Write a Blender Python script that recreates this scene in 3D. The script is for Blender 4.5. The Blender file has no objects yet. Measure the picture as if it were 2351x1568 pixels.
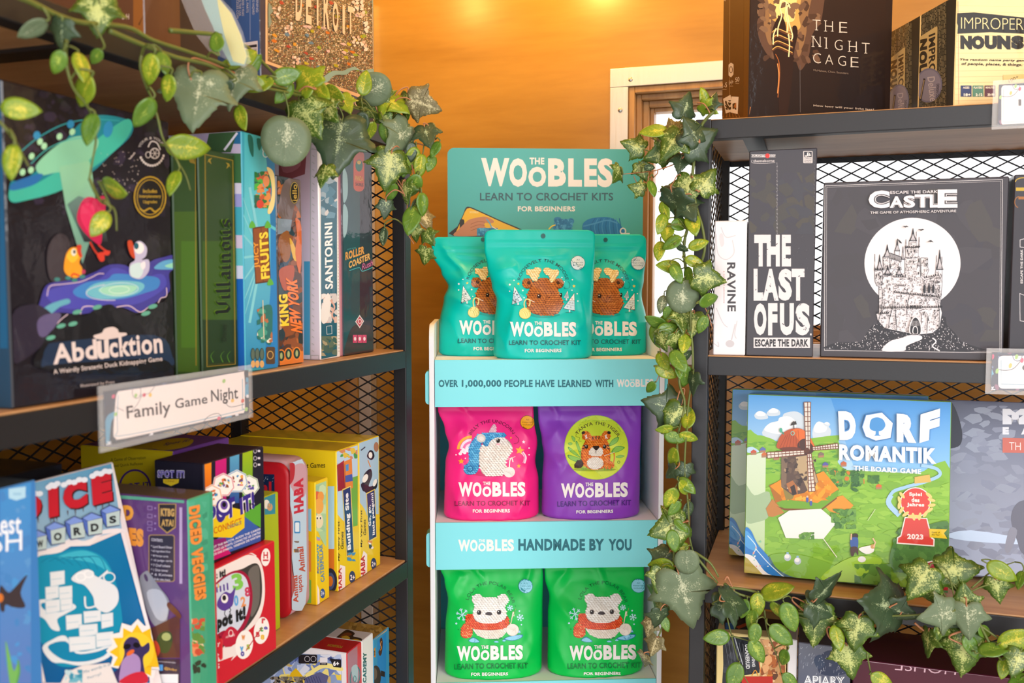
import bpy, bmesh, math, random
from mathutils import Vector, Matrix, noise
from mathutils.geometry import tessellate_polygon
R = math.radians
scn = bpy.context.scene
COL = scn.collection

# ------------------------------------------------------------------ camera
FPX = 2045.0                       # focal length for a 2351 px wide frame
YAW, PITCH = R(18.55), R(-3.61)
EYE = Vector((0, 0, 1.45))
cam = bpy.data.cameras.new('camera'); cam_o = bpy.data.objects.new('camera', cam); COL.objects.link(cam_o)
cam.sensor_width = 36.0; cam.lens = 36.0 * FPX / 2351.0
cam.clip_start = 0.02; cam.clip_end = 100
cam_o.location = EYE; cam_o.rotation_euler = (R(90) + PITCH, 0, YAW)
cam.dof.use_dof = True; cam.dof.focus_distance = 1.31; cam.dof.aperture_fstop = 6.5
scn.camera = cam_o
FWD = Vector((-math.sin(YAW) * math.cos(PITCH), math.cos(YAW) * math.cos(PITCH), math.sin(PITCH)))
RGT = Vector((math.cos(YAW), math.sin(YAW), 0)); UPV = RGT.cross(FWD)

# ------------------------------------------------------------------ sky, light, exposure
world = bpy.data.worlds.new('sky'); scn.world = world; world.use_nodes = True
bg = world.node_tree.nodes['Background']
bg.inputs[0].default_value = (0.94, 0.965, 1.0, 1); bg.inputs[1].default_value = 1.7
def area(name, loc, target, sx, sy, power, col):
    l = bpy.data.lights.new(name, 'AREA'); l.shape = 'RECTANGLE'; l.size = sx; l.size_y = sy
    l.energy = power; l.color = col
    o = bpy.data.objects.new(name, l); COL.objects.link(o); o.location = loc
    o.rotation_euler = (Vector(target) - Vector(loc)).to_track_quat('-Z', 'Y').to_euler()
    return o
def bulb(name, loc, power, col, r=.03):
    l = bpy.data.lights.new(name, 'POINT'); l.energy = power; l.color = col; l.shadow_soft_size = r
    o = bpy.data.objects.new(name, l); COL.objects.link(o); o.location = loc
    return o
area('daylight_shopfront', (1.7, -1.0, 2.25), (-.30, 1.3, 1.1), 1.4, 1.2, 30, (.98, .98, 1.0))
for bx, by, bz, bp in ((-.44, 1.56, 2.10, 2.9), (-.78, 1.45, 2.12, 2.0), (-.10, 1.40, 2.14, 2.0), (-.05, 1.0, 2.16, 2.0), (.5, 1.05, 2.16, 2.0), (-.45, .8, 2.2, 2.0)):
    bulb('string_light_glow', (bx, by, bz), bp, (1.0, .62, .17))
vs = scn.view_settings
vs.view_transform = 'Standard'; vs.look = 'None'; vs.exposure = 0.60; vs.gamma = 1.0; vs.use_curve_mapping = False

# ------------------------------------------------------------------ tracing helpers
def ray(px, py):
    return (FWD * FPX + RGT * (px - 1175.5) + UPV * (784.0 - py)).normalized()
def on_plane(px, py, p0, n):
    """where the sight line of a photo point meets a real plane"""
    d = ray(px, py); n = Vector(n)
    return EYE + d * ((Vector(p0) - EYE).dot(n) / d.dot(n))
def hx(px, x, py=700):  return on_plane(px, py, (x, 0, 0), (1, 0, 0))     # on a plane X = x
def hy(px, y, py=700):  return on_plane(px, py, (0, y, 0), (0, 1, 0))     # on a plane Y = y
def photo(p):
    v = Vector(p) - EYE; d = v.dot(FWD)
    return 1175.5 + FPX * v.dot(RGT) / d, 784.0 - FPX * v.dot(UPV) / d

# ------------------------------------------------------------------ materials
def lin(c):
    if isinstance(c, str):
        c = c.lstrip('#'); c = c if len(c) == 6 else ''.join(q * 2 for q in c); c = tuple(int(c[i:i+2], 16) / 255 for i in (0, 2, 4))
    return tuple(x / 12.92 if x <= .04045 else ((x + .055) / 1.055) ** 2.4 for x in c[:3])
def mat(name, col=None, rough=.5, metal=0., coat=0., coat_rough=.1, bump=0., bscale=40., attr=False, spec=.5, trans=0., alpha=1., stretch=None, vary=0.):
    m = bpy.data.materials.new(name); m.use_nodes = True; nt = m.node_tree; b = nt.nodes['Principled BSDF']
    if col is not None: b.inputs['Base Color'].default_value = (*lin(col), 1)
    b.inputs['Roughness'].default_value = rough; b.inputs['Metallic'].default_value = metal
    b.inputs['Coat Weight'].default_value = coat; b.inputs['Coat Roughness'].default_value = coat_rough
    b.inputs['Specular IOR Level'].default_value = spec
    b.inputs['Transmission Weight'].default_value = trans; b.inputs['Alpha'].default_value = alpha
    if attr:
        a = nt.nodes.new('ShaderNodeAttribute'); a.attribute_name = 'print'
        nt.links.new(a.outputs['Color'], b.inputs['Base Color'])
    tc = nt.nodes.new('ShaderNodeTexCoord'); mp = nt.nodes.new('ShaderNodeMapping'); nt.links.new(tc.outputs['Object'], mp.inputs[0])
    if stretch: mp.inputs['Scale'].default_value = stretch
    if bump or vary:
        n = nt.nodes.new('ShaderNodeTexNoise'); n.inputs['Scale'].default_value = bscale; n.inputs['Detail'].default_value = 4
        nt.links.new(mp.outputs[0], n.inputs['Vector'])
    if bump:
        bp = nt.nodes.new('ShaderNodeBump'); bp.inputs['Strength'].default_value = bump; bp.inputs['Distance'].default_value = .002
        nt.links.new(n.outputs['Fac'], bp.inputs['Height'])
        nt.links.new(bp.outputs[0], b.inputs['Coat Normal'] if coat else b.inputs['Normal'])
    if vary and col is not None:
        mx = nt.nodes.new('ShaderNodeMix'); mx.data_type = 'RGBA'
        c = lin(col); mx.inputs[6].default_value = (*[x * (1 - vary) for x in c], 1); mx.inputs[7].default_value = (*[min(1, x * (1 + vary)) for x in c], 1)
        nt.links.new(n.outputs['Fac'], mx.inputs[0]); nt.links.new(mx.outputs[2], b.inputs['Base Color'])
    return m
def wood(name, dark, light, scale, stretch, rough=.35, coat=0.):
    m = bpy.data.materials.new(name); m.use_nodes = True; nt = m.node_tree; b = nt.nodes['Principled BSDF']; L = nt.links.new
    tc = nt.nodes.new('ShaderNodeTexCoord'); mp = nt.nodes.new('ShaderNodeMapping'); mp.inputs['Scale'].default_value = stretch
    L(tc.outputs['Object'], mp.inputs[0])
    n1 = nt.nodes.new('ShaderNodeTexNoise'); n1.inputs['Scale'].default_value = scale; n1.inputs['Detail'].default_value = 6; n1.inputs['Distortion'].default_value = .6
    n2 = nt.nodes.new('ShaderNodeTexNoise'); n2.inputs['Scale'].default_value = scale * 6; n2.inputs['Detail'].default_value = 3
    L(mp.outputs[0], n1.inputs['Vector']); L(mp.outputs[0], n2.inputs['Vector'])
    ad = nt.nodes.new('ShaderNodeMath'); ad.operation = 'MULTIPLY_ADD'; ad.inputs[1].default_value = .35
    L(n2.outputs['Fac'], ad.inputs[0]); L(n1.outputs['Fac'], ad.inputs[2])
    cr = nt.nodes.new('ShaderNodeValToRGB'); cr.color_ramp.elements[0].position = .38; cr.color_ramp.elements[1].position = .95
    cr.color_ramp.elements[0].color = (*lin(dark), 1); cr.color_ramp.elements[1].color = (*lin(light), 1)
    L(ad.outputs[0], cr.inputs[0]); L(cr.outputs[0], b.inputs['Base Color'])
    b.inputs['Roughness'].default_value = rough; b.inputs['Coat Weight'].default_value = coat; b.inputs['Coat Roughness'].default_value = .2
    bp = nt.nodes.new('ShaderNodeBump'); bp.inputs['Strength'].default_value = .15; bp.inputs['Distance'].default_value = .001
    L(ad.outputs[0], bp.inputs['Height']); L(bp.outputs[0], b.inputs['Normal'])
    return m
M = {}
M['ply'] = wood('birch_plywood', '#9e6e1e', '#bb8a34', 3.0, (.7, .7, 5.0), .36, .12)
M['shelf_wood'] = wood('shelf_board', '#a8794e', '#cda273', 6.0, (4, .6, 4), .42)
M['shelf_wood_r'] = wood('shelf_board_grain_across', '#a8794e', '#cda273', 6.0, (.6, 4, 4), .42)
M['jamb'] = wood('window_stop_wood', '#9a6b3c', '#c59a63', 5.0, (6, 6, .6), .4)
M['steel'] = mat('black_powder_coat', '#1b1a1d', .45, .0, bump=.05, bscale=300, vary=.12)
M['alu'] = mat('aluminium_trim', '#d9d6d3', .38, .55, bump=.15, bscale=30, stretch=(4, 4, .4))
M['screw'] = mat('screw_metal', '#b0aca6', .3, .9)
M['print'] = mat('printed_card', None, .36, attr=True, spec=.28)
M['film'] = mat('shrink_wrapped_print', None, .45, attr=True, spec=.12, coat=.55, coat_rough=.07, bump=.35, bscale=28)
M['foil'] = mat('satin_pouch_foil', None, .33, attr=True, spec=.3)
M['matte'] = mat('matte_card', None, .6, attr=True, spec=.3)
M['white_card'] = mat('white_edge_card', '#f2f0ef', .55)
M['clear'] = mat('clear_plastic', '#ffffff', .08, trans=0., alpha=.10, spec=.8)
M['floor'] = wood('floor_boards', '#bdb8b0', '#d0cbc3', 2.0, (1, 6, 1), .5)
M['ceil'] = mat('ceiling_panel', '#c79a63', .6, vary=.08, bscale=4)

# ------------------------------------------------------------------ object helpers
def tag(o, label=None, cat=None, group=None, kind=None):
    for k, v in (('label', label), ('category', cat), ('group', group), ('kind', kind)):
        if v: o[k] = v
    return o
def empty(name, mtx, label, cat, group=None):
    o = bpy.data.objects.new(name, None); o.empty_display_size = .02; COL.objects.link(o)
    o.matrix_world = mtx if isinstance(mtx, Matrix) else Matrix.Translation(mtx)
    return tag(o, label, cat, group)
class MB:
    """collects verts, faces and per-vertex print colours; builds ONE mesh object"""
    def __init__(s): s.v = []; s.f = []; s.c = []; s.sm = []
    def add(s, vs, fs, col=None, smooth=False):
        b = len(s.v); s.v += [tuple(v) for v in vs]; s.f += [tuple(i + b for i in f) for f in fs]
        s.c += (col if isinstance(col, list) else [lin(col) if isinstance(col, str) else (col or (1, 1, 1))] * len(vs)); s.sm += [smooth] * len(fs)
        return s
    def box(s, a, b, col=None):
        (x0, y0, z0), (x1, y1, z1) = a, b
        s.add([(x, y, z) for z in (z0, z1) for y in (y0, y1) for x in (x0, x1)],
              [(0, 2, 3, 1), (4, 5, 7, 6), (0, 1, 5, 4), (2, 6, 7, 3), (0, 4, 6, 2), (1, 3, 7, 5)], col); return s
    def bar(s, p, q, w, h, up=(0, 0, 1), col=None):
        p, q = Vector(p), Vector(q); d = (q - p).normalized(); u = Vector(up)
        x = d.cross(u).normalized() * w / 2; y = x.cross(d).normalized() * h / 2
        s.add([e + i * x + j * y for e in (p, q) for i, j in ((-1, -1), (1, -1), (1, 1), (-1, 1))],
              [(0, 1, 5, 4), (1, 2, 6, 5), (2, 3, 7, 6), (3, 0, 4, 7), (3, 2, 1, 0), (4, 5, 6, 7)], col); return s
    def tube(s, pts, r, n=6, col=None):
        pts = [Vector(p) for p in pts]; rings = []; u = Vector((.3, .2, .93))
        for i, p in enumerate(pts):
            d = (pts[min(i + 1, len(pts) - 1)] - pts[max(i - 1, 0)]).normalized()
            x = d.cross(u).normalized(); y = d.cross(x); rr = r[i] if isinstance(r, (list, tuple)) else r
            rings.append([p + (x * math.cos(2 * math.pi * k / n) + y * math.sin(2 * math.pi * k / n)) * rr for k in range(n)])
        vs = [v for rg in rings for v in rg]
        fs = [(i * n + k, i * n + (k + 1) % n, (i + 1) * n + (k + 1) % n, (i + 1) * n + k) for i in range(len(pts) - 1) for k in range(n)]
        fs += [tuple(range(n))[::-1], tuple((len(pts) - 1) * n + k for k in range(n))]
        s.add(vs, fs, col, True); return s
    def build(s, name, m, parent=None, bevel=0.):
        me = bpy.data.meshes.new(name); me.from_pydata(s.v, [], s.f)
        me.polygons.foreach_set('use_smooth', s.sm)
        at = me.color_attributes.new('print', 'FLOAT_COLOR', 'POINT')
        at.data.foreach_set('color', [x for c in s.c for x in (*c[:3], 1.0)])
        me.materials.append(m); me.update()
        o = bpy.data.objects.new(name, me); COL.objects.link(o)
        if parent: o.parent = parent
        if bevel:
            b = o.modifiers.new('edge', 'BEVEL'); b.width = bevel; b.segments = 2; b.limit_method = 'ANGLE'
        return o
# ------------------------------------------------------------------ the room
BW = 1.75; LW = -.93; RW = 1.9; CZ = 2.45
WX0, WX1, WZ0, WZ1 = 0, 0, 0, 0
_tl = hy(1402, BW, 160); WX0, WZ1 = _tl.x, _tl.z           # outer corner of the window's aluminium trim
TW = .036; WX1 = .75; WZ0 = hy(1540, BW, 836).z
ox0, ox1, oz0, oz1 = WX0 + TW, WX1 - TW, WZ0 + TW, WZ1 - TW     # the opening
w = MB()
for a, b in (((LW, BW, 0), (ox0, BW + .09, CZ)), ((ox1, BW, 0), (RW, BW + .09, CZ)), ((ox0, BW, 0), (ox1, BW + .09, oz0)), ((ox0, BW, oz1), (ox1, BW + .09, CZ))): w.box(a, b)
tag(w.build('wall_back', M['ply']), kind='structure')
tag(MB().box((LW - .08, -1.2, 0), (LW, BW + .09, CZ)).build('wall_left', M['ply']), kind='structure')
tag(MB().box((RW, .2, 0), (RW + .08, BW + .09, CZ)).build('wall_right', M['ply']), kind='structure')
tag(MB().box((LW - .08, -2.0, -.05), (RW + .08, BW + .09, 0)).build('floor', M['floor']), kind='structure')
tag(MB().box((LW - .08, -.9, CZ), (RW + .08, BW + .09, CZ + .05)).build('ceiling', M['ceil']), kind='structure')
t = MB().box((LW + .001, BW - .03, 0), (LW + .03, BW - .001, CZ - .4)); tag(t.build('trim_1', M['alu'], bevel=.001), kind='structure')
# window: trim boards, wood stops, sash and pane
wo = bpy.data.objects.new('window_1', None); COL.objects.link(wo); wo.location = (WX0, BW, WZ0); tag(wo, kind='structure')
def wpart(name, mb, m, bevel=0.):
    o = mb.build(name, m, wo, bevel); o.location = -Vector((WX0, BW, WZ0)); return o
wpart('top_trim', MB().box((WX0, BW - .006, oz1), (WX1, BW - .0005, WZ1)), M['alu'], .001)
wpart('bottom_trim', MB().box((WX0, BW - .006, WZ0), (WX1, BW - .0005, oz0)), M['alu'], .001)
wpart('side_trim', MB().box((WX0, BW - .005, oz0), (ox0, BW - .0005, oz1)), M['alu'], .001)
wpart('side_trim', MB().box((ox1, BW - .005, oz0), (WX1, BW - .0005, oz1)), M['alu'], .001)
def frame(i, y0, y1, th):
    m = MB(); a0, a1, c0, c1 = ox0 + i, ox1 - i, oz0 + i, oz1 - i
    m.box((a0, y0, c0), (a0 + th, y1, c1)).box((a1 - th, y0, c0), (a1, y1, c1)).box((a0 + th, y0, c1 - th), (a1 - th, y1, c1)).box((a0 + th, y0, c0), (a1 - th, y1, c0 + th)); return m
wpart('jamb', frame(0, BW + .0, BW + .088, .012), M['jamb'], .0015)
wpart('stop', frame(.012, BW + .018, BW + .086, .010), M['jamb'], .0015)
wpart('sash', frame(.022, BW + .036, BW + .084, .012), M['jamb'], .0015)
wpart('glazing_bead', frame(.034, BW + .05, BW + .08, .008), M['jamb'], .0015)
wpart('pane', MB().box((ox0 + .04, BW + .066, oz0 + .04), (ox1 - .04, BW + .068, oz1 - .04)), M['clear'])
for sx, sz in ((hy(1449, BW, 184).x, hy(1449, BW, 184).z), (hy(1425, BW, 254).x, hy(1425, BW, 254).z), (WX1 - .02, WZ1 - .07), (WX0 + .018, WZ1 - .4)):
    s = MB(); n = 14
    s.add([(sx + .0045 * math.cos(k * 6.2832 / n), BW - .0062, sz + .0045 * math.sin(k * 6.2832 / n)) for k in range(n)] + [(sx, BW - .0088, sz)], [(k, (k + 1) % n, n) for k in range(n)], None, True)
    wpart('screw', s, M['screw'])
# outside, seen through the pane: pale deck rail and a grey neighbouring wall
M['out_wall'] = mat('pale_render', '#c9ced0', .7, vary=.06, bscale=3)
M['out_dark'] = mat('grey_cladding', '#5d6266', .7)
o = MB().box((-2.5, 6.0, -.2), (4.0, 6.2, 1.36)).build('garden_wall', M['out_wall']); tag(o, 'pale low garden wall outside, seen through the window', 'wall')
o = MB().box((-2.5, 4.2, -.25), (4, 6.0, -.2)).build('floor_outside', M['out_wall']); o['kind'] = 'structure'
# ------------------------------------------------------------------ the two metal shelving units
S1, S2, S3, S4 = 1.45 + .216, 1.45 - .0925, 1.45 - .400, 1.45 - .708        # board tops
S0 = .40                                                                     # lowest board
LF, LB, LY0, LY1 = -.55, -.85, .02, 1.18            # left unit: front, back, near end, far end (runs along Y)
RF, RB, RX0, RX1 = 1.195, 1.49, -.148, 1.05         # right unit: front, back, left end, right end (runs along X)
T = .02; LIP = .026
def strands(m, o, ux, uz, W, H, a=.0165, b=.0088, w=.0021):
    """expanded metal: two families of slanted strands, clipped to a W x H rectangle at o"""
    ux, uz = Vector(ux), Vector(uz); o = Vector(o); n = ux.cross(uz)
    sl = b / a
    for sgn in (1, -1):
        k0 = -int(H / (2 * b)) - 2; k1 = int((W * sl + H) / (2 * b)) + 2
        for k in range(k0 - 2, k1 + int(H / (2 * b)) + 2):
            c = k * 2 * b                                   # z = sgn*sl*x + c'
            x0, x1 = 0., W
            zc = c if sgn == 1 else c
            if sgn == 1: zc = c - W * sl
            f = lambda x: sgn * sl * x + zc
            lo, hi = 0., W
            if sgn == 1: lo = max(lo, (0 - zc) / sl); hi = min(hi, (H - zc) / sl)
            else: lo = max(lo, (zc - H) / sl); hi = min(hi, zc / sl)
            if hi - lo < .002: continue
            p = o + ux * lo + uz * f(lo); q = o + ux * hi + uz * f(hi)
            m.bar(p + n * (.0006 * sgn), q + n * (.0006 * sgn), w, .0012, n)
def shelving(name, label, org, ex, ey, W, D, boards, wood_m, ztop):
    """org: floor point of the front corner; ex along the front, ey towards the back"""
    mtx = Matrix((( ex[0], ey[0], 0, org[0]), (ex[1], ey[1], 0, org[1]), (0, 0, 1, 0), (0, 0, 0, 1)))
    root = empty(name, mtx, label, 'shelving unit')
    for x in (0, W - T):
        for y in (0, D - T):
            MB().box((x, y, 0), (x + T, y + T, ztop)).build('post', M['steel'], root, .0012)
    for z in boards:
        MB().box((T * .6, .004, z - .018), (W - T * .6, D - .004, z)).build('shelf_board', wood_m, root, .001)
        f = MB()
        f.box((T, 0, z - LIP), (W - T, .003, z - .0015)).box((T, .003, z - LIP), (W - T, .02, z - LIP + .003))
        f.build('front_rail', M['steel'], root, .0008)
        MB().box((T, D - .003, z - LIP), (W - T, D, z - .0015)).build('back_rail', M['steel'], root, .0008)
        for x in (0, W - .0035):
            MB().box((x, T, z - LIP), (x + .0035, D - T, z - .0015)).build('end_rail', M['steel'], root, .0008)
        n = 3
        for i in range(n):
            x = W * (.04 + .92 * i / (n - 1)) if n > 1 else W / 2
            x = min(max(x, .07), W - .07)
            MB().box((x - .013, .02, z - .0215), (x + .013, D - .003, z - .0182)).build('crossbar', M['steel'], root)
    zs = sorted(boards)
    m = MB(); strands(m, (T, D - .006, zs[0]), (1, 0, 0), (0, 0, 1), W - 2 * T, ztop - zs[0] - .01)
    m.build('back_mesh', M['steel'], root)
    for x in (.008, W - .008):
        m = MB(); strands(m, (x, T, zs[0]), (0, 1, 0), (0, 0, 1), D - 2 * T, ztop - zs[0] - .01)
        m.build('end_mesh', M['steel'], root)
    mid = MB().box((W / 2 - T / 2, D - T, 0), (W / 2 + T / 2, D - .0075, ztop)); mid.build('back_post', M['steel'], root, .001)
    return root
shelving('shelving_unit', 'black metal mesh shelving unit along the left wall, ivy on its top board', (LF, LY0), (0, 1), (-1, 0), LY1 - LY0, LF - LB, (S0, S4, S3, S2, S1), M['shelf_wood'], S1)
shelving('shelving_unit', 'black metal mesh shelving unit in front of the window on the right', (RX0, RF), (1, 0), (0, 1), RX1 - RX0, RB - RF, (S0, S4, S3, S2, S1), M['shelf_wood_r'], S1)
# ------------------------------------------------------------------ printed faces
def cr_spline(pts, n=5, closed=True):
    P = [Vector(p) for p in pts]; N = len(P); out = []
    for i in range(N if closed else N - 1):
        g = (lambda k: P[k % N]) if closed else (lambda k: P[max(0, min(N - 1, k))])
        a, b, c, d = g(i - 1), g(i), g(i + 1), g(i + 2)
        for k in range(n):
            t = k / n
            out.append(.5 * ((2 * b) + (c - a) * t + (2 * a - 5 * b + 4 * c - d) * t * t + (3 * b - a - 3 * c + d) * t ** 3))
    if not closed: out.append(P[-1])
    return [tuple(p) for p in out]
GLYPH = {}
def text_mesh(s, bold, shear=0.):
    key = (s, bold, shear)
    if key not in GLYPH:
        cu = bpy.data.curves.new('lettering', 'FONT'); cu.body = s; cu.size = 1; cu.resolution_u = 3
        cu.offset = bold; cu.shear = shear; cu.fill_mode = 'FRONT'; cu.space_character = 1.0 + bold * 2.2; cu.align_x = 'LEFT'
        o = bpy.data.objects.new('lettering', cu); COL.objects.link(o)
        dg = bpy.context.evaluated_depsgraph_get(); me = o.evaluated_get(dg).to_mesh()
        vs = [(v.co.x, v.co.y) for v in me.vertices]; fs = [tuple(p.vertices) for p in me.polygons]
        # weld
        bpy.data.objects.remove(o); bpy.data.curves.remove(cu)
        x0 = min(v[0] for v in vs); x1 = max(v[0] for v in vs); y0 = min(v[1] for v in vs); y1 = max(v[1] for v in vs)
        GLYPH[key] = ([((x - x0) / (x1 - x0), (y - y0) / (y1 - y0)) for x, y in vs], fs, (x1 - x0) / (y1 - y0))
    return GLYPH[key]
class Art:
    """print on one face. fn(px, py, lift) gives the local point of a traced photo point on that face"""
    def __init__(s, fn, step=.000016, base=.00006, sub=0.):
        s.fn = fn; s.n = 0; s.step = step; s.base = base; s.sub = sub; s.parts = {}; s.cur = 'artwork'; s.fold = None
    def use(s, part): s.cur = part; return s
    def up(s): s.n += 1; return s
    def raw(s, pts, faces, cols, own=True):
        s.n += 1 if own else .06
        if s.fold: pts = [s.fold(p) for p in pts]
        if s.sub: pts, faces, cols = subdiv(pts, faces, cols, s.sub)
        h = s.base + s.step * s.n
        mb = s.parts.setdefault(s.cur, MB())
        V = [s.fn(p[0], p[1], h) for p in pts]
        # keep the print facing outwards
        mb.add(V, faces, cols, bool(s.sub)); return s
    def _c(s, col, pts):
        if isinstance(col, (tuple, list)) and isinstance(col[0], str):       # (top, bottom) printed blend
            a, b = lin(col[0]), lin(col[1]); y0 = min(p[1] for p in pts); y1 = max(p[1] for p in pts) + 1e-9
            return [tuple(a[k] + (b[k] - a[k]) * (p[1] - y0) / (y1 - y0) for k in range(3)) for p in pts]
        return [lin(col)] * len(pts)
    def poly(s, pts, col, own=True):
        pts = [tuple(p) for p in pts]
        tri = tessellate_polygon([[Vector((x, y, 0)) for x, y in pts]])
        return s.raw(pts, [tuple(t) for t in tri], s._c(col, pts), own)
    def spl(s, pts, col, n=5, own=True): return s.poly(cr_spline(pts, n), col, own)
    def rect(s, x0, y0, x1, y1, col, own=True): return s.poly([(x0, y0), (x1, y0), (x1, y1), (x0, y1)], col, own)
    def rrect(s, x0, y0, x1, y1, r, col, own=True):
        pts = []
        for cx, cy, a in ((x1 - r, y0 + r, -90), (x1 - r, y1 - r, 0), (x0 + r, y1 - r, 90), (x0 + r, y0 + r, 180)):
            pts += [(cx + r * math.cos(R(a + k * 22.5)), cy + r * math.sin(R(a + k * 22.5))) for k in range(5)]
        return s.poly(pts, col, own)
    def ell(s, cx, cy, rx, ry, col, rot=0, n=24, own=True):
        c, d = math.cos(R(rot)), math.sin(R(rot)); pts = []
        for k in range(n):
            a = 2 * math.pi * k / n; x, y = rx * math.cos(a), ry * math.sin(a); pts.append((cx + x * c - y * d, cy + x * d + y * c))
        return s.raw(pts + [(cx, cy)], [(k, (k + 1) % n, n) for k in range(n)], s._c(col, pts + [(cx, cy)]), own)
    def ring(s, cx, cy, rx, ry, w, col, rot=0, n=28, a0=0, a1=360):
        pts = []
        c, d = math.cos(R(rot)), math.sin(R(rot))
        for k in range(n + 1):
            a = R(a0 + (a1 - a0) * k / n)
            for q in (0, -w):
                x, y = (rx + q) * math.cos(a), (ry + q) * math.sin(a); pts.append((cx + x * c - y * d, cy + x * d + y * c))
        return s.raw(pts, [(2 * k, 2 * k + 1, 2 * k + 3, 2 * k + 2) for k in range(n)], s._c(col, pts))
    def line(s, pts, w, col, own=True, taper=False):
        P = [Vector(p) for p in pts]; out = []
        for i, p in enumerate(P):
            d = (P[min(i + 1, len(P) - 1)] - P[max(0, i - 1)]); d.normalize(); nn = Vector((-d.y, d.x)) * w / 2
            if taper: nn *= 1 - .85 * i / (len(P) - 1)
            out += [tuple(p + nn), tuple(p - nn)]
        return s.raw(out, [(2 * k, 2 * k + 1, 2 * k + 3, 2 * k + 2) for k in range(len(P) - 1)], s._c(col, out), own)
    def curve(s, pts, w, col, n=5, taper=False): return s.line(cr_spline(pts, n, False), w, col, True, taper)
    def frame(s, pts, w, col):
        """outline of a 4-gon, mitred, w wide inside"""
        c = Vector((sum(p[0] for p in pts) / 4, sum(p[1] for p in pts) / 4)); ins = []
        N = len(pts)
        for i in range(N):
            p = Vector(pts[i]); a = (Vector(pts[i - 1]) - p).normalized(); b = (Vector(pts[(i + 1) % N]) - p).normalized()
            ins.append(tuple(p + (a + b) * w))
        V = list(pts) + ins
        return s.raw(V, [(i, (i + 1) % N, N + (i + 1) % N, N + i) for i in range(N)], s._c(col, V))
    def text(s, t, bl, br, tl, col, bold=0.0, edge=None, ew=.04, shear=0.):
        """lettering filling the parallelogram of its bottom-left, bottom-right and top-left photo points"""
        if edge: s.text(t, bl, br, tl, edge, bold + ew, None, 0, shear)
        vs, fs, _ = text_mesh(t, bold, shear); bl, br, tl = Vector(bl), Vector(br), Vector(tl); e, u = br - bl, tl - bl
        pts = [tuple(bl + e * x + u * y) for x, y in vs]
        return s.raw(pts, fs, s._c(col, pts))
    def tx(s, t, x0, y0, x1, y1, col, bold=0.0, **k):
        """upright lettering in the box x0..x1, top y0, bottom y1"""
        return s.text(t, (x0, y1), (x1, y1), (x0, y0), col, bold, **k)
    def arc(s, t, cx, cy, r, a0, a1, size, col, bold=0.0):
        """lettering bent over the top of a circle from angle a0 to a1 (degrees, 90 = up)"""
        vs, fs, asp = text_mesh(t, bold); pts = []
        for x, y in vs:
            a = R(a0 + (a1 - a0) * x); rr = r + size * y; pts.append((cx + rr * math.cos(a), cy - rr * math.sin(a)))
        return s.raw(pts, fs, s._c(col, pts))
    def specks(s, seed, n, inside, cols, smin, smax, stretch=1.6, turn=180):
        rnd = random.Random(seed); x0, y0, x1, y1 = inside
        s.n += 1
        for k in range(n):
            x, y = rnd.uniform(x0, x1), rnd.uniform(y0, y1); r = rnd.uniform(smin, smax); a = rnd.uniform(-turn, turn)
            if k % 40 == 0: s.n += 1
            m = rnd.randint(6, 9) if smax > 9 else 5; pts = []
            for j in range(m):
                b = 2 * math.pi * j / m + rnd.uniform(-.35, .35); q = r * rnd.uniform(.6, 1.1)
                px, py = q * stretch * math.cos(b), q * math.sin(b); c, d = math.cos(R(a)), math.sin(R(a))
                pts.append((min(x1, max(x0, x + px * c - py * d)), min(y1, max(y0, y + px * d + py * c))))
            s.raw(pts, [tuple(range(m))], s._c(rnd.choice(cols), pts), False)
        return s
    def build(s, m, parent, labels=None):
        for nm, mb in s.parts.items():
            o = mb.build(nm, m, parent)
            if labels and nm in labels: o['label'] = labels[nm]
def subdiv(pts, faces, cols, mx):
    """split long edges until the print can follow a curved skin"""
    pts = [tuple(p) for p in pts]; cols = list(cols); tris = []
    for f in faces:
        for k in range(1, len(f) - 1): tris.append((f[0], f[k], f[k + 1]))
    for _ in range(7):
        mid = {}; new = []; done = True
        def cut(a, b):
            k = (min(a, b), max(a, b))
            if k not in mid:
                pa, pb = pts[a], pts[b]
                if (pa[0] - pb[0]) ** 2 + (pa[1] - pb[1]) ** 2 <= mx * mx: mid[k] = None
                else:
                    mid[k] = len(pts); pts.append(((pa[0] + pb[0]) / 2, (pa[1] + pb[1]) / 2))
                    cols.append(tuple((cols[a][i] + cols[b][i]) / 2 for i in range(3)))
            return mid[k]
        for a, b, c in tris:
            ab, bc, ca = cut(a, b), cut(b, c), cut(c, a)
            q = [x is not None for x in (ab, bc, ca)]
            if not any(q): new.append((a, b, c)); continue
            done = False
            if all(q): new += [(a, ab, ca), (ab, b, bc), (ca, bc, c), (ab, bc, ca)]
            elif q[0] and q[1]: new += [(a, ab, c), (ab, bc, c), (ab, b, bc)]
            elif q[1] and q[2]: new += [(a, b, bc), (a, bc, ca), (ca, bc, c)]
            elif q[0] and q[2]: new += [(a, ab, ca), (ab, b, c), (ab, c, ca)]
            elif q[0]: new += [(a, ab, c), (ab, b, c)]
            elif q[1]: new += [(a, b, bc), (a, bc, c)]
            else: new += [(a, b, ca), (ca, b, c)]
        tris = new
        if done: break
    return pts, tris, cols
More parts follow.
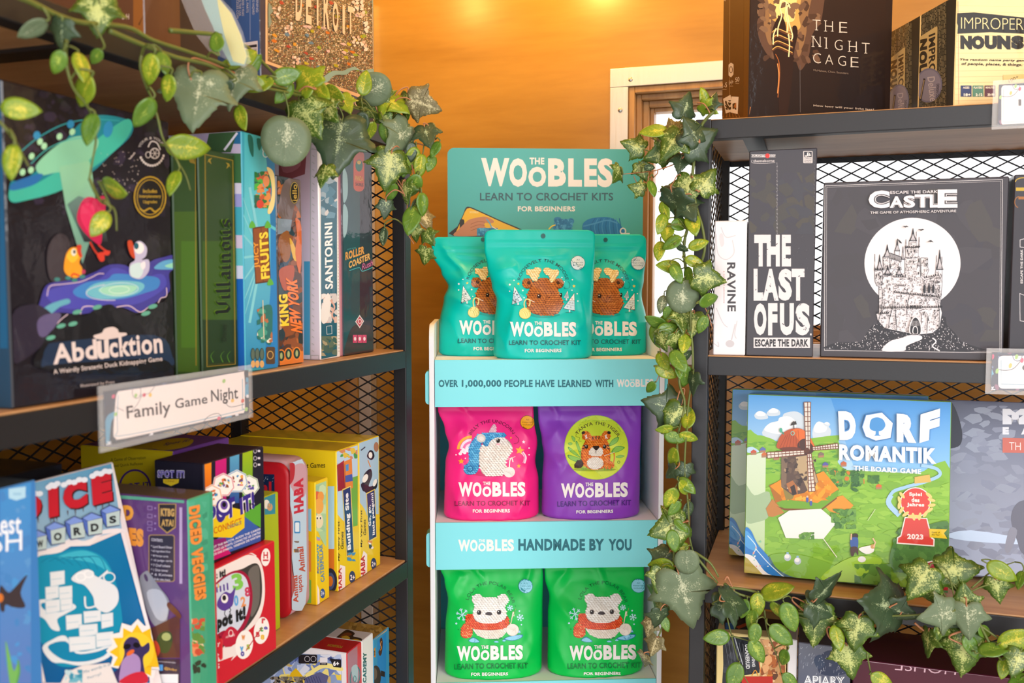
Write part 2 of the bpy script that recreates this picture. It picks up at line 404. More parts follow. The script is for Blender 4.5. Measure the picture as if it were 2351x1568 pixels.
# ------------------------------------------------------------------ boxes
class Box:
    """a game box. p: bottom-left corner of its front, e: along the front, u: up the front; front looks at -(e x u) side"""
    def __init__(s, name, label, cat, p, e, w, h, d, cols, u=(0, 0, 1), m='film', group=None, bevel=.0012, build=True):
        e = Vector(e).normalized(); u = Vector(u).normalized(); dpt = u.cross(e).normalized()      # into the box
        s.w, s.h, s.d, s.m = w, h, d, M[m]; p = (p[0], p[1], p[2] + .0004)          # a hair of air under it
        s.mtx = Matrix(((e.x, dpt.x, u.x, p[0]), (e.y, dpt.y, u.y, p[1]), (e.z, dpt.z, u.z, p[2]), (0, 0, 0, 1)))
        s.inv = s.mtx.inverted(); s.root = empty(name, s.mtx, label, cat, group); s.arts = []
        if build: s.body(cols, bevel)
    def body(s, cols, r):
        w, h, d = s.w, s.h, s.d
        c = {'front': '#888888'}; c.update(cols); fr = c['front']
        m = MB()
        # chamfered cuboid: six panels plus edge strips, each panel with its own print colour
        def P(x, y, z): return Vector((x, y, z))
        X, Y, Z = (0, w), (0, d), (0, h)
        pan = {'front': [P(r, 0, r), P(w - r, 0, r), P(w - r, 0, h - r), P(r, 0, h - r)],
               'back': [P(w - r, d, r), P(r, d, r), P(r, d, h - r), P(w - r, d, h - r)],
               'left': [P(0, d - r, r), P(0, r, r), P(0, r, h - r), P(0, d - r, h - r)],
               'right': [P(w, r, r), P(w, d - r, r), P(w, d - r, h - r), P(w, r, h - r)],
               'top': [P(r, r, h), P(w - r, r, h), P(w - r, d - r, h), P(r, d - r, h)],
               'bottom': [P(r, d - r, 0), P(w - r, d - r, 0), P(w - r, r, 0), P(r, r, 0)]}
        for k, v in pan.items(): m.add(v, [(0, 1, 2, 3)], c.get(k, fr))
        def strip(a, b, k): m.add([a[0], a[1], b[0], b[1]], [(0, 1, 3, 2)], c.get(k, fr))
        F, B, L, Rr, Tt, Bo = (pan[k] for k in ('front', 'back', 'left', 'right', 'top', 'bottom'))
        strip((F[3], F[2]), (Tt[0], Tt[1]), 'front'); strip((Bo[3], Bo[2]), (F[0], F[1]), 'front')
        strip((L[1], L[2]), (F[0], F[3]), 'front'); strip((F[1], F[2]), (Rr[0], Rr[3]), 'front')
        strip((L[2], L[3]), (Tt[0], Tt[3]), 'left'); strip((Rr[3], Rr[2]), (Tt[1], Tt[2]), 'right')
        strip((B[2], B[3]), (Tt[3], Tt[2]), 'back'); strip((L[0], L[3]), (B[1], B[2]), 'back'); strip((Rr[1], Rr[2]), (B[0], B[3]), 'back')
        strip((L[0], L[1]), (Bo[0], Bo[3]), 'left'); strip((Rr[0], Rr[1]), (Bo[2], Bo[1]), 'right'); strip((B[0], B[1]), (Bo[1], Bo[0]), 'back')
        for a, b, cc in ((F[0], L[1], Bo[3]), (F[1], Rr[0], Bo[2]), (F[3], L[2], Tt[0]), (F[2], Rr[3], Tt[1]), (B[2], L[3], Tt[3]), (B[3], Rr[2], Tt[2]), (B[1], L[0], Bo[0]), (B[0], Rr[1], Bo[1])):
            m.add([a, b, cc], [(0, 1, 2)], fr)
        return m.build('box_body', s.m, s.root)
    def face(s, which='front', **k):
        w, h, d = s.w, s.h, s.d
        pt, nn = {'front': ((0, 0, 0), (0, -1, 0)), 'left': ((0, 0, 0), (-1, 0, 0)), 'right': ((w, 0, 0), (1, 0, 0)), 'top': ((0, 0, h), (0, 0, 1))}[which]
        wp = s.mtx @ Vector(pt); wn = (s.mtx.to_3x3() @ Vector(nn)).normalized(); nn = Vector(nn); e = .0009
        def fn(px, py, lift):
            q = s.inv @ on_plane(px, py, wp, wn)
            q.x = min(w - e, max(e, q.x)) if which != 'left' and which != 'right' else pt[0]
            q.z = min(h - e, max(e, q.z)) if which != 'top' else h
            q.y = min(d - e, max(e, q.y)) if which != 'front' else 0
            return q + nn * lift
        a = Art(fn, **k); s.arts.append(a); return a
    def done(s, m=None, labels=None):
        merged = {}
        for a in s.arts:
            for nm, mb in a.parts.items():
                t = merged.setdefault(nm, MB()); t.add(mb.v, mb.f, list(mb.c))
        for nm, mb in merged.items():
            o = mb.build(nm, m or s.m, s.root)
            if labels and nm in labels: o['label'] = labels[nm]
        return s
def lbox(name, label, px0, px1, pytop, shelf, cols, x=-.57, depth=.2, at='l', **k):
    """box standing on a left-unit board, its front on the plane X = x, spanning photo columns px0..px1"""
    y0, y1 = hx(px0, x).y, hx(px1, x).y
    top = hx(px0 if at == 'l' else px1, x, pytop).z
    return Box(name, label, k.pop('cat', 'board game'), (x, y0, shelf), (0, 1, 0), y1 - y0, top - shelf, depth, cols, **k)
def rbox(name, label, px0, px1, pytop, shelf, cols, y=1.205, depth=.07, at='l', tilt=0., **k):
    u = Vector((0, math.sin(R(tilt)), math.cos(R(tilt)))); lift = depth * math.sin(R(tilt)); nrm = u.cross(Vector((1, 0, 0)))
    pl = lambda px, py: on_plane(px, py, (0, y, shelf + lift), nrm)
    a, b = pl(px0, (pytop + 1250) / 2 if shelf < 1.1 else pytop + 200), pl(px1, (pytop + 1250) / 2 if shelf < 1.1 else pytop + 200); top = pl(px0 if at == 'l' else px1, pytop).z
    return Box(name, label, k.pop('cat', 'board game'), (a.x, y, shelf + lift), (1, 0, 0), b.x - a.x, (top - shelf - lift) / math.cos(R(tilt)), depth, cols, u=u, **k)
# ------------------------------------------------------------------ the turquoise display stand with its pouches
DA = R(21.3); DE = Vector((math.cos(DA), math.sin(DA), 0)); DD = Vector((-math.sin(DA), math.cos(DA), 0))
_c = EYE + ray(1257, 900) * (1.42 / ray(1257, 900).dot(FWD))
def dplane(px, py, back=0.): return on_plane(px, py, _c + DD * back, DD)
_l, _r = dplane(997.5, 880), dplane(1514, 880)
DORG = Vector((_l.x, _l.y, 0)); DW = (_r - _l).dot(DE)
DM = Matrix(((DE.x, DD.x, 0, DORG.x), (DE.y, DD.y, 0, DORG.y), (0, 0, 1, 0), (0, 0, 0, 1))); DI = DM.inverted()
def dz(py, px=1257): return dplane(px, py).z
DECK = [dz(826), dz(1198), dz(1564)]; FAS = [dz(933) - 0, dz(1305), dz(1564) - .075]
DDEP = .235
disp = empty('display_stand', DM, 'turquoise cardboard display stand of crochet kits, in the corner between the shelving units', 'display stand')
AQ = '#86e2ea'
for x0, x1 in ((-.0085, -.0005), (DW + .0005, DW + .0085)):
    m = MB(); zt = dz(745); n = 8; rr = .03                                   # side cheek with a rounded front top corner
    prof = [(0, 0), (0, zt - rr)] + [(rr - rr * math.cos(R(90 * k / n)), zt - rr + rr * math.sin(R(90 * k / n))) for k in range(1, n + 1)] + [(DDEP, zt), (DDEP, 0)]
    N = len(prof); m.add([(x0, p[0], p[1]) for p in prof] + [(x1, p[0], p[1]) for p in prof],
        [tuple(range(N))[::-1], tuple(range(N, 2 * N))] + [(k, (k + 1) % N, N + (k + 1) % N, N + k) for k in range(N)], '#eef0f4')
    m.build('side_panel', M['matte'], disp, .0008)
    s = -1 if x0 < 0 else 1
    for za, zb in ((851, 928), (1221, 1300)):                                 # turquoise tabs lapping over the cheeks
        a, b = dz(zb), dz(za); xo = x0 - .0062 if s < 0 else x1 + .0002
        tb = MB(); r2 = .006; pr = [(0, a), (0, b)] if s > 0 else [(.006, a), (.006, b)]
        q = [(xo + (.006 if s > 0 else 0.), 0)]
        xs, xe = (xo + .006, xo) if s < 0 else (xo, xo + .006)
        poly = [(xs, a), (xs, b)] + [(xe - (xe - xs) * (1 - math.sin(R(k * 30))) , b - r2 * (1 - math.cos(R(k * 30))) ) for k in range(4)] + [(xe - (xe - xs) * (1 - math.cos(R(k * 30))), a + r2 * (1 - math.sin(R(k * 30)))) for k in range(4)]
        n = len(poly); tb.add([(p[0], .004, p[1]) for p in poly] + [(p[0], .03, p[1]) for p in poly], [tuple(range(n)), tuple(range(n, 2 * n))[::-1]] + [(k, (k + 1) % n, n + (k + 1) % n, n + k) for k in range(n)], AQ)
        tb.build('side_tab', M['matte'], disp)
MB().box((0, DDEP - .004, 0), (DW, DDEP, dz(745)), '#5cc6d2').build('back_panel', M['matte'], disp)
for k in range(3):
    MB().box((.0005, .0035, DECK[k] - .004), (DW - .0005, DDEP - .004, DECK[k]), '#eef0f4').build('deck', M['matte'], disp)
    fas = MB().box((.0003, 0, FAS[k]), (DW - .0003, .0032, DECK[k] + .0005), AQ).build('fascia', M['matte'], disp, .0006); FO = globals().setdefault('FO', []); FO.append(fas)
MB().box((.001, .002, 0), (DW - .001, .006, FAS[2] - .0005), AQ).build('base_panel', M['matte'], disp)
WHT, TEALT = '#f4f0ec', '#2f6f7c'
def woobles(A, bl, br, tl, col, bold=.045):
    bl, br, tl = Vector(bl), Vector(br), Vector(tl); e, u = br - bl, tl - bl
    for ch, x0, x1, y0, y1 in (('W', 0, .214, 0, 1), ('O', .212, .348, -.02, 1.0), ('THE', .367, .48, .78, 1.02), ('O', .358, .493, -.02, .70), ('B', .508, .644, 0, 1), ('L', .661, .765, 0, 1), ('E', .782, .880, 0, 1), ('S', .884, 1.0, -.02, 1.01)):
        b = bl + e * x0 + u * y0; A.text(ch, b, bl + e * x1 + u * y0, bl + e * x0 + u * y1, col, bold if ch != 'THE' else .04)
def dfn(back):
    def fn(px, py, lift):
        q = DI @ dplane(px, py, back); q.y = back - lift; return q
    return fn
A = Art(dfn(0)).use('fascia_lettering')
for wd, x0, x1 in (('OVER', 1007, 1052), ('1,000,000', 1060, 1151), ('PEOPLE', 1158, 1223), ('HAVE', 1229, 1273), ('LEARNED', 1281, 1358), ('WITH', 1366, 1408)):
    A.tx(wd, x0, 872, x1, 889 if ',' not in wd else 891, TEALT, .04)
woobles(A, (1416, 889), (1500, 888), (1416, 871), WHT)
A.build(M['matte'], FO[0]); A = Art(dfn(0)).use('fascia_lettering')
woobles(A, (1052, 1266), (1180, 1265), (1052, 1239), WHT)
for wd, x0, x1 in (('HANDMADE', 1190, 1343), ('BY', 1353, 1387), ('YOU', 1397, 1450)): A.tx(wd, x0, 1237, x1, 1264, TEALT, .045)
A.build(M['matte'], FO[1])
# header board
HB = DDEP + .001
h = MB(); za, zb = DECK[0] - .02, (DI @ dplane(1250, 341, HB)).z; xa, xb = (DI @ dplane(1028, 500, HB)).x, (DI @ dplane(1476, 500, HB)).x; rr = .012
pr = [(xa, za), (xb, za)] + [(xb - rr + rr * math.cos(R(15 * k)), zb - rr + rr * math.sin(R(15 * k))) for k in range(7)] + [(xa + rr - rr * math.sin(R(15 * k)), zb - rr + rr * math.cos(R(15 * k))) for k in range(7)]
N = len(pr); h.add([(p[0], HB, p[1]) for p in pr] + [(p[0], HB + .004, p[1]) for p in pr], [tuple(range(N)), tuple(range(N, 2 * N))[::-1]] + [(k, (k + 1) % N, N + (k + 1) % N, N + k) for k in range(N)], '#53b3b3')
HO = h.build('header_board', M['print'], disp)
A = Art(dfn(HB)).use('header_artwork')
A.fold = lambda p: (960 + p[0] / 2.9033, 320 + p[1] / 2.9033)
woobles(A, (420, 312), (1298, 316), (420, 124), WHT, .05)
A.tx('LEARN TO CROCHET KITS', 412, 356, 1300, 408, '#3d6068', .018)
A.tx('FOR BEGINNERS', 664, 446, 1046, 480, WHT, .035)
# printed phone with a hand and yarn
A.spl([(232, 642), (262, 580), (300, 500), (318, 455), (345, 450), (400, 472), (560, 545), (700, 605), (720, 642)], '#3a3430', 3)
A.poly([(240, 642), (270, 580), (312, 482), (325, 462), (345, 457), (400, 480), (560, 553), (690, 608), (700, 642)], '#f0bd2c')
A.tx('WOOBLES', 342, 478, 402, 492, '#f6e2a0', .02)
A.rrect(277, 532, 308, 608, 12, '#3a3430')
A.spl([(240, 642), (270, 600), (310, 560), (340, 535), (400, 520), (450, 515), (495, 535), (505, 552), (480, 560), (450, 556), (440, 575), (460, 600), (430, 625), (400, 642)], '#c98a63', 4)
for y in (548, 570, 592): A.curve([(350, y + 18), (400, y), (445, y + 4)], 4, '#a96a48')
A.specks(3, 150, (392, 590, 530, 642), ['#3b93c4', '#4ba6d4', '#2c7fb2', '#62b8e0'], 6, 11)
A.curve([(455, 530), (478, 560), (490, 590)], 7, '#5fb4dd'); A.line([(490, 580), (560, 620)], 6, '#e8e2d8')
A.ell(955, 585, 55, 55, '#3987bd'); A.ell(1018, 545, 22, 20, '#3987bd'); A.ell(930, 535, 26, 18, '#3987bd')
A.specks(4, 170, (905, 530, 1030, 640), ['#3f92c8', '#2f7db5', '#55a5d6', '#2a72a8'], 7, 12); A.curve([(870, 600), (890, 580), (915, 570)], 8, '#f0d34a')
A.spl([(1095, 575), (1130, 535), (1200, 520), (1280, 522), (1340, 560), (1365, 642), (1130, 642)], '#2b7fc0', 4)
for k in range(9): A.curve([(1180 + k * 20, 526), (1150 + k * 25, 580), (1165 + k * 24, 642)], 5, '#4c9ad2' if k % 2 else '#226ca8')
A.curve([(1100, 580), (1180, 560), (1260, 540), (1330, 560)], 9, '#4c9ad2')
A.ring(1365, 612, 22, 24, 9, '#dfe9ee'); A.line([(1350, 628), (1410, 628)], 8, '#dfe9ee')
A.build(M['print'], HO)

def pip(x, y, P):
    c = False; j = len(P) - 1
    for i in range(len(P)):
        if (P[i][1] > y) != (P[j][1] > y) and x < (P[j][0] - P[i][0]) * (y - P[i][1]) / (P[j][1] - P[i][1]) + P[i][0]: c = not c
        j = i
    return c
def crochet(A, P, dark, cols, sw, sh, seed=1, slant=22):
    """a crocheted patch: rows of slanted stitches over a darker ground"""
    rnd = random.Random(seed); P = cr_spline(P, 4); A.poly(P, dark)
    y0 = min(p[1] for p in P); y1 = max(p[1] for p in P); x0 = min(p[0] for p in P); x1 = max(p[0] for p in P)
    k = 0; y = y0 + sh * .5; A.up(); 
    while y < y1:
        x = x0 + (sw * .5 if k % 2 else 0)
        while x < x1:
            if pip(x, y, P): A.ell(x + rnd.uniform(-.06, .06) * sw, y, sw * .57, sh * .44, rnd.choice(cols), slant + rnd.uniform(-8, 8), 9, False)
            x += sw
        y += sh; k += 1
    A.up()
class Pouch:
    """stand-up foil pouch: seal band at the top, pinched sides, full gusset at the bottom"""
    def __init__(s, label, group, org, w, h, left, right, col, seal=.86, depth=.062, lean=.03, folds=(), seed=0, yaw=0., top_r=.012):
        m = Matrix.Translation(org) @ Matrix.Rotation(DA + yaw, 4, 'Z'); s.mtx, s.inv = m, m.inverted()
        s.w, s.h, s.L, s.Rr, s.seal, s.dep, s.lean, s.folds, s.seed, s.tr = w, h, left, right, seal, depth, lean, folds, seed, top_r
        s.root = empty('crochet_kit_pouch', m, label, 'pouch', group)
        nu, nv = 56, 72; V = []; F = []
        for j in range(nv + 1):
            for i in range(nu + 1): V.append(s.front(i / nu, j / nv))
        nb = len(V)
        for j in range(nv + 1):
            for i in range(nu + 1): V.append(s.back(i / nu, j / nv))
        q = nu + 1
        for j in range(nv):
            for i in range(nu):
                a = j * q + i; F.append((a, a + 1, a + q + 1, a + q)); F.append((nb + a, nb + a + q, nb + a + q + 1, nb + a + 1))
        for j in range(nv):
            F.append((j * q, (j + 1) * q, nb + (j + 1) * q, nb + j * q)); a = j * q + nu; F.append((a, nb + a, nb + a + q, a + q))
        for i in range(nu):
            F.append((i, nb + i, nb + i + 1, i + 1)); a = nv * q + i; F.append((a, a + 1, nb + a + 1, nb + a))
        MB().add(V, F, col, True).build('pouch_body', M['foil'], s.root)
    def edge(s, tab, v):
        for (v0, a), (v1, b) in zip(tab, tab[1:]):
            if v <= v1:
                t = (v - v0) / (v1 - v0); t = t * t * (3 - 2 * t); return a + (b - a) * t
        return tab[-1][1]
    def span(s, v):
        l, r = s.edge(s.L, v), s.edge(s.Rr, v); z = v * s.h
        dt = s.h - z
        if dt < s.tr: k = s.tr - math.sqrt(max(0, s.tr ** 2 - (s.tr - dt) ** 2)); l += k; r -= k
        if z < .008: k = .008 - math.sqrt(max(0, .008 ** 2 - (.008 - z) ** 2)); l += k; r -= k
        return l, r
    def half(s, v):
        if v > s.seal: return .0012 + (.0011 if abs(v - s.seal - .035) < .012 else 0)
        t = v / s.seal
        return .0012 + s.dep * .5 * (1 - t ** 2.2) * (1 - .12 * math.exp(-(t / .09) ** 2))
    def mid(s, v): return s.dep * .5 + s.lean * v
    def wr(s, u, v):
        y = 0.
        for (u0, v0, u1, v1, wd, am) in s.folds:
            dx, dv = (u1 - u0), (v1 - v0); L2 = dx * dx + dv * dv; t = max(0, min(1, ((u - u0) * dx + (v - v0) * dv) / L2))
            d = math.hypot(u - u0 - t * dx, v - v0 - t * dv); f = math.sin(math.pi * min(1, t * .85 + .15)) ** .8
            y -= 1.45 * am * f * max(0, 1 - d / wd) ** 1.5
        k = max(0., min(1., (s.seal - v) / .08)) if v < s.seal else 0.
        P = Vector((u * 2.3 + s.seed * 7.1, v * 3.1, s.seed * 1.7))
        y += k * .0036 * (noise.noise(P) + .55 * (1 - 2 * abs(noise.noise(P * 1.9))))
        y += .0006 * noise.noise(Vector((u * 9, v * 4, s.seed))) 
        return y
    def front(s, u, v):
        l, r = s.span(v); e = max(0., 1 - abs(2 * u - 1) ** 3.2) ** .62
        y = s.mid(v) - s.half(v) * e + s.wr(u, v) * min(1., 4 * min(u, 1 - u) + .12)
        return Vector((l + (r - l) * u, y, v * s.h))
    def back(s, u, v):
        l, r = s.span(v); e = max(0., 1 - abs(2 * u - 1) ** 3.2) ** .62
        return Vector((l + (r - l) * u, s.mid(v) + s.half(v) * e * .9 + .0004, v * s.h))
    def art(s, fold=None, sub=4.5):
        wn = (s.mtx.to_3x3() @ Vector((0, 1, 0))).normalized()
        def fn(px, py, lift):
            y = s.dep * .3
            for _ in range(4):
                q = s.inv @ on_plane(px, py, s.mtx @ Vector((0, y, 0)), wn)
                v = max(.002, min(.998, q.z / s.h)); l, r = s.span(v); u = max(.005, min(.995, (q.x - l) / (r - l))); y = s.front(u, v).y
            a, b, c = s.front(u, v), s.front(min(1, u + .01), v), s.front(u, min(1, v + .01))
            n = (b - a).cross(c - a).normalized()
            return a + n * lift
        A = Art(fn, step=.000012, base=.00035, sub=sub); A.fold = fold; return A
def zoom(ox, oy, k, dx=0., dy=0., s=1.):
    return lambda p: (ox + dx + s * p[0] / k, oy + dy + s * p[1] / k)
def star(A, x, y, r, col, rot=0, k=.45):
    A.poly([(x + (r if i % 2 == 0 else r * k) * math.sin(R(36 * i + rot)), y - (r if i % 2 == 0 else r * k) * math.cos(R(36 * i + rot))) for i in range(10)], col)
def pouch_words(A, t1, t2, dark, bolds=(.015, .035)):
    """the two lower lines; t = (text, bl, br, tl)"""
    A.text(*t1, dark, bolds[0]); A.text(*t2, WHT, bolds[1])
def sticker(A, x, y, r, col, ink, s=1.):
    A.ell(x, y, r * 1.06, r * 1.06, ink, 0, 28); A.ell(x, y, r, r, col, 0, 28)
    for t, w, dy in (('All', .24, -.42), ('materials', .78, -.05), ('included', .70, .33)):
        A.tx(t, x - r * w, y + r * (dy - .12), x + r * w, y + r * (dy + .13), ink, .0)
TREE = '#dfeef4'
def fir(A, top, l, r, ink='#31505c'):
    A.poly([top, r, l], ink); c = ((top[0] + l[0] + r[0]) / 3, (top[1] + l[1] + r[1]) / 3)
    sh = lambda p, k=.93: (c[0] + (p[0] - c[0]) * k, c[1] + (p[1] - c[1]) * k)
    A.poly([sh(top), sh(r), sh(l)], '#cfe6ee'); a, b, d = sh(top), sh(l), sh(r)
    mixp = lambda p, q, t: (p[0] + (q[0] - p[0]) * t, p[1] + (q[1] - p[1]) * t)
    A.poly([a, mixp(a, d, .42), mixp(a, b, .5)], '#f6f4f2')
    A.line([mixp(a, b, .5), mixp(a, d, .42)], 3, ink); A.line([mixp(a, b, .72), mixp(a, d, .74)], 3, ink)
    for t, q in ((.35, .4), (.6, .3), (.6, .7), (.86, .25), (.86, .6)):
        p = mixp(mixp(a, b, t), mixp(a, d, t), q); A.ring(p[0], p[1], 10, 10, 3.5, ink, n=10)
    m = mixp(l, r, .55); A.rect(m[0] - 10, m[1], m[0] + 10, m[1] + 34, '#cfe6ee'); A.curve([(m[0] - 60, m[1] + 40), (m[0], m[1] + 36), (m[0] + 40, m[1] + 42)], 4, ink)
def moose(A):
    INK = '#0c6a6c'
    A.use('artwork').arc('ROOSEVELT THE MOOSE', 885, 450, 320, 168, 12, 44, '#1b5f63', .012)
    for x, y, r in ((483, 383, 9), (425, 445, 14), (424, 532, 10), (605, 525, 12), (622, 622, 8), (1147, 345, 9), (1178, 405, 8), (1291, 376, 10), (1285, 521, 9), (1358, 571, 9), (1367, 672, 10)): A.ell(x, y, r, r, '#eaf6f4', 0, 12)
    star(A, 543, 433, 22, '#f1d75a'); star(A, 1312, 465, 25, '#f1d75a')
    fir(A, (485, 465), (455, 725), (608, 662)); fir(A, (1225, 525), (1168, 625), (1242, 638)); fir(A, (1320, 555), (1160, 775), (1325, 810))
    A.curve([(1225, 400), (1255, 430), (1250, 480), (1215, 500), (1175, 490)], 4, INK); A.curve([(1190, 475), (1172, 490), (1190, 502)], 4, INK)
    A.spl([(700, 870), (900, 905), (1110, 872), (1060, 850), (760, 850)], '#07a79b', 3)
    br = ['#b5692f', '#c2742f', '#a85f28', '#b96b2c']; dk = '#6e3917'
    for cx in (672, 1098):
        crochet(A, [(cx + 75 * math.cos(a), 430 + 72 * math.sin(a)) for a in [k * .7854 for k in range(8)]], dk, br, 34, 26, 5); A.ell(cx + (18 if cx < 900 else -8), 420, 26, 27, '#43261a')
    crochet(A, [(760, 395), (900, 352), (1040, 400), (1090, 490), (1100, 560), (1140, 640), (1158, 700), (1130, 790), (1060, 855), (900, 868), (760, 850), (680, 790), (655, 700), (668, 600), (700, 500)], dk, br, 40, 31, 6)
    crochet(A, [(1040, 570), (1120, 600), (1158, 690), (1130, 790), (1040, 815), (960, 790), (915, 730), (920, 640), (970, 585)], '#7a401b', ['#bb7038', '#c77a3e', '#b36730'], 36, 27, 8, -10)
    for r in (85, 58, 32): A.ring(1045, 715, r, r * .82, 6, '#8a4a20', n=22)
    A.ell(970, 625, 14, 8, '#54290f', -20)
    for x, y in ((828, 606), (1132, 592)): A.ell(x, y, 28 if x < 1000 else 16, 30, '#2a1812'); A.ell(x - 6, y - 9, 7, 7, '#e8dcd2')
    cr = ['#f3e0a6', '#ecd595', '#f8eabd']
    crochet(A, [(655, 238), (740, 235), (800, 208), (862, 235), (835, 300), (815, 345), (800, 400), (735, 385), (700, 325), (660, 300)], '#cda965', cr, 34, 26, 9)
    crochet(A, [(1100, 250), (1020, 240), (950, 210), (888, 232), (905, 290), (965, 330), (985, 400), (1040, 400), (1070, 340), (1098, 310)], '#cda965', cr, 34, 26, 10, -22)
    A.curve([(632, 770), (625, 700), (650, 650), (700, 660), (700, 720), (685, 740)], 16, '#ead98a'); A.line([(690, 650), (768, 690)], 7, '#ece6da')
    A.ell(635, 845, 82, 78, '#b9ad52'); A.ell(634, 843, 78, 75, '#e9df8e')
    for k in range(6): A.curve([(560 + k * 22, 800 + k * 4), (610 + k * 16, 830), (640 + k * 12, 905 - k * 6)], 5, '#d2c568' if k % 2 else '#f4ecac')
    sticker(A, 1366, 144, 92, '#d6e9ee', '#4b7f8c')
    woobles(A.use('title'), (430, 1160), (1345, 1165), (430, 960), WHT, .05)
    A.text('LEARN TO CROCHET KIT', (415, 1278), (1402, 1278), (415, 1215), '#176469', .015)
    A.text('FOR BEGINNERS', (632, 1378), (1140, 1376), (632, 1330), WHT, .035)
def deck(px, k, back=.006):
    """point on deck k, a little behind its front edge"""
    q = DI @ dplane(px, 900); return DM @ Vector((q.x, back, DECK[k] + .0003))
def pouch(label, group, px0, px1, pytop, k, L, Rr, col, back=.006, **kw):
    D0 = dplane(px0, 800, back); D1 = dplane(px1, 800, back)
    org = deck(px0, k, back); q0 = DI @ D0; q1 = DI @ D1; org = DM @ Vector((q0.x, back, DECK[k] + .0003))
    w = q1.x - q0.x; lean = kw.get('lean', .03)
    zt = (DI @ dplane((px0 + px1) / 2, pytop, back + lean + .03)).z; h = zt - DECK[k]
    pp = (px1 - px0) / w
    return Pouch(label, group, org, w, h, [(v, a / pp) for v, a in L], [(v, w + a / pp) for v, a in Rr], col, **kw)
TE = '#00c6ba'
G1 = 'crochet kit pouches on the display stand'
FR = [(.02, .66, .28, .72, .10, .006), (.03, .60, .30, .48, .09, .006), (.97, .62, .75, .78, .09, .004), (.95, .30, .80, .22, .10, .005), (.12, .10, .2, .50, .08, .004), (.3, .80, .72, .79, .035, .0016), (.05, .2, .16, .02, .06, .003), (.85, .5, .97, .1, .05, .0035)]
p = pouch('turquoise pouch with a crocheted moose, frontmost of the top row', G1, 1134, 1366, 528, 0, [(0, 0), (.25, 2), (.45, 8), (.56, -3), (.72, -14), (.85, -20), (1, -20)], [(0, 0), (.4, 1), (.6, 4), (.85, 8), (1, 9)], TE, back=.005, depth=.058, lean=.02, folds=FR, seed=1)
A = p.art(zoom(1100, 580, 6.032)); moose(A); A.fold = None; A.use('hang_hole').ell(1247, 542, 5.2, 5.6, '#0b5a58'); A.build(M['foil'], p.root)
FL = [(.03, .58, .34, .70, .10, .007), (.03, .52, .34, .38, .10, .006), (.1, .92, .25, .66, .07, .005), (.1, .30, .25, .05, .10, .005), (.2, .85, .5, .83, .035, .002)]
p = pouch('turquoise moose pouch behind the front one, pinched left side showing', G1, 1006, 1240, 545, 0, [(0, 0), (.3, 3), (.48, 12), (.58, 22), (.70, 6), (.85, -14), (1, -20)], [(0, 0), (.5, -2), (1, 6)], TE, back=.072, depth=.058, lean=.022, folds=FL, seed=2)
A = p.art(zoom(1100, 580, 6.032, -116, -1, .985)); moose(A); A.fold = None; A.use('hang_hole').ell(1109, 550, 5, 5, '#0b5a58'); A.build(M['foil'], p.root)
FRR = [(.97, .58, .70, .72, .09, .006), (.97, .45, .78, .3, .09, .006), (.9, .3, .78, .02, .06, .004), (.96, .9, .8, .7, .05, .003)]
p = pouch('turquoise moose pouch behind the front one, on its right by the ivy', G1, 1254, 1492, 538, 0, [(0, 0), (.5, 2), (1, -6)], [(0, 0), (.3, 0), (.5, -10), (.62, -4), (.85, 3), (1, 3)], TE, back=.072, depth=.058, lean=.022, folds=FRR, seed=3)
A = p.art(zoom(1100, 580, 6.032, 141, 1, .985)); moose(A); A.fold = None; A.use('hang_hole').ell(1390, 551, 5, 5, '#0b5a58'); A.build(M['foil'], p.root)
# ---- second tier: pink unicorn, purple tiger, one more turquoise behind
Z2 = (960, 800, 3.5633)
FP = [(.04, .62, .25, .76, .10, .007), (.03, .55, .24, .42, .10, .006), (.97, .60, .8, .76, .09, .005), (.97, .52, .84, .34, .08, .005), (.2, .97, .35, .8, .05, .003), (.9, .22, .74, .02, .10, .005), (.08, .25, .2, .02, .1, .005)]
p = pouch('pink pouch with a crocheted unicorn, left on the middle tier', G1, 1016, 1241, 905, 1, [(0, 0), (.3, 2), (.45, 4), (.58, 12), (.72, 2), (.88, -14), (1, -16)], [(0, 0), (.3, 0), (.45, -7), (.6, -2), (.8, -10), (1, -12)], '#f0257f', folds=FP, seed=4, depth=.06, lean=.028)
A = p.art(zoom(*Z2)).use('artwork')
A.arc('BILLY THE UNICORN', 605, 800, 192, 152, 30, 27, '#7a1540', .012)
A.spl([(400, 1020), (560, 1050), (740, 1040), (780, 1020), (560, 1005)], '#c91560', 3)
for r, c in ((112, '#f3a92c'), (86, '#f7d6e6'), (66, '#ee6fa9'), (46, '#f7d6e6')): A.ring(430, 825, r, r, 22, c, a0=180, a1=275, n=16)
for k in range(7): A.ell(345 + k * 12, 862 - (k % 3) * 14 + k * -3, 14, 13, '#fbe9f1')
crochet(A, [(580, 690), (600, 640), (622, 620), (638, 640), (632, 700)], '#c58a9c', ['#eec9d2', '#e6b4c2'], 14, 11, 3)
bl = ['#4aa9db', '#3b97cd', '#66bde6']
crochet(A, [(500, 700), (440, 760), (412, 830), (415, 920), (380, 960), (372, 1000), (400, 1030), (450, 1030), (490, 1000), (505, 900), (510, 800), (560, 720)], '#1f6aa2', bl, 20, 15, 4)
wh = ['#f3ece4', '#ebe2d8', '#fbf6f0']
crochet(A, [(520, 800), (560, 730), (650, 715), (720, 740), (765, 790), (768, 840), (735, 890), (715, 930), (722, 980), (700, 1030), (610, 1045), (530, 1025), (502, 950), (500, 870)], '#b9aca0', wh, 24, 15, 5)
crochet(A, [(515, 700), (600, 688), (700, 695), (720, 720), (640, 730), (590, 760), (570, 800), (535, 790), (520, 740)], '#1f6aa2', bl, 19, 14, 6)
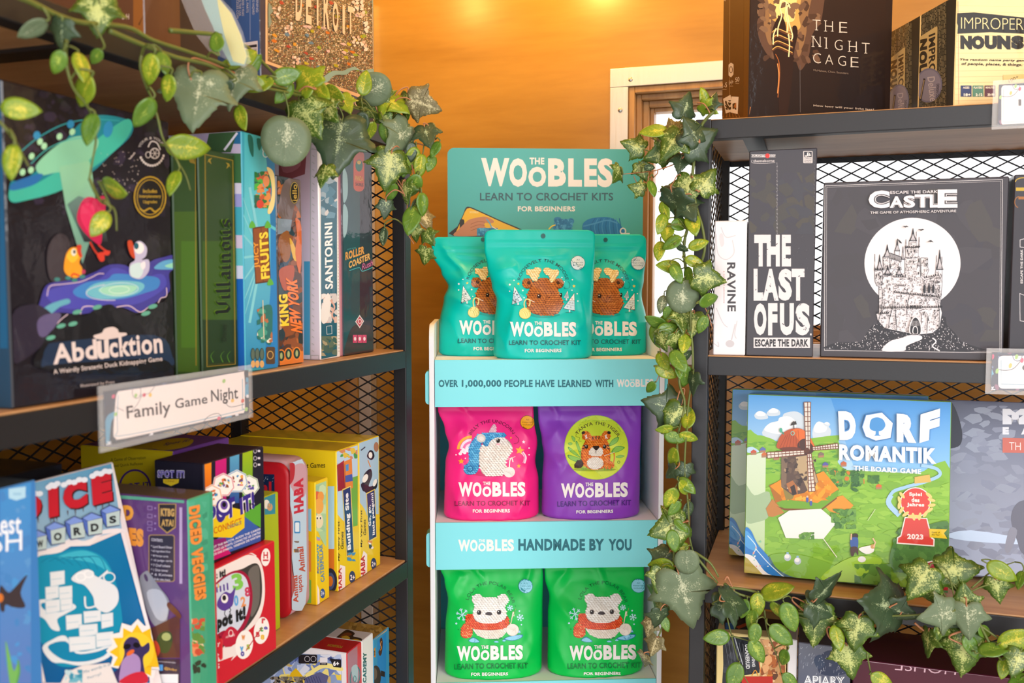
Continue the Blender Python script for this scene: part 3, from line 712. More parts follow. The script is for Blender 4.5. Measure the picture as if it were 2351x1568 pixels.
A.ell(515, 735, 38, 34, '#d9cfc4', 30); A.ell(520, 738, 20, 18, '#f3e9de', 30); A.ring(425, 985, 28, 28, 9, '#1f6aa2', n=16)
A.ell(655, 755, 15, 18, '#241b1b'); A.ell(651, 748, 4, 4, '#ffffff'); A.ell(655, 785, 18, 8, '#f2b9c1')
A.curve([(745, 980), (750, 920), (765, 895), (775, 930)], 9, '#f1e9e2'); A.line([(720, 910), (795, 885)], 4, '#e3d9d2'); A.ell(745, 1012, 47, 43, '#e9dfd8'); 
for k in range(4): A.curve([(705 + k * 14, 1000), (740 + k * 6, 1015 + k * 6), (780, 1000 + k * 12)], 3, '#cfc3ba')
star(A, 830, 835, 38, '#f6a81c', 10); A.curve([(850, 850), (875, 890), (865, 940)], 22, '#f7d6e6'); A.curve([(850, 850), (870, 890), (860, 940)], 7, '#ee6fa9')
star(A, 352, 925, 24, '#f6a81c'); star(A, 822, 962, 20, '#f6a81c'); star(A, 862, 766, 16, '#fbe3ee'); star(A, 758, 732, 10, '#f6a81c')
for x, y in ((905, 815), (905, 870), (385, 900), (312, 872)): A.ell(x, y, 6, 6, '#fbe3ee', 0, 10)
A.curve([(795, 712), (822, 740), (815, 772), (782, 780)], 3, '#7a1540')
sticker(A, 892, 606, 54, '#f3a51d', '#8a4a12')
woobles(A.use('title'), (330, 1212), (875, 1210), (330, 1094), WHT, .05)
A.text('LEARN TO CROCHET KIT', (303, 1288), (912, 1284), (303, 1248), '#8c1a4b', .015); A.text('FOR BEGINNERS', (447, 1342), (750, 1341), (447, 1314), WHT, .035)
A.build(M['foil'], p.root)
p = pouch('turquoise pouch standing behind the purple tiger pouch', G1, 1284, 1481, 905, 1, [(0, 0), (1, 0)], [(0, 0), (.6, 4), (1, 0)], '#0a93a8', folds=FRR, seed=9, back=.09, depth=.055, lean=.02)
FV = [(.03, .60, .22, .76, .10, .006), (.03, .52, .2, .40, .09, .006), (.97, .8, .82, .95, .06, .004), (.95, .35, .88, .05, .07, .004), (.1, .98, .2, .8, .05, .004), (.75, .95, .9, .72, .05, .003)]
p = pouch('purple pouch with a crocheted tiger on a lime disc, middle tier', G1, 1248, 1480, 905, 1, [(0, 0), (.3, 2), (.5, 6), (.62, 2), (.8, -6), (1, -8)], [(0, 0), (.4, 3), (.7, 7), (1, 10)], '#8b3fb8', folds=FV, seed=5, depth=.06, lean=.028)
A = p.art(zoom(*Z2)).use('artwork'); INK = '#4b6a1c'
A.ell(1457, 810, 262, 264, '#a7c92e', 0, 48); A.ell(1457, 810, 258, 260, '#cfe03a', 0, 48)
A.arc('TANYA THE TIGER', 1462, 815, 190, 146, 28, 27, '#4b3a2a', .012)
for P in ([(1330, 895), (1270, 830), (1225, 805), (1250, 850)], [(1335, 900), (1290, 780), (1300, 760), (1330, 830)], [(1335, 905), (1230, 870), (1235, 900), (1290, 925)], [(1560, 800), (1590, 745), (1640, 725), (1625, 770)], [(1580, 850), (1620, 800), (1690, 810), (1640, 845)], [(1255, 715), (1285, 735), (1280, 765), (1262, 750)], [(1225, 775), (1250, 768), (1262, 782), (1240, 792)], [(1615, 888), (1650, 872), (1688, 880), (1650, 896)]):
    A.spl(P, '#3f8f3a', 4); c = (sum(q[0] for q in P) / 4, sum(q[1] for q in P) / 4); A.spl([(c[0] + (q[0] - c[0]) * .84, c[1] + (q[1] - c[1]) * .84) for q in P], '#8cc653', 4)
A.curve([(1300, 690), (1290, 720), (1320, 730), (1315, 755), (1335, 760)], 3, INK); A.ring(1640, 930, 12, 12, 4, INK, n=12)
og = ['#f07f24', '#e66f18', '#f79338']
A.spl([(1270, 985), (1400, 975), (1610, 985), (1560, 1003), (1330, 1003)], '#9aad22', 3)
for cx, d in ((1375, 1), (1537, -1)):
    crochet(A, [(cx - 32 * d, 700), (cx - 8 * d, 675), (cx + 25 * d, 690), (cx + 38 * d, 730), (cx, 750), (cx - 30 * d, 740)], '#a8480e', og, 16, 12, 7); A.ell(cx - 24 * d, 690, 15, 12, '#2e1c16', -30 * d); A.line([(cx - 10, 712), (cx + 12, 738)], 7, '#f3e8da'); A.line([(cx - 4, 742), (cx + 2, 706)], 7, '#f3e8da')
crochet(A, [(1390, 730), (1450, 716), (1520, 725), (1560, 790), (1572, 870), (1560, 940), (1500, 985), (1400, 985), (1345, 940), (1332, 870), (1350, 790)], '#a8480e', og, 20, 14, 8)
for x0, y0, x1, y1 in ((1428, 722, 1430, 745), (1455, 716, 1455, 742), (1480, 718, 1478, 742), (1345, 800, 1365, 795), (1340, 822, 1362, 815), (1560, 800, 1540, 795), (1566, 822, 1544, 815)): A.line([(x0, y0), (x1, y1)], 8, '#33201a')
crochet(A, [(1395, 860), (1415, 815), (1450, 815), (1500, 815), (1510, 860), (1480, 882), (1425, 880)], '#c9bdb0', ['#f5efe6', '#ebe3d8'], 14, 10, 9)
A.spl([(1432, 800), (1475, 798), (1480, 812), (1456, 835), (1430, 812)], '#2a1a18'); A.line([(1454, 832), (1454, 858)], 5, '#2a1a18')
for x in (1376, 1524): A.ell(x, 805, 15, 17, '#241712'); A.ell(x - 4, 799, 4, 4, '#fff')
crochet(A, [(1380, 945), (1400, 905), (1450, 890), (1500, 908), (1515, 950), (1480, 982), (1410, 982)], '#c9bdb0', ['#f5efe6', '#ebe3d8'], 15, 10, 10)
crochet(A, [(1280, 950), (1310, 915), (1345, 925), (1350, 960), (1320, 980), (1285, 975)], '#2a1713', ['#43261c', '#38201a'], 14, 11, 11)
crochet(A, [(1515, 945), (1545, 920), (1590, 930), (1600, 970), (1560, 990), (1520, 978)], '#a8480e', og, 14, 11, 12)
A.curve([(1598, 935), (1605, 890), (1600, 855)], 8, '#e66f18'); A.line([(1520, 880), (1605, 850)], 4, '#f1e6d8')
for x in (1340, 1355, 1372, 1525, 1550, 1580): A.line([(x, 995), (x + (x % 9) - 4, 960)], 7, '#5da83c', True, True)
woobles(A.use('title'), (1170, 1222), (1713, 1213), (1170, 1104), WHT, .05)
A.text('LEARN TO CROCHET KIT', (1140, 1294), (1738, 1282), (1140, 1250), '#4a1c7c', .015); A.text('FOR BEGINNERS', (1294, 1348), (1592, 1343), (1294, 1322), WHT, .035)
A.build(M['foil'], p.root)
# ---- third tier: two green polar-bear pouches
Z3 = (960, 1180, 3.9183)
def bear(A, dx):
    A.fold = lambda p: (960 + (p[0] + dx) / 3.9183, 1180 + (p[1] - dx * .004) / 3.9183); A.use('artwork')
    A.arc('LOLA THE POLAR BEAR', 645, 835, 200, 163, 8, 30, '#0e7a3f', .008)
    def flake(x, y, r, c='#bfe8f4'):
        for k in range(3):
            a = R(60 * k + 15); A.line([(x - r * math.cos(a), y - r * math.sin(a)), (x + r * math.cos(a), y + r * math.sin(a))], 8, c)
            for sgn in (1, -1):
                ex, ey = x + sgn * r * .62 * math.cos(a), y + sgn * r * .62 * math.sin(a)
                for b in (.8, -.8): A.line([(ex, ey), (ex + sgn * r * .35 * math.cos(a + b), ey + sgn * r * .35 * math.sin(a + b))], 6, c)
    flake(398, 905, 58); flake(828, 845, 27); flake(918, 932, 32)
    for x, y, r in ((345, 985, 9), (362, 1040, 5), (910, 873, 8), (928, 995, 7), (875, 828, 4)): A.ell(x, y, r, r, '#bfe8f4' if r > 6 else '#0c6d3a', 0, 10)
    for P in ([(452, 1140), (500, 1110), (555, 1150), (500, 1158)], [(770, 1125), (840, 1095), (935, 1085), (925, 1115), (850, 1140)], [(680, 1150), (705, 1140), (728, 1152), (705, 1158)], [(755, 1142), (770, 1128), (790, 1140), (775, 1148)], [(895, 1060), (912, 1045), (920, 1068), (905, 1072)]):
        A.spl(P, '#1c7fb0', 4); c = (sum(q[0] for q in P) / len(P), sum(q[1] for q in P) / len(P)); A.spl([(c[0] + (q[0] - c[0]) * .88, c[1] + (q[1] - c[1]) * .8) for q in P], '#8fd4f0', 4)
    A.spl([(560, 1110), (680, 1132), (760, 1120), (700, 1100)], '#0a8a3e', 3)
    wh = ['#f7f2ec', '#f1eae2', '#fdfaf6']; dk = '#cfc5ba'
    crochet(A, [(495, 1030), (620, 1045), (800, 1025), (775, 1085), (720, 1118), (620, 1122), (545, 1095)], dk, ['#efe4d4', '#e9dcca', '#f5ecdf'], 22, 14, 2)
    for cx in (535, 763): crochet(A, [(cx + 50 * math.cos(k * .785), 770 + 50 * math.sin(k * .785)) for k in range(8)], dk, wh, 22, 16, 3)
    crochet(A, [(545, 775), (650, 748), (745, 775), (785, 850), (792, 930), (740, 980), (640, 992), (540, 975), (492, 920), (505, 840)], dk, wh, 26, 17, 4)
    for x, y in ((549, 886), (728, 884)): A.ell(x, y, 20, 22, '#4a3a36'); A.ell(x, y, 13, 15, '#17100f'); A.ell(x - 5, y - 7, 4, 4, '#fff')
    A.spl([(602, 898), (620, 882), (650, 882), (668, 900), (650, 912), (615, 908)], '#3b2f30')
    orr = ['#f0592a', '#e64c1e', '#f56a38']
    crochet(A, [(425, 950), (440, 905), (485, 905), (520, 960), (600, 985), (700, 982), (780, 950), (800, 915), (818, 960), (800, 1015), (720, 1040), (600, 1045), (500, 1030), (440, 1000)], '#a82c0c', orr, 20, 14, 5)
    crochet(A, [(415, 985), (460, 1000), (490, 1040), (485, 1090), (440, 1118), (390, 1100), (388, 1040)], '#b0400f', orr + ['#ff9a60'], 18, 13, 6)
    A.curve([(832, 990), (845, 930), (855, 880), (862, 920)], 8, '#f3efd8'); A.line([(822, 1000), (880, 850)], 3, '#b9b26a')
    A.ell(848, 1042, 57, 55, '#d9cdbf'); A.ell(846, 1040, 54, 52, '#f2e8dc')
    for k in range(5): A.curve([(800 + k * 16, 1010), (840 + k * 8, 1040), (880, 1020 + k * 14)], 3, '#ddd0c2')
    sticker(A, 965, 650, 60, '#9bdcf0', '#1d8c9a')
    woobles(A.use('title'), (350, 1318), (942, 1308), (350, 1188), WHT, .05)
    A.text('LEARN TO CROCHET KIT', (330, 1396), (982, 1384), (330, 1348), '#0a7c3c', .015); A.text('FOR BEGINNERS', (477, 1452), (808, 1448), (477, 1422), WHT, .035)
FG = [(.04, .62, .25, .5, .10, .007), (.03, .68, .2, .86, .09, .006), (.95, .3, .75, .06, .11, .006), (.06, .32, .2, .06, .09, .005), (.3, .95, .42, .75, .06, .003), (.9, .92, .8, .7, .06, .004)]
p = pouch('green pouch with a crocheted polar bear, left on the lowest tier', G1, 1016, 1249, 1272, 2, [(0, 0), (.4, 2), (.62, 8), (.78, 0), (.92, -14), (1, -16)], [(0, 0), (.5, 3), (.8, 5), (1, 2)], '#00c24e', folds=FG, seed=6, depth=.06, lean=.028)
A = p.art(); bear(A, 0); A.build(M['foil'], p.root)
FG2 = [(.04, .62, .26, .48, .10, .007), (.03, .70, .25, .9, .09, .006), (.97, .5, .8, .3, .09, .004), (.95, .25, .72, .04, .11, .006), (.06, .3, .2, .05, .09, .005), (.5, .95, .62, .7, .07, .003)]
p = pouch('green polar bear pouch, right on the lowest tier beside the hanging ivy', G1, 1263, 1491, 1272, 2, [(0, 0), (.5, 2), (.64, 6), (.8, -4), (1, -6)], [(0, 0), (.5, 5), (.8, 8), (1, 6)], '#00c24e', folds=FG2, seed=7, depth=.06, lean=.028)
A = p.art(); bear(A, 1013); A.build(M['foil'], p.root)
# ------------------------------------------------------------------ games on the left unit
ZA, ZB, ZC, ZD, ZE, ZF, ZG = (0, 0, 3.1367), (500, 0, 3.1364), (0, 450, 3.1357), (380, 290, 2.6569), (0, 820, 3.0161), (0, 1080, 3.2125), (540, 940, 2.4976)
ZP, ZQ, ZR = (380, 0, 6.534), (600, 1380, 6.53), (590, 0, 6.817)
# ---- middle board: the duck game
b = lbox('game_box', 'black game box with ducks, a pond and a flying saucer', 21, 398, 283, S2, {'front': '#1b171d', 'left': '#23455e', 'top': '#15121a'}, x=-.562, depth=.05, at='r')
A = b.face('front'); A.fold = zoom(*ZA); A.use('artwork')
A.specks(11, 160, (75, 640, 1240, 1560), ['#2a2430', '#241f2c', '#30283a', '#1d1822'], 14, 46, 1.5)
A.spl([(75, 1310), (180, 1290), (400, 1100), (560, 900), (700, 830), (880, 850), (955, 900), (930, 990), (800, 1110), (660, 1240), (440, 1370), (200, 1440), (75, 1450)], '#1c7f8c', 5)
A.spl([(75, 1360), (220, 1340), (430, 1220), (560, 1130), (700, 1000), (900, 860), (950, 905), (900, 1010), (760, 1140), (620, 1240), (440, 1370), (200, 1440), (75, 1450)], '#3fb09b', 5)
A.spl([(255, 1200), (330, 1110), (450, 1020), (560, 980), (690, 990), (700, 1060), (620, 1180), (540, 1260), (420, 1240), (300, 1260)], '#86c9a4', 5)
A.spl([(75, 1330), (150, 1290), (300, 1250), (260, 1320), (150, 1360), (75, 1370)], '#2a6aa8', 4)
A.curve([(150, 1090), (260, 1000), (420, 910), (560, 870), (700, 860), (860, 870)], 8, '#2f9aa0'); A.curve([(220, 1180), (330, 1080), (480, 1010), (640, 990)], 6, '#49b8b0')
for x, y in ((160, 1240), (220, 1225), (225, 1125), (285, 1020), (315, 1052), (425, 983), (517, 950)): A.ell(x, y, 20, 25, '#a7dcae', 20)
for x, y in ((505, 895), (262, 975), (775, 930)): A.ell(x, y, 26 if x != 775 else 34, 30 if x != 775 else 60, '#2b86b4', 10)
A.poly([(420, 1200), (640, 1160), (660, 1250), (700, 1560), (590, 1900), (470, 1500)], ('#8ecaa2', '#6d9a8e'))
rnd = random.Random(5)
for k in range(70): x, y = rnd.uniform(720, 1000), rnd.uniform(1090, 1400); A.ell(x, y, rnd.uniform(1.5, 4.5), 3, '#cfc0b8', 0, 6, False)
A.line([(930, 1145), (968, 1100)], 6, '#cfc0b8')
A.ring(1090, 1090, 92, 118, 0.1, '#1b171d'); A.arc('YOUR & YOUR', 1088, 1085, 82, 165, 25, 18, '#d8cfcb', 0); A.ring(1110, 1105, 36, 40, 7, '#d8cfcb'); A.ring(1062, 1115, 20, 24, 5, '#d8cfcb'); A.curve([(1062, 1060), (1085, 1020), (1125, 1030), (1150, 1080)], 8, '#d8cfcb')
for k in range(6): a = k * 1.05; A.line([(1110, 1105), (1110 + 33 * math.cos(a), 1105 + 37 * math.sin(a))], 4, '#d8cfcb')
for k in range(13): a = R(20 + k * 11); A.rect(1088 + 90 * math.cos(a) - 7, 1085 + 108 * math.sin(a) - 8, 1088 + 90 * math.cos(a) + 7, 1085 + 108 * math.sin(a) + 8, '#d8cfcb', False)
A.use('award_seal'); A.ell(1075, 1420, 118, 152, '#b08f28'); A.ell(1075, 1420, 108, 141, '#1d1a1a'); A.ring(1075, 1420, 96, 128, 6, '#b08f28')
for t, y in (('Includes', 1362), ('Interplanetary', 1402), ('Upgrades', 1442)): A.tx(t, 1075 - (78 if len(t) > 9 else 50), y, 1075 + (78 if len(t) > 9 else 50), y + 28, '#c9a63a', .01)
A.curve([(1000, 1500), (1030, 1520), (1075, 1500), (1110, 1525), (1150, 1498)], 12, '#b08f28')
A.fold = zoom(*ZC); A.use('artwork')
A.poly([(480, 60), (560, 0), (720, 60), (770, 330), (600, 330)], ('#67877f', '#28262c'))
A.spl([(560, 90), (600, 20), (660, 10), (740, 60), (750, 110), (720, 180), (730, 260), (715, 350), (660, 320), (590, 250), (548, 170)], '#c41c4e', 5); A.spl([(590, 60), (660, 60), (680, 160), (650, 280), (600, 220), (570, 140)], '#dd2c5f', 4)
A.spl([(690, 20), (740, 0), (760, 60), (735, 90), (700, 70)], '#b81748', 4); A.curve([(640, 330), (680, 400), (720, 440)], 14, '#c03a28', taper=False); A.curve([(700, 350), (740, 385), (780, 405)], 14, '#c03a28'); A.spl([(690, 420), (735, 405), (745, 460), (715, 470)], '#d23d2c', 3); A.spl([(735, 400), (785, 395), (775, 425), (745, 425)], '#d23d2c', 3)
A.spl([(330, 420), (360, 320), (420, 270), (480, 300), (495, 370), (470, 500), (480, 600), (380, 620), (340, 560)], '#3a3236', 5)
A.spl([(280, 760), (330, 640), (470, 610), (560, 590), (680, 545), (780, 495), (900, 500), (980, 560), (1080, 470), (1170, 440), (1250, 430), (1250, 520), (1210, 560), (1215, 680), (1150, 740), (1060, 800), (980, 840), (860, 800), (720, 830), (560, 850), (400, 840), (320, 900), (260, 860)], '#3f3a8f', 5)
A.spl([(320, 700), (480, 640), (700, 600), (800, 520), (900, 540), (980, 600), (1150, 560), (1190, 640), (1100, 720), (960, 780), (800, 780), (600, 810), (420, 800)], '#4a48a8', 5)
A.spl([(520, 680), (620, 620), (760, 600), (820, 560), (980, 570), (1130, 590), (1130, 660), (1030, 700), (880, 740), (700, 745), (560, 730)], '#3f7fc0', 5)
A.spl([(610, 690), (680, 630), (840, 610), (1000, 620), (1030, 660), (960, 710), (800, 740), (680, 735)], '#6db6c4', 5); A.spl([(700, 680), (770, 650), (900, 640), (980, 655), (930, 700), (800, 715)], '#9bd3b6', 5)
A.ring(850, 675, 75, 28, 4, '#d9e8d8', -3); A.ring(850, 672, 140, 48, 4, '#cfe4dc', -3); A.ring(820, 690, 210, 62, 5, '#d9cfd6', -3, a0=90, a1=250)
A.spl([(270, 850), (330, 790), (400, 760), (480, 740), (495, 770), (420, 800), (340, 860)], '#5fa3b4', 4); A.spl([(1100, 520), (1160, 470), (1250, 460), (1250, 520), (1180, 530)], '#5b9fc8', 4); A.spl([(1180, 500), (1250, 480), (1250, 515), (1200, 515)], '#8ed0b4', 3)
A.curve([(330, 720), (350, 650), (440, 635), (560, 620), (640, 590), (700, 560), (740, 560)], 6, '#d9c0cc'); A.curve([(570, 850), (590, 800), (660, 795), (740, 830)], 7, '#d9c0cc'); A.curve([(830, 800), (920, 790), (1000, 835), (1060, 800)], 7, '#d9c0cc'); A.curve([(1130, 770), (1150, 735), (1190, 720), (1190, 660)], 6, '#d9c0cc'); A.curve([(400, 920), (440, 880), (480, 850)], 6, '#d9c0cc')
A.spl([(75, 860), (200, 780), (300, 800), (380, 880), (330, 1000), (270, 1100), (75, 1200)], '#2b2533', 4); A.spl([(260, 900), (330, 850), (430, 850), (380, 950), (320, 1010), (270, 1000)], '#5d5378', 4)
A.spl([(300, 1060), (380, 950), (460, 880), (600, 860), (700, 800), (790, 780), (850, 830), (930, 860), (1000, 850), (1090, 780), (1170, 760), (1230, 700), (1240, 1000), (1240, 1250), (300, 1250)], '#17171a', 5)
for x, y in ((430, 935), (515, 920), (545, 835), (690, 800), (1090, 795), (355, 1020), (1040, 845)): A.ell(x, y, 34, 16, '#5fa58c', -15)
A.spl([(300, 1150), (330, 1080), (420, 1050), (1100, 1000), (1230, 1150), (1230, 1220), (1100, 1170), (400, 1210), (290, 1230)], '#22324a', 4)
# yellow duckling and white duck
A.spl([(450, 530), (455, 460), (475, 400), (510, 370), (560, 380), (575, 430), (560, 480), (580, 520), (575, 570), (530, 590), (475, 570)], '#ef9b1d', 5); A.spl([(470, 440), (490, 395), (530, 375), (560, 400), (555, 440), (510, 480)], '#f4bb2e', 4); A.spl([(540, 360), (575, 355), (572, 395), (582, 440), (555, 430)], '#cf3c22', 3); A.ell(520, 405, 18, 26, '#f1e9dc'); A.ell(524, 402, 9, 14, '#221c1c')
for x, y in ((480, 590), (525, 605), (580, 580), (400, 600)): A.ell(x, y, 22, 14, '#3c7f78')
A.curve([(500, 580), (520, 560), (560, 575)], 12, '#cf3c22'); A.ell(590, 545, 14, 16, '#b43355')
A.spl([(920, 560), (925, 490), (960, 460), (945, 400), (960, 340), (1000, 325), (1045, 370), (1040, 430), (1010, 460), (1060, 460), (1060, 540), (1010, 595), (950, 590)], '#b9b4cf', 5); A.spl([(925, 550), (930, 500), (1000, 480), (1020, 540), (990, 590), (940, 580)], '#c6dcdc', 4); A.spl([(905, 330), (940, 325), (955, 400), (960, 450), (925, 420)], '#c2431f', 3); A.ell(990, 375, 36, 42, '#eee8e4'); A.ell(970, 360, 17, 24, '#1f5a6b'); A.spl([(1000, 490), (1030, 470), (1035, 510), (1015, 530)], '#e8e2e6', 3)
A.use('title'); A.spl([(660, 1005), (720, 985), (740, 955), (800, 942), (835, 960), (845, 982), (895, 985), (890, 1005), (780, 1030), (690, 1030)], '#d9c7c0', 4)
A.text('Abd', (372, 1215), (690, 1172), (362, 1070), '#dcccc6', .03); A.text('u', (690, 1180), (775, 1165), (683, 1045), '#dcccc6', .045); A.text('cktion', (780, 1165), (1162, 1130), (768, 1012), '#dcccc6', .03)
A.text('A Weirdly Strategic Duck Kidnapping Game', (375, 1292), (1160, 1196), (370, 1248), '#cfc0ba', .02); A.text('Illustrated by Pops', (568, 1382), (812, 1352), (566, 1356), '#cfc0ba', 0)
b.face('left').use('artwork').rect(0, 250, 18, 800, '#1d5a80'); b.done()
# ---- two green books of villains
BLK = {'V': ([[(-.22, 1.42), (.0, 1.6), (.12, 1.4), (.14, .35), (.44, .02)], [(.44, .02), (.74, .4), (.76, 1.3), (.92, 1.6)]], 1.2), 'i': ([[(-.1, .88), (.05, .98), (.05, .14), (.2, .06)], [(.0, 1.3), (.12, 1.36)]], .5),
       'l': ([[(-.1, 1.5), (.05, 1.6), (.05, .14), (.2, .06)]], .5), 'a': ([[(.02, .84), (.25, .98), (.42, .86), (.42, .14), (.56, .06)], [(.42, .55), (.06, .4), (.04, .16), (.22, .04), (.42, .2)]], .82),
       'n': ([[(-.1, .88), (.05, .98), (.05, .12), (.14, .04)], [(.05, .8), (.36, .98), (.52, .84), (.52, .12), (.66, .06)]], .98), 'o': ([[(.24, .98), (.02, .8), (.02, .2), (.24, .03), (.5, .2), (.5, .8), (.24, .98)]], .82),
       'u': ([[(-.1, .9), (.05, .96), (.05, .2), (.22, .04), (.46, .2)], [(.4, .9), (.52, .98), (.52, .14), (.66, .06)]], .98), 's': ([[(.48, .84), (.26, .98), (.06, .84), (.08, .6), (.42, .42), (.46, .18), (.24, .03), (.0, .16)]], .7)}
def blackletter(A, bl, br, tl, col, nib):
    """gothic lettering drawn with a slanted broad nib"""
    word = 'Villainous'; W = sum(BLK[c][1] for c in word); bl, br, tl = Vector(bl), Vector(br), Vector(tl); e, u = (br - bl) / W, (tl - bl) / 1.6; x = 0.; n = Vector((nib * .5 * .8, nib * .5 * .6))
    for c in word:
        for S in BLK[c][0]:
            for p, q in zip(S, S[1:]):
                A.poly([tuple(bl + e * (x + a[0] + s * n.x) + u * (a[1] + s * n.y)) for a, s in ((p, -1), (p, 1), (q, 1), (q, -1))], col)
        x += BLK[c][1]
def villain(lbl, px0, px1, top, letter, x, at='r'):
    b = lbox('game_box', lbl, px0, px1, top, S2, {'front': ('#27451c'), 'left': '#1a2a14', 'top': '#2a3620'}, x=x, depth=.22, at=at, m='print')
    A = b.face('front'); A.fold = zoom(*ZD); return b, A
b, A = villain('plain green game box between the duck box and the gothic-lettered green box', 403, 458, 345, 0, -.572)
A.use('artwork').rect(45, 520, 200, 1500, '#3a5a18'); A.rect(95, 700, 190, 1350, '#41691a'); A.line([(182, 195), (186, 1460)], 5, '#8a7426'); A.poly([(135, 195), (170, 185), (180, 230), (150, 222)], '#7d6b26'); b.done()
b, A = villain('dark green game box with black gothic lettering up its spine', 462, 545, 340, 1, -.572, 'l')
A.use('artwork').rect(225, 130, 445, 900, '#2c4420'); A.rect(225, 700, 445, 1250, '#37561c'); A.rect(225, 1180, 445, 1500, '#22391d')
A.frame([(238, 168), (412, 206), (428, 1452), (250, 1468)], 4.5, '#94802c'); A.frame([(246, 178), (405, 214), (420, 1442), (258, 1456)], 1.5, '#6f6224')
for x, y, s in ((262, 200, 1), (388, 228, -1)): A.poly([(x, y), (x + 22 * s, y - 8), (x + 10 * s, y + 8), (x + 18 * s, y + 32), (x - 2 * s, y + 14), (x - 10 * s, y + 30)], '#94802c')
for x in (290, 350, 390): A.curve([(x, 1440), (x - 14, 1400), (x + 8, 1370)], 8, '#4a7a26', taper=True)
A.use('title'); blackletter(A, (388, 1138), (394, 556), (300, 1142), '#5c8220', .42); blackletter(A, (388, 1138), (394, 556), (300, 1142), '#0f170e', .30); A.use('artwork').text('Disney', (372, 1310), (372, 1205), (332, 1310), '#16240f', 0); b.done()
# ---- juicy fruits
b = lbox('game_box', 'tall blue-green game box with a wooden fruit sign on its spine', 561, 637, 303, S2, {'front': '#3aa0b4', 'left': '#c9c6d6', 'top': '#4fa9b4'}, x=-.565, depth=.23, at='l', m='print')
A = b.face('left'); A.use('artwork')
for y0, y1, c in ((300, 330, '#2d6f9c'), (330, 352, '#c4b6d0'), (352, 420, '#3e6a40'), (420, 445, '#d7cfe0'), (445, 475, '#9d9bd0'), (475, 540, '#46a7b8'), (540, 570, '#d2c2d8'), (570, 610, '#64bcc4'), (610, 640, '#cfd3e6'), (640, 850, '#1f63b4')): A.poly([(395, y0 - 3), (562, y0), (562, y1), (395, y1)], c)
A.poly([(395, 300), (500, 302), (470, 345), (395, 350)], '#b6a6c4'); A.poly([(480, 302), (545, 302), (530, 350), (470, 350)], '#3e5f3c'); A.line([(515, 345), (545, 305)], 5, '#e8e2ee')
A = b.face('front'); A.fold = zoom(*ZD); A.use('artwork').poly([(480, 30), (690, 90), (690, 700), (480, 700)], ('#48b4bc', '#5fc0d0')); A.poly([(480, 700), (690, 700), (690, 1480), (480, 1480)], ('#63bcd2', '#2c86b4'))
A.poly([(600, 60), (690, 90), (690, 620), (640, 600), (625, 300)], '#2674a8'); A.poly([(640, 620), (690, 640), (690, 1480), (600, 1480), (640, 1000)], '#2a7fc0')
for k in range(9): a = R(100 + k * 20); A.line([(585, 785), (585 + 420 * math.cos(a), 785 + 420 * math.sin(a))], 16, '#7fcbd6')
A.ring(610, 165, 20, 26, 6, '#cfe9ee'); A.ring(600, 140, 12, 16, 5, '#cfe9ee'); A.spl([(500, 55), (530, 70), (535, 185), (512, 150)], '#1f6a5c', 3); A.spl([(555, 75), (590, 90), (570, 150)], '#1f6a5c', 3)
A.specks(21, 60, (540, 275, 640, 500), ['#2f8f34', '#49ad3e', '#1f6f2c', '#c3572c', '#2b5c46', '#d98a42'], 9, 24, 1.3); A.spl([(615, 250), (660, 290), (665, 460), (640, 530), (620, 520), (645, 420), (640, 330)], '#e6d48c', 4)
A.ell(612, 335, 20, 34, '#e08a52'); A.ell(575, 475, 22, 26, '#d0402c')
A.poly([(528, 618), (625, 605), (640, 948), (546, 962)], '#5e3218'); A.poly([(534, 626), (618, 612), (632, 940), (551, 953)], '#8c4c22'); A.line([(580, 615), (594, 955)], 4, '#5e3218')
for x, y in ((525, 600), (635, 950), (620, 600)): A.spl([(x - 18, y + 18), (x, y - 25), (x + 22, y + 14)], '#5cae3a', 3)
A.use('title').text('JUICY', (577, 862), (570, 700), (540, 868), '#e79a2c', .03); A.text('FRUITS', (634, 925), (622, 640), (580, 934), '#f4d33c', .04); A.use('artwork')
A.spl([(560, 1120), (640, 1090), (650, 1200), (640, 1330), (600, 1300), (580, 1190)], '#2e6f68', 4); A.specks(22, 26, (555, 1110, 650, 1320), ['#2d6f64', '#e4e0cf', '#b06a42', '#4a9a86'], 10, 24); A.line([(590, 1060), (598, 1300)], 5, '#d8cfae')
A.rrect(610, 1345, 665, 1450, 10, '#55402f'); A.ring(636, 1395, 20, 26, 5, '#c9a15a')
for x in (530, 556, 584): A.ell(x, 1390, 14, 38, '#3a4a44'); A.ell(x, 1390, 10, 32, '#5a6a5c'); A.ell(x, 1450, 13, 22, '#d9a868')
b.done()
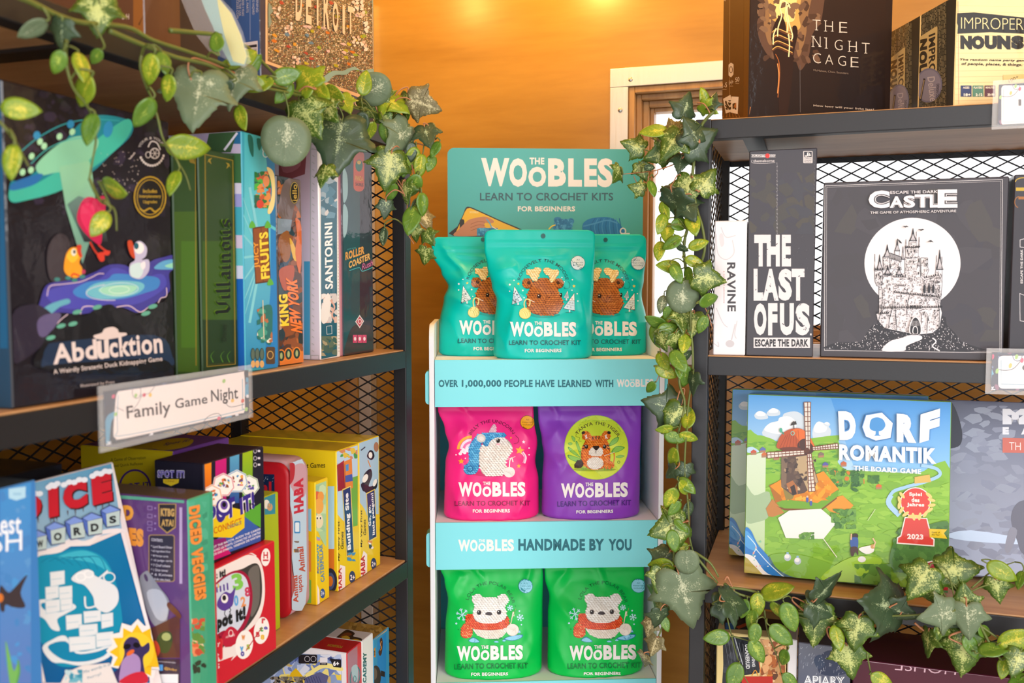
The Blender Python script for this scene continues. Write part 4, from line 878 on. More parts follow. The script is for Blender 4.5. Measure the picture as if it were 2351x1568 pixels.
# ---- monsters in the city
b = lbox('game_box', 'shorter game box with yellow and orange monster lettering on its spine', 638.5, 695, 403, S2, {'front': '#3a2a26', 'left': '#322c30', 'top': '#4a3a34'}, x=-.572, depth=.2, at='l')
A = b.face('front'); A.fold = zoom(*ZD); A.use('artwork').specks(31, 160, (682, 300, 840, 1440), ['#5a3320', '#29405a', '#6a3c26', '#223a44', '#b0622c', '#4c2a20', '#1e2a30', '#8a4a26'], 18, 46, 1.5)
A.spl([(690, 470), (730, 330), (830, 330), (840, 560), (790, 480), (760, 580), (690, 540)], '#6b5a58', 4); A.poly([(682, 560), (770, 570), (760, 640), (682, 660)], '#7c8c9a'); A.ell(785, 405, 30, 68, '#161413'); A.ring(785, 405, 28, 66, 4, '#b49a52'); A.text('iello', (800, 455), (800, 355), (772, 455), '#d6b04a', .01)
A.spl([(690, 680), (750, 640), (760, 780), (730, 830), (700, 780)], '#8c5426', 4); A.spl([(755, 680), (790, 740), (800, 820), (775, 800)], '#d9ab3c', 3); A.spl([(790, 560), (830, 620), (820, 900), (790, 780), (800, 660)], '#c9622c', 3); A.spl([(690, 880), (780, 850), (770, 960), (720, 1000)], '#a8482a', 4)
A.poly([(682, 1380), (840, 1370), (840, 1440), (682, 1460)], '#d97a2c')
for x, y in ((704, 1400), (748, 1390), (798, 1385)): A.ell(x, y, 26, 40, '#e4862e'); A.ell(x, y, 20, 33, '#20342e'); A.ell(x, y, 8, 20, '#a8b478')
A.use('title').text('KING', (752, 1215), (742, 1022), (696, 1220), '#f2cf2c', .05, edge='#17130f', ew=.04); A.text('NEW YORK', (832, 1262), (800, 935), (762, 1245), '#f0782c', .05, edge='#1a120e', ew=.04); A.text('RICHARD GARFIELD', (706, 1236), (692, 1090), (694, 1240), '#d8d0c8', 0)
b.done()
# ---- white-framed blue
b = lbox('game_box', 'white-edged game box with a deep blue spine and white curly lettering', 735, 780, 326, S2, {'front': '#eae6e2', 'left': '#d9ccd6', 'top': '#e8e4e2'}, x=-.572, depth=.245, at='l')
A = b.face('left'); A.use('artwork').poly([(640, 325), (712, 330), (712, 830), (640, 835)], ('#c9a4ae', '#cfd3e8')); A.poly([(640, 325), (706, 328), (700, 400), (640, 420)], '#8c4a4e'); A.spl([(645, 330), (680, 332), (690, 380), (650, 395)], '#a8646a', 4)
A.poly([(698, 600), (712, 600), (712, 815), (698, 815)], '#4c9cc4'); A.line([(713, 328), (713, 828)], 2.4, '#b9b4b6')
for k in range(30): A.line([(717, 340 + k * 16), (722, 344 + k * 16)], 2, '#c2bcbc')
for x, y in ((727, 330), (727, 815)): A.frame([(714, y), (733, y), (733, y + 14), (714, y + 14)], 1.6, '#b9b4b6')
A = b.face('front'); A.fold = zoom(*ZD); A.use('artwork').poly([(946, 240), (1046, 250), (1046, 1400), (948, 1420)], '#17566c'); A.specks(41, 26, (948, 240, 1046, 560), ['#8fa6b4', '#c9c6c6', '#35708a', '#5a88a0'], 12, 34, 1.4)
A.specks(42, 26, (950, 1020, 1046, 1200), ['#e3ded8', '#d9b4a6', '#cfc6c4', '#c48a78'], 10, 26, 1.4); A.spl([(948, 1120), (985, 1020), (1010, 1060), (990, 1180), (955, 1200)], '#e6e0da', 4); A.curve([(1005, 1060), (1030, 1100), (1015, 1150), (1030, 1180)], 10, '#d9a898')
A.frame([(980, 1218), (1014, 1214), (1016, 1266), (982, 1270)], 3, '#cfd6d8'); A.specks(43, 20, (950, 1280, 1046, 1400), ['#3d5a52', '#a89a78', '#5a6a58'], 10, 24)
for k in range(60): A.line([(1050, 250 + k * 19), (1062, 250 + k * 19)], 5, '#c9b8a6', False)
A.use('title').text('SANTORINI', (1020, 990), (1016, 585), (972, 996), '#f1efee', .03); b.done()
# ---- roller coaster
b = lbox('game_box', 'dark teal and plum game box with an orange tag, last on the middle board', 787, 857, 352, S2, {'front': '#2a1f2c', 'left': '#c98a92', 'top': '#2a2430'}, x=-.576, depth=.21, at='r')
A = b.face('front'); A.fold = zoom(*ZD); A.use('artwork').poly([(1080, 150), (1185, 150), (1185, 1420), (1080, 1420)], ('#1f3a42', '#274a52')); A.poly([(1185, 160), (1268, 175), (1268, 1400), (1185, 1420)], '#2c1f30')
for P in ([(1082, 260), (1108, 300), (1110, 420), (1084, 460)], [(1084, 480), (1112, 520), (1106, 640), (1084, 670)]): A.spl(P, '#8fb0b2', 4)
A.rrect(1146, 150, 1212, 398, 30, '#c8502a'); A.ell(1180, 240, 22, 36, '#1f6a5c'); A.ell(1180, 220, 12, 12, '#d9b03c'); A.text('PANDA', (1157, 330), (1204, 336), (1157, 300), '#d6b04a', .02); A.text('SAURUS', (1158, 362), (1206, 368), (1158, 342), '#2a1a18', .02)
A.spl([(1100, 1405), (1110, 1290), (1150, 1215), (1210, 1210), (1262, 1240), (1262, 1395)], '#3a2426', 5); A.poly([(1183, 1150), (1210, 1188), (1184, 1232), (1156, 1192)], '#d9cfd0'); A.poly([(1183, 1160), (1203, 1188), (1184, 1222), (1163, 1192)], '#b8324a'); A.ring(1184, 1190, 12, 14, 4, '#e8dcdc')
for x in (1155, 1184, 1212): A.rect(x - 13, 1272, x + 13, 1320, '#c9406a'); A.ell(x, 1296, 7, 12, '#f0d8e0')
A.use('title').text('ROLLER', (1096, 818), (1212, 778), (1096, 768), '#e4a04a', .045); A.text('COASTER', (1116, 868), (1248, 812), (1116, 826), '#e6b060', .045); A.text('Rush', (1196, 878), (1262, 850), (1196, 840), '#d06a9c', .01, shear=.2); A.curve([(1120, 880), (1180, 862), (1200, 884), (1262, 860)], 4, '#4fb0b8'); A.text('SCOTT ALMES', (1106, 756), (1160, 744), (1106, 748), '#5fb0b4', 0); b.done()
b = Box('game_box', 'thin pink game box edge between the blue spine and the plum box', 'board game', (-.578, hx(781, -.578).y, S2), (0, 1, 0), hx(783.4, -.578).y - hx(781, -.578).y, .262, .2, {'front': '#b98088', 'left': '#c9949a'}, m='print')
# ---- lower board
b = Box('game_box', 'blue game box with an orange and brown fish, far left of the lower board', 'board game', (-.55, .36, S3), (0, 1, 0), hx(70, -.55).y - .36, hx(70, -.55, 1106).z - S3, .05, {'front': '#3a78b8', 'left': '#2c5a90', 'top': '#20303c'}, m='matte')
A = b.face('front'); A.fold = zoom(*ZF); A.use('artwork').poly([(0, 140), (228, 80), (228, 700), (0, 700)], ('#3f8ac8', '#4a86c4')); A.poly([(0, 700), (228, 700), (228, 1568), (0, 1568)], ('#4a86c4', '#5a78b8')); A.specks(51, 40, (0, 100, 225, 1560), ['#4a90cc', '#4480be', '#5690c8'], 12, 34)
A.poly([(62, 135), (188, 118), (186, 200), (120, 222), (64, 205)], '#a8d0e4'); A.rect(95, 165, 155, 182, '#8fbcd8')
A.use('title').text('est', (0, 470), (155, 468), (0, 345), '#e4eaf2', .02); A.text('SH', (-65, 610), (162, 590), (-65, 460), '#e4eaf2', .0); A.use('artwork')
A.spl([(0, 850), (60, 900), (110, 860), (200, 768), (150, 900), (185, 1005), (100, 1010), (40, 990), (30, 1040), (0, 1020)], '#3a3034', 4); A.ell(-6, 940, 30, 34, '#c9702c'); A.spl([(38, 1260), (70, 1360), (100, 1480), (130, 1420), (125, 1568), (70, 1568)], '#6fae5a', 3); A.curve([(130, 1400), (140, 1480), (120, 1568)], 14, '#5a9a4a'); b.done()
TILT = R(13.5); ut = (-math.sin(TILT), 0, math.cos(TILT))
b = Box('game_box', 'leaning icy blue game box with red snow-capped lettering and letter dice', 'board game', (-.559, .535, S3 + .0117), (0, 1, 0), .66 - .535, .2305, .05, {'front': '#e8dcd8', 'left': '#3a86a8', 'top': '#3a4a52', 'right': '#e4dcd8'}, u=ut, m='print')
A = b.face('front'); A.fold = zoom(*ZF); A.use('artwork').poly([(150, 110), (820, -50), (900, 440), (200, 640)], ('#5f9fc0', '#a9c4d6'))
A.spl([(200, 620), (420, 560), (520, 500), (640, 520), (760, 440), (900, 430), (920, 460), (760, 470), (640, 560), (520, 560), (420, 620), (230, 670)], '#ece4e2', 3)
A.poly([(225, 670), (420, 620), (520, 560), (660, 555), (895, 455), (1080, 1150), (1110, 1568), (320, 1568), (235, 1150)], ('#0f78a8', '#0a5a98'))
A.spl([(235, 690), (420, 610), (600, 580), (760, 640), (840, 780), (890, 1000), (900, 1180), (850, 1330), (640, 1430), (430, 1440), (330, 1300), (235, 1140)], '#1290b4', 5); A.spl([(420, 640), (600, 590), (740, 640), (820, 760), (700, 690), (560, 660)], '#3cb4cc', 4)
for k in range(6): A.curve([(300 + k * 60, 680 - k * 8), (380 + k * 70, 640), (480 + k * 60, 690 + k * 10)], 6, '#0d7ca0')
icec, icl = '#dfe6ea', '#9cc4d4'
for P in ([(240, 980), (330, 950), (500, 970), (560, 1010), (480, 1060), (420, 1100), (440, 1180), (380, 1170), (330, 1100), (270, 1060)], [(310, 1310), (380, 1250), (480, 1220), (560, 1330), (700, 1320), (840, 1280), (800, 1380), (620, 1440), (470, 1420), (380, 1410)]): A.spl(P, icec, 4)
A.spl([(300, 985), (360, 975), (500, 990), (520, 1015), (430, 1045), (330, 1030)], '#0f84b0', 4); A.spl([(350, 1300), (480, 1260), (560, 1350), (700, 1340), (800, 1310), (760, 1370), (620, 1410), (460, 1395)], '#0f84b0', 4)
def ice(x, y, w, h): A.poly([(x, y), (x + w, y - h * .12), (x + w * 1.02, y + h * .8), (x + w * .04, y + h)], icec); A.line([(x + w * .1, y + h * .5), (x + w * .8, y + h * .42)], 4, icl); A.frame([(x, y), (x + w, y - h * .12), (x + w * 1.02, y + h * .8), (x + w * .04, y + h)], 3, icl)
for q in ((365, 750, 110, 110), (330, 860, 100, 100), (430, 860, 100, 100), (330, 960, 110, 100), (440, 950, 90, 90), (480, 1070, 120, 110), (610, 1040, 130, 90), (740, 1060, 90, 110), (575, 1140, 140, 90), (500, 1230, 200, 110), (700, 1200, 130, 110)): ice(*q)
A.spl([(520, 800), (570, 750), (650, 730), (700, 780), (840, 850), (870, 930), (850, 1000), (780, 1050), (700, 1010), (680, 930), (620, 850), (560, 830)], icec, 4); A.ring(590, 785, 40, 34, 9, '#eef2f4'); A.ring(650, 765, 38, 30, 9, '#eef2f4'); A.curve([(620, 930), (630, 1010), (700, 1000), (740, 970)], 14, icec)
A.ring(800, 790, 46, 40, 10, icec); A.line([(720, 800), (790, 740)], 14, icec)
A.poly([(225, 1150), (250, 1180), (330, 1568), (260, 1568)], '#ece4e2'); A.line([(897, 455), (1085, 1150), (1112, 1568)], 26, '#ece4e2')
# small printed penguin on a sunburst
A.poly([(1010 + (190 if k % 2 else 235) * math.cos(k * .2618), 1330 + (190 if k % 2 else 235) * math.sin(k * .2618) * 1.0) for k in range(24)], '#f0ebe6'); A.poly([(1005 + (150 if k % 2 else 205) * math.cos(k * .2618), 1340 + (150 if k % 2 else 205) * math.sin(k * .2618)) for k in range(24)], '#f0c020')
A.ell(1000, 1335, 130, 140, '#f6d034'); A.spl([(820, 1505), (860, 1470), (910, 1360), (905, 1280), (950, 1230), (1010, 1245), (1040, 1300), (1090, 1270), (1095, 1330), (1050, 1380), (1060, 1480), (1070, 1568), (880, 1568)], '#3c3260', 4); A.spl([(880, 1470), (900, 1400), (960, 1350), (1020, 1380), (1030, 1470), (1000, 1568), (880, 1568)], '#a98cc0', 4); A.ell(955, 1345, 34, 16, '#e46a2c', -35); A.ell(930, 1300, 30, 20, '#16121c', -20); A.ell(1000, 1290, 26, 20, '#16121c', 10); A.spl([(870, 1568), (960, 1500), (1060, 1490), (1075, 1568)], '#c8283c', 3)
A.poly([(480, 1490), (600, 1440), (800, 1420), (860, 1568), (440, 1568)], '#e2dedd'); A.text('Mix words in a', (610, 1500), (800, 1440), (606, 1478), '#2a7a98', 0); A.text('hurry!', (640, 1545), (740, 1515), (636, 1520), '#2a7a98', 0); A.specks(52, 14, (470, 1470, 600, 1565), ['#6fb4c8', '#3f93b0', '#bcd8e0'], 18, 34)
A.use('title')
for ch, P in (('D', ((228, 362), (305, 350), (218, 176))), ('I', ((352, 352), (425, 335), (345, 120))), ('C', ((462, 305), (640, 262), (448, 105))), ('E', ((675, 262), (822, 222), (660, 40)))):
    if ch == 'D': P = ((150, 385), (305, 345), (140, 205))
    bl, br, tl = (Vector(q) for q in P); A.text(ch, bl + Vector((8, 10)), br + Vector((10, 10)), tl + Vector((8, 8)), '#3a1418', .10); A.text(ch, bl, br, tl, '#c81c2c', .09)
    e, u = br - bl, tl - bl
    for k in range(5 if ch != 'I' else 4): q = bl + u * (.97 + .05 * (k % 2)) + e * (.08 + .84 * k / (4 if ch != 'I' else 3)); A.ell(q.x, q.y, 26, 20, '#eef0f4', -12)
    for k in range(3): q = bl + e * (.15 + .32 * k); A.line([tuple(q), (q.x + 3, q.y + 40 + 16 * (k % 2))], 9, '#54282c', True, True)
A.use('dice_letters')
for ch, x, y, s, dx in (('W', 235, 500, 95, -10), ('O', 360, 440, 108, 0), ('R', 505, 400, 108, 0), ('D', 632, 372, 108, 0), ('S', 768, 318, 100, 0)):
    A.poly([(x - 42, y - 20), (x + 30, y - 62), (x + s + 10, y - 30), (x + s, y + s - 8), (x + 4, y + s + 8), (x - 24, y + s * .6)], '#2c3a6c'); A.poly([(x - 36, y - 18), (x + 30, y - 55), (x + s + 2, y - 24), (x + 2, y + 4)], '#7f9ce0'); A.poly([(x - 36, y - 14), (x, y + 8), (x + 6, y + s), (x - 18, y + s * .6)], '#4f6cbc'); A.poly([(x, y + 6), (x + s + 2, y - 20), (x + s, y + s - 14), (x + 8, y + s)], '#bcd0cc')
    A.text(ch, (x + 26, y + s * .78), (x + s * .78, y + s * .70), (x + 22, y + s * .24), '#202428', .05)
b.done()
b = Box('game_box', 'black shrink-wrapped game box at the back behind the icy blue one', 'board game', (-.668, .455, S3), (0, 1, 0), .20, .232, .12, {'front': '#1c1a1e', 'top': '#1e1c20', 'left': '#26222a'})
A = b.face('top'); A.use('artwork').poly([(150, 1058), (220, 1048), (212, 1058), (160, 1068)], '#8c2c30'); b.done()
b = lbox('game_box', 'yellow and purple game box at the back, behind the striped black box', 390, 520, 1040, S3, {'front': '#6a3c8c', 'left': '#c9b214', 'top': '#5a3486'}, x=-.638, depth=.125, at='l', m='print')
A = b.face('left'); A.fold = zoom(*ZE); A.use('artwork').poly([(730, 690), (1190, 640), (1190, 960), (730, 960)], ('#cdb81c', '#bfa416')); A.ring(935, 900, 112, 125, 14, '#4a2a7c', a0=180, a1=360); A.text('SPOT IT', (820, 925), (1040, 905), (820, 880), '#4a2a7c', .03)
A.text('A Game of Observation', (768, 722), (1010, 705), (766, 700), '#3c3418', 0); A.text('and Quick Reflexes', (786, 765), (990, 748), (784, 742), '#3c3418', 0)
A = b.face('top'); A.fold = zoom(*ZE); A.use('artwork').poly([(735, 680), (1190, 640), (1300, 560), (1150, 570), (760, 650)], '#b8a41c'); A.spl([(1050, 620), (1120, 575), (1260, 560), (1340, 575), (1290, 620), (1130, 645)], '#c4ae1c', 4); A.text('Spot it!', (1120, 620), (1300, 590), (1150, 592), '#3c2468', .03); b.done()
# red round-window box with the striped box on it
XR = -.551
b = lbox('game_box', 'red game box with a cut-out window showing a round tin, under the striped black box', 481, 622, 1246, S3, {'front': '#c8192c', 'left': '#b01626', 'top': '#c41a2c'}, x=XR, depth=.07, at='r', m='print'); REDTOP = S3 + b.h
A = b.face('front'); A.fold = zoom(*ZF); A.use('artwork')
A.spl([(1545, 690), (1700, 640), (1830, 622), (1905, 650), (1945, 760), (1950, 950), (1900, 1110), (1780, 1220), (1660, 1300), (1545, 1360)], '#eadfda', 5); A.curve([(1545, 672), (1700, 625), (1830, 606), (1890, 632)], 9, '#e8dcd8')
A.spl([(1690, 800), (1800, 720), (1890, 685), (1925, 760), (1930, 930), (1890, 1060), (1780, 1200), (1650, 1300), (1620, 1340), (1545, 1360), (1545, 1210)], '#3c3836', 5); A.spl([(1830, 750), (1900, 700), (1915, 800), (1910, 980), (1850, 1080), (1860, 900)], '#6a645f', 4)
A.spl([(1545, 900), (1600, 820), (1700, 750), (1780, 740), (1840, 800), (1862, 930), (1840, 1080), (1770, 1210), (1690, 1290), (1600, 1240), (1545, 1230)], '#9c1238', 5); A.spl([(1545, 910), (1610, 830), (1700, 766), (1770, 760), (1820, 810), (1840, 930), (1815, 1070), (1740, 1190), (1650, 1180), (1545, 1215)], '#cdd4e2', 5)
A.text('3', (1722, 890), (1800, 870), (1700, 770), '#7fc452', .05); A.text('8', (1808, 935), (1848, 925), (1800, 865), '#c4385c', .04); A.text('0', (1728, 1005), (1760, 995), (1722, 925), '#5aa0d8', .04); A.text('2', (1778, 1010), (1815, 1000), (1770, 935), '#e0925a', .04)
A.spl([(1600, 1000), (1615, 940), (1660, 895), (1700, 905), (1735, 860), (1725, 930), (1710, 1000), (1650, 1035)], '#5a3c94', 4); A.ell(1655, 945, 26, 34, '#f0ece8'); A.ell(1652, 940, 14, 20, '#201820'); A.curve([(1660, 1030), (1655, 1060), (1670, 1080)], 6, '#241c2c'); A.curve([(1690, 1010), (1700, 1030), (1690, 1045)], 6, '#241c2c'); A.rect(1552, 920, 1574, 970, '#a82034'); A.poly([(1545, 990), (1572, 1035), (1545, 1050)], '#e8c832')
for k in range(4): A.line([(1600 + k * 26, 900 - k * 6), (1596 + k * 26, 860 - k * 10)], 11, '#5a3c94')
A.spl([(1640, 1210), (1700, 1150), (1760, 1200), (1740, 1260), (1670, 1300), (1636, 1270)], '#b81838', 4); A.ring(1700, 1200, 18, 26, 5, '#f0dcdc'); A.text('ASMODEE', (1662, 1238), (1730, 1220), (1662, 1222), '#f0dcdc', 0)
A.poly([(1545, 1345), (1700, 1300), (1760, 1260), (1780, 1330), (1545, 1530)], '#e9dedb'); A.poly([(1545, 1450), (1720, 1370), (1640, 1500), (1545, 1540)], '#c8192c'); A.rrect(1535, 1235, 1640, 1400, 20, '#d33a40'); A.rrect(1545, 1240, 1632, 1390, 18, '#c8192c')
for t, x0, x1, y in (("10'", 1578, 1618, 1310), ('3+', 1578, 1612, 1385), ('1-5', 1562, 1616, 1470)): A.text(t, (x0, y), (x1, y - 10), (x0, y - 34), '#f2e6e2', .02)
for cx, cy, rx, ry, gl in ((1798, 1283, 64, 108, (('w', '#d98a4a', -8, -50), ('v', '#4aa0d8', -20, 35), ('5', '#9cb83c', 28, 20), ('o', '#4a3c9c', -14, 70))), (1925, 1180, 56, 100, (('r', '#c83a44', 14, -70), ('t', '#4aa04a', -2, -10), ('B', '#c83a44', -28, 30), ('9', '#5a4ca8', 30, -10), ('8', '#e8b83a', 6, 50)))):
    A.ell(cx, cy, rx, ry, '#f1ece8', 8)
    for g, c, dx, dy in gl: A.tx(g, cx + dx - 13, cy + dy - 20, cx + dx + 15, cy + dy + 18, c, .06)
A.line([(1810, 1330), (1925, 1160)], 6, '#b8202c'); A.ell(1955, 640, 34, 66, '#f1e8e4', 4); A.tx('H', 1938, 600, 1972, 650, '#c8293a', .03); A.rect(1934, 656, 1976, 668, '#c8293a')
A.use('title').text('Spot it!', (1555, 1215), (1810, 1120), (1550, 1090), '#1c181c', .07); A.use('flap_title').text('Spot it!', (1502, 845), (1662, 790), (1498, 780), '#1c181c', .06); A.text('1, 2, 3', (1540, 890), (1612, 868), (1538, 855), '#e8c43a', .04); b.done()
b = lbox('game_box', 'black game box with orange, pink, blue and green stripes, on the red box', 460, 600, 1068, REDTOP + .0003, {'front': '#1e1a2a', 'left': '#1a1826', 'top': '#241c34'}, x=-.562, depth=.06, at='l', m='print')
A = b.face('left'); A.fold = zoom(*ZE); A.use('artwork').poly([(1075, 715), (1380, 700), (1380, 1200), (1075, 1200)], '#1d1b29'); A.text('SPOT IT!', (1090, 835), (1278, 838), (1090, 780), '#3c2c8c', .10); A.text('SPOT IT!', (1090, 835), (1278, 838), (1090, 780), '#efeaf2', .05); A.text('SPOT IT!', (1092, 832), (1276, 835), (1092, 783), '#4a34a0', .02); A.poly([(1130, 845), (1240, 845), (1236, 870), (1185, 892), (1132, 870)], '#e4c42c'); A.text('CONNECT', (1140, 866), (1230, 866), (1140, 850), '#8a4a1c', 0); A.poly([(1110, 940), (1145, 905), (1230, 935)], '#e6dcd2')
A = b.face('front'); A.fold = zoom(*ZE); A.use('artwork')
for x0, x1, c in ((1385, 1462, ('#ee8a1c', '#d85c1c')), (1490, 1566, ('#c81c78', '#b01c68')), (1590, 1655, ('#5aa0c4', '#2c4c94')), (1678, 1748, ('#9cb81c', '#4c9a34'))): A.poly([(x0, 690 - (x0 - 1385) * .24), (x1, 690 - (x1 - 1385) * .24), (x1, 1010), (x0, 1010)], c)
A.poly([(1660, 1100), (1805, 1010), (1805, 1180)], '#5aa634'); A.poly([(1690, 1100), (1805, 1190), (1805, 1290), (1445, 1400), (1445, 1300), (1580, 1200)], '#3a5ca8'); A.poly([(1445, 1270), (1560, 1250), (1580, 1300), (1445, 1400)], '#8a1c6c'); A.poly([(1445, 1350), (1560, 1310), (1600, 1360), (1445, 1420)], '#c41c70')
def hepta(cx, cy, r, c): P = [(cx + r * math.sin(k * .8976) , cy - r * 1.05 * math.cos(k * .8976)) for k in range(7)]; A.poly([(cx + (q[0] - cx) * 1.06, cy + (q[1] - cy) * 1.06) for q in P], '#f0ece8'); A.poly(P, c); A.poly([(cx + (q[0] - cx) * .93, cy + (q[1] - cy) * .93) for q in P], '#f4f0ea')
for cx, cy, r, c, sd in ((1725, 890, 68, '#5aa04a', 3), (1640, 860, 74, '#4a98c8', 2), (1545, 885, 76, '#d0446c', 1), (1465, 960, 72, '#e08a3c', 4)): hepta(cx, cy, r, c); A.specks(60 + sd, 13, (cx - r * .55, cy - r * .6, cx + r * .55, cy + r * .4), ['#e0702c', '#c8303c', '#4a9a4a', '#e8b83a', '#5a4ca0', '#3a8ac0', '#8a4a2c'], 7, 13, 1.5)
A.use('title'); A.poly([(1455, 1110), (1600, 1040), (1690, 1060), (1690, 1180), (1600, 1250), (1460, 1245)], '#e8c81c'); 
for bd, c in ((.13, '#e9e4ee'), (.06, '#3c2a8a')): A.text('POT', (1448, 1180), (1625, 1100), (1444, 1040), c, bd); A.text('IT!', (1662, 1095), (1762, 1045), (1655, 975), c, bd)
A.ell(1545, 1040, 52, 62, '#3c2a8a', -10); A.ell(1547, 1030, 40, 46, '#f0ecf0'); A.ell(1548, 1024, 26, 32, '#6a4aa0'); A.ell(1548, 1020, 14, 18, '#120e18')
A.text('CONNECT', (1478, 1225), (1672, 1155), (1474, 1180), '#c85a1c', .01); A.text('CONNECT', (1574, 1190), (1672, 1155), (1571, 1168), '#3a8a8a', .0)
A.use('artwork')
for k, t in enumerate(('SPOT THE MATCH, ALIGN THE CARDS!', 'TROUVEZ LES POINTS, CONNECTEZ LES CARTES!', 'FINDE DAS SYMBOL, VERBINDE DIE KARTEN!')): A.text(t, (1450, 1335 + k * 26), (1800, 1198 + k * 24), (1449, 1317 + k * 26), '#eceaf4', .02)
for y in (650, 700, 745): A.ring(1762, y, 12, 16, 3, '#dcd6e0', n=10); A.rect(1780, y - 8, 1797, y + 6, '#dcd6e0')
b.done()
# purple cook's box, standing with its big face to the viewer
b = lbox('game_box', 'purple game box with a green spine and orange vegetable lettering', 421, 480.5, 1152, S3, {'front': '#3f9c78', 'left': '#5c3a70', 'top': '#6a5a48'}, x=-.533, depth=.135, at='l')
A = b.face('left'); A.fold = zoom(*ZE); A.use('artwork').poly([(820, 985), (1275, 1010), (1275, 1568), (820, 1568)], '#5f3a72'); A.poly([(820, 955), (1275, 985), (1275, 1010), (820, 978)], '#58a488'); A.poly([(1243, 1040), (1262, 1040), (1262, 1568), (1243, 1568)], '#b49cc0')
A.text('D', (850, 1130), (925, 1130), (850, 1025), '#e8a03c', .07, edge='#3a1c3c', ew=.03); A.text('IES', (862, 1300), (995, 1315), (862, 1175), '#e6963c', .08, edge='#3a1c3c', ew=.03)
A.poly([(1097, 1015), (1222, 1015), (1218, 1180), (1158, 1222), (1100, 1170)], '#b08a4c'); A.poly([(1104, 1020), (1215, 1020), (1211, 1174), (1158, 1212), (1107, 1165)], '#231c24'); A.text('KTBG', (1114, 1100), (1208, 1104), (1114, 1045), '#c49a56', .05); A.text('ATA!', (1118, 1170), (1204, 1172), (1118, 1122), '#c49a56', .05)
for y in (1045, 1100, 1150, 1190): A.frame([(1022, y - 16), (1056, y - 14), (1056, y + 14), (1022, y + 12)], 4, '#9a7cb0'); A.rect(1070, y - 6, 1082, y + 6, '#9a7cb0')
A.rrect(1030, 1228, 1212, 1555, 16, '#a8845c'); A.rrect(1036, 1234, 1206, 1550, 14, '#332838'); A.text('CONTENTS', (1050, 1272), (1128, 1280), (1050, 1252), '#cfc6d0', .02)
for k, t in enumerate(('Lard Board Dicer', '65 Ingredient Dice', '40 Recipe cards', '10 Judge cards', '7 Chef tokens', '1 Dice tower', '6 Knives', '2 Knife rules sheets')): A.text('* ' + t, (1048, 1318 + k * 32), (1195 - (k % 3) * 14, 1326 + k * 32), (1048, 1300 + k * 32), '#cfc6d0', .01)
A.fold = zoom(*ZF); A.spl([(1030, 800), (1080, 740), (1110, 760), (1180, 860), (1250, 960), (1240, 1080), (1215, 1170), (1130, 1130), (1060, 960)], '#8a8a94', 4); A.spl([(1085, 900), (1180, 880), (1240, 980), (1225, 1100), (1150, 1080)], '#b4b6c0', 4); A.ell(1080, 790, 12, 30, '#4c3a5c', -20)
A.poly([(1120, 1160), (1330, 1060), (1330, 1380), (1120, 1380)], '#5a3430'); A.spl([(1160, 1240), (1200, 1190), (1260, 1190), (1275, 1260), (1240, 1340), (1180, 1330)], '#3a4a2c', 4); A.ell(1230, 1225, 34, 30, '#a8b070'); A.spl([(1120, 1270), (1160, 1260), (1185, 1330), (1150, 1385), (1120, 1380)], '#c4442c', 4); A.spl([(1250, 970), (1330, 1050), (1330, 1090), (1240, 1010)], '#6a3c28', 3)
A.poly([(1120, 1390), (1330, 1390), (1330, 1568), (1120, 1568)], '#3a2838'); A.text('amigosrecomiendan', (1130, 1410), (1300, 1425), (1130, 1395), '#cfc6d0', 0); A.rect(1170, 1430, 1205, 1475, '#5aa0e0'); A.text('@ktbg', (1215, 1470), (1308, 1485), (1215, 1445), '#d0a04c', .02); A.rect(1125, 1500, 1318, 1568, '#e4e0e0')
A = b.face('front'); A.fold = zoom(*ZE); A.use('artwork').poly([(1275, 1000), (1450, 950), (1450, 1568), (1275, 1568)], ('#4aa884', '#3f9470')); A.specks(71, 30, (1285, 1000, 1440, 1560), ['#45a07c', '#51ac8a', '#3c9070'], 14, 34)
A.use('spine_title').text('DICED VEGGIES', (1300, 1040), (1348, 1690), (1382, 1020), '#e88c3c', .07, edge='#241c18', ew=.035)
A.fold = zoom(*ZF); A.use('artwork').specks(72, 34, (1365, 1090, 1510, 1370), ['#d8603c', '#e08a5c', '#7aa04c', '#c44a34', '#e8c8a0', '#5c8a3c'], 16, 34, 1.3); A.specks(73, 8, (1380, 1400, 1520, 1500), ['#1c2c24'], 14, 24); b.done()
# lime box
b = lbox('game_box', 'narrow lime green game box with a teal top, beside the red tin', 598, 632, 1132, S3, {'front': '#a8b81c', 'left': '#98aa1c', 'top': '#b4c028'}, x=-.58, depth=.05, at='r', m='print')
A = b.face('front'); A.fold = zoom(*ZF); A.use('artwork').poly([(1920, 190), (2030, 170), (2030, 320), (1920, 340)], '#3a8a9c'); A.ell(1965, 250, 24, 34, '#e6dfd2'); A.ell(1990, 270, 20, 28, '#c99a6c'); A.ring(1985, 255, 12, 18, 4, '#3a8a9c')
for y in (660, 860): A.ring(2008, y, 10, 20, 5, '#6a5aa0', n=12)
b.done()
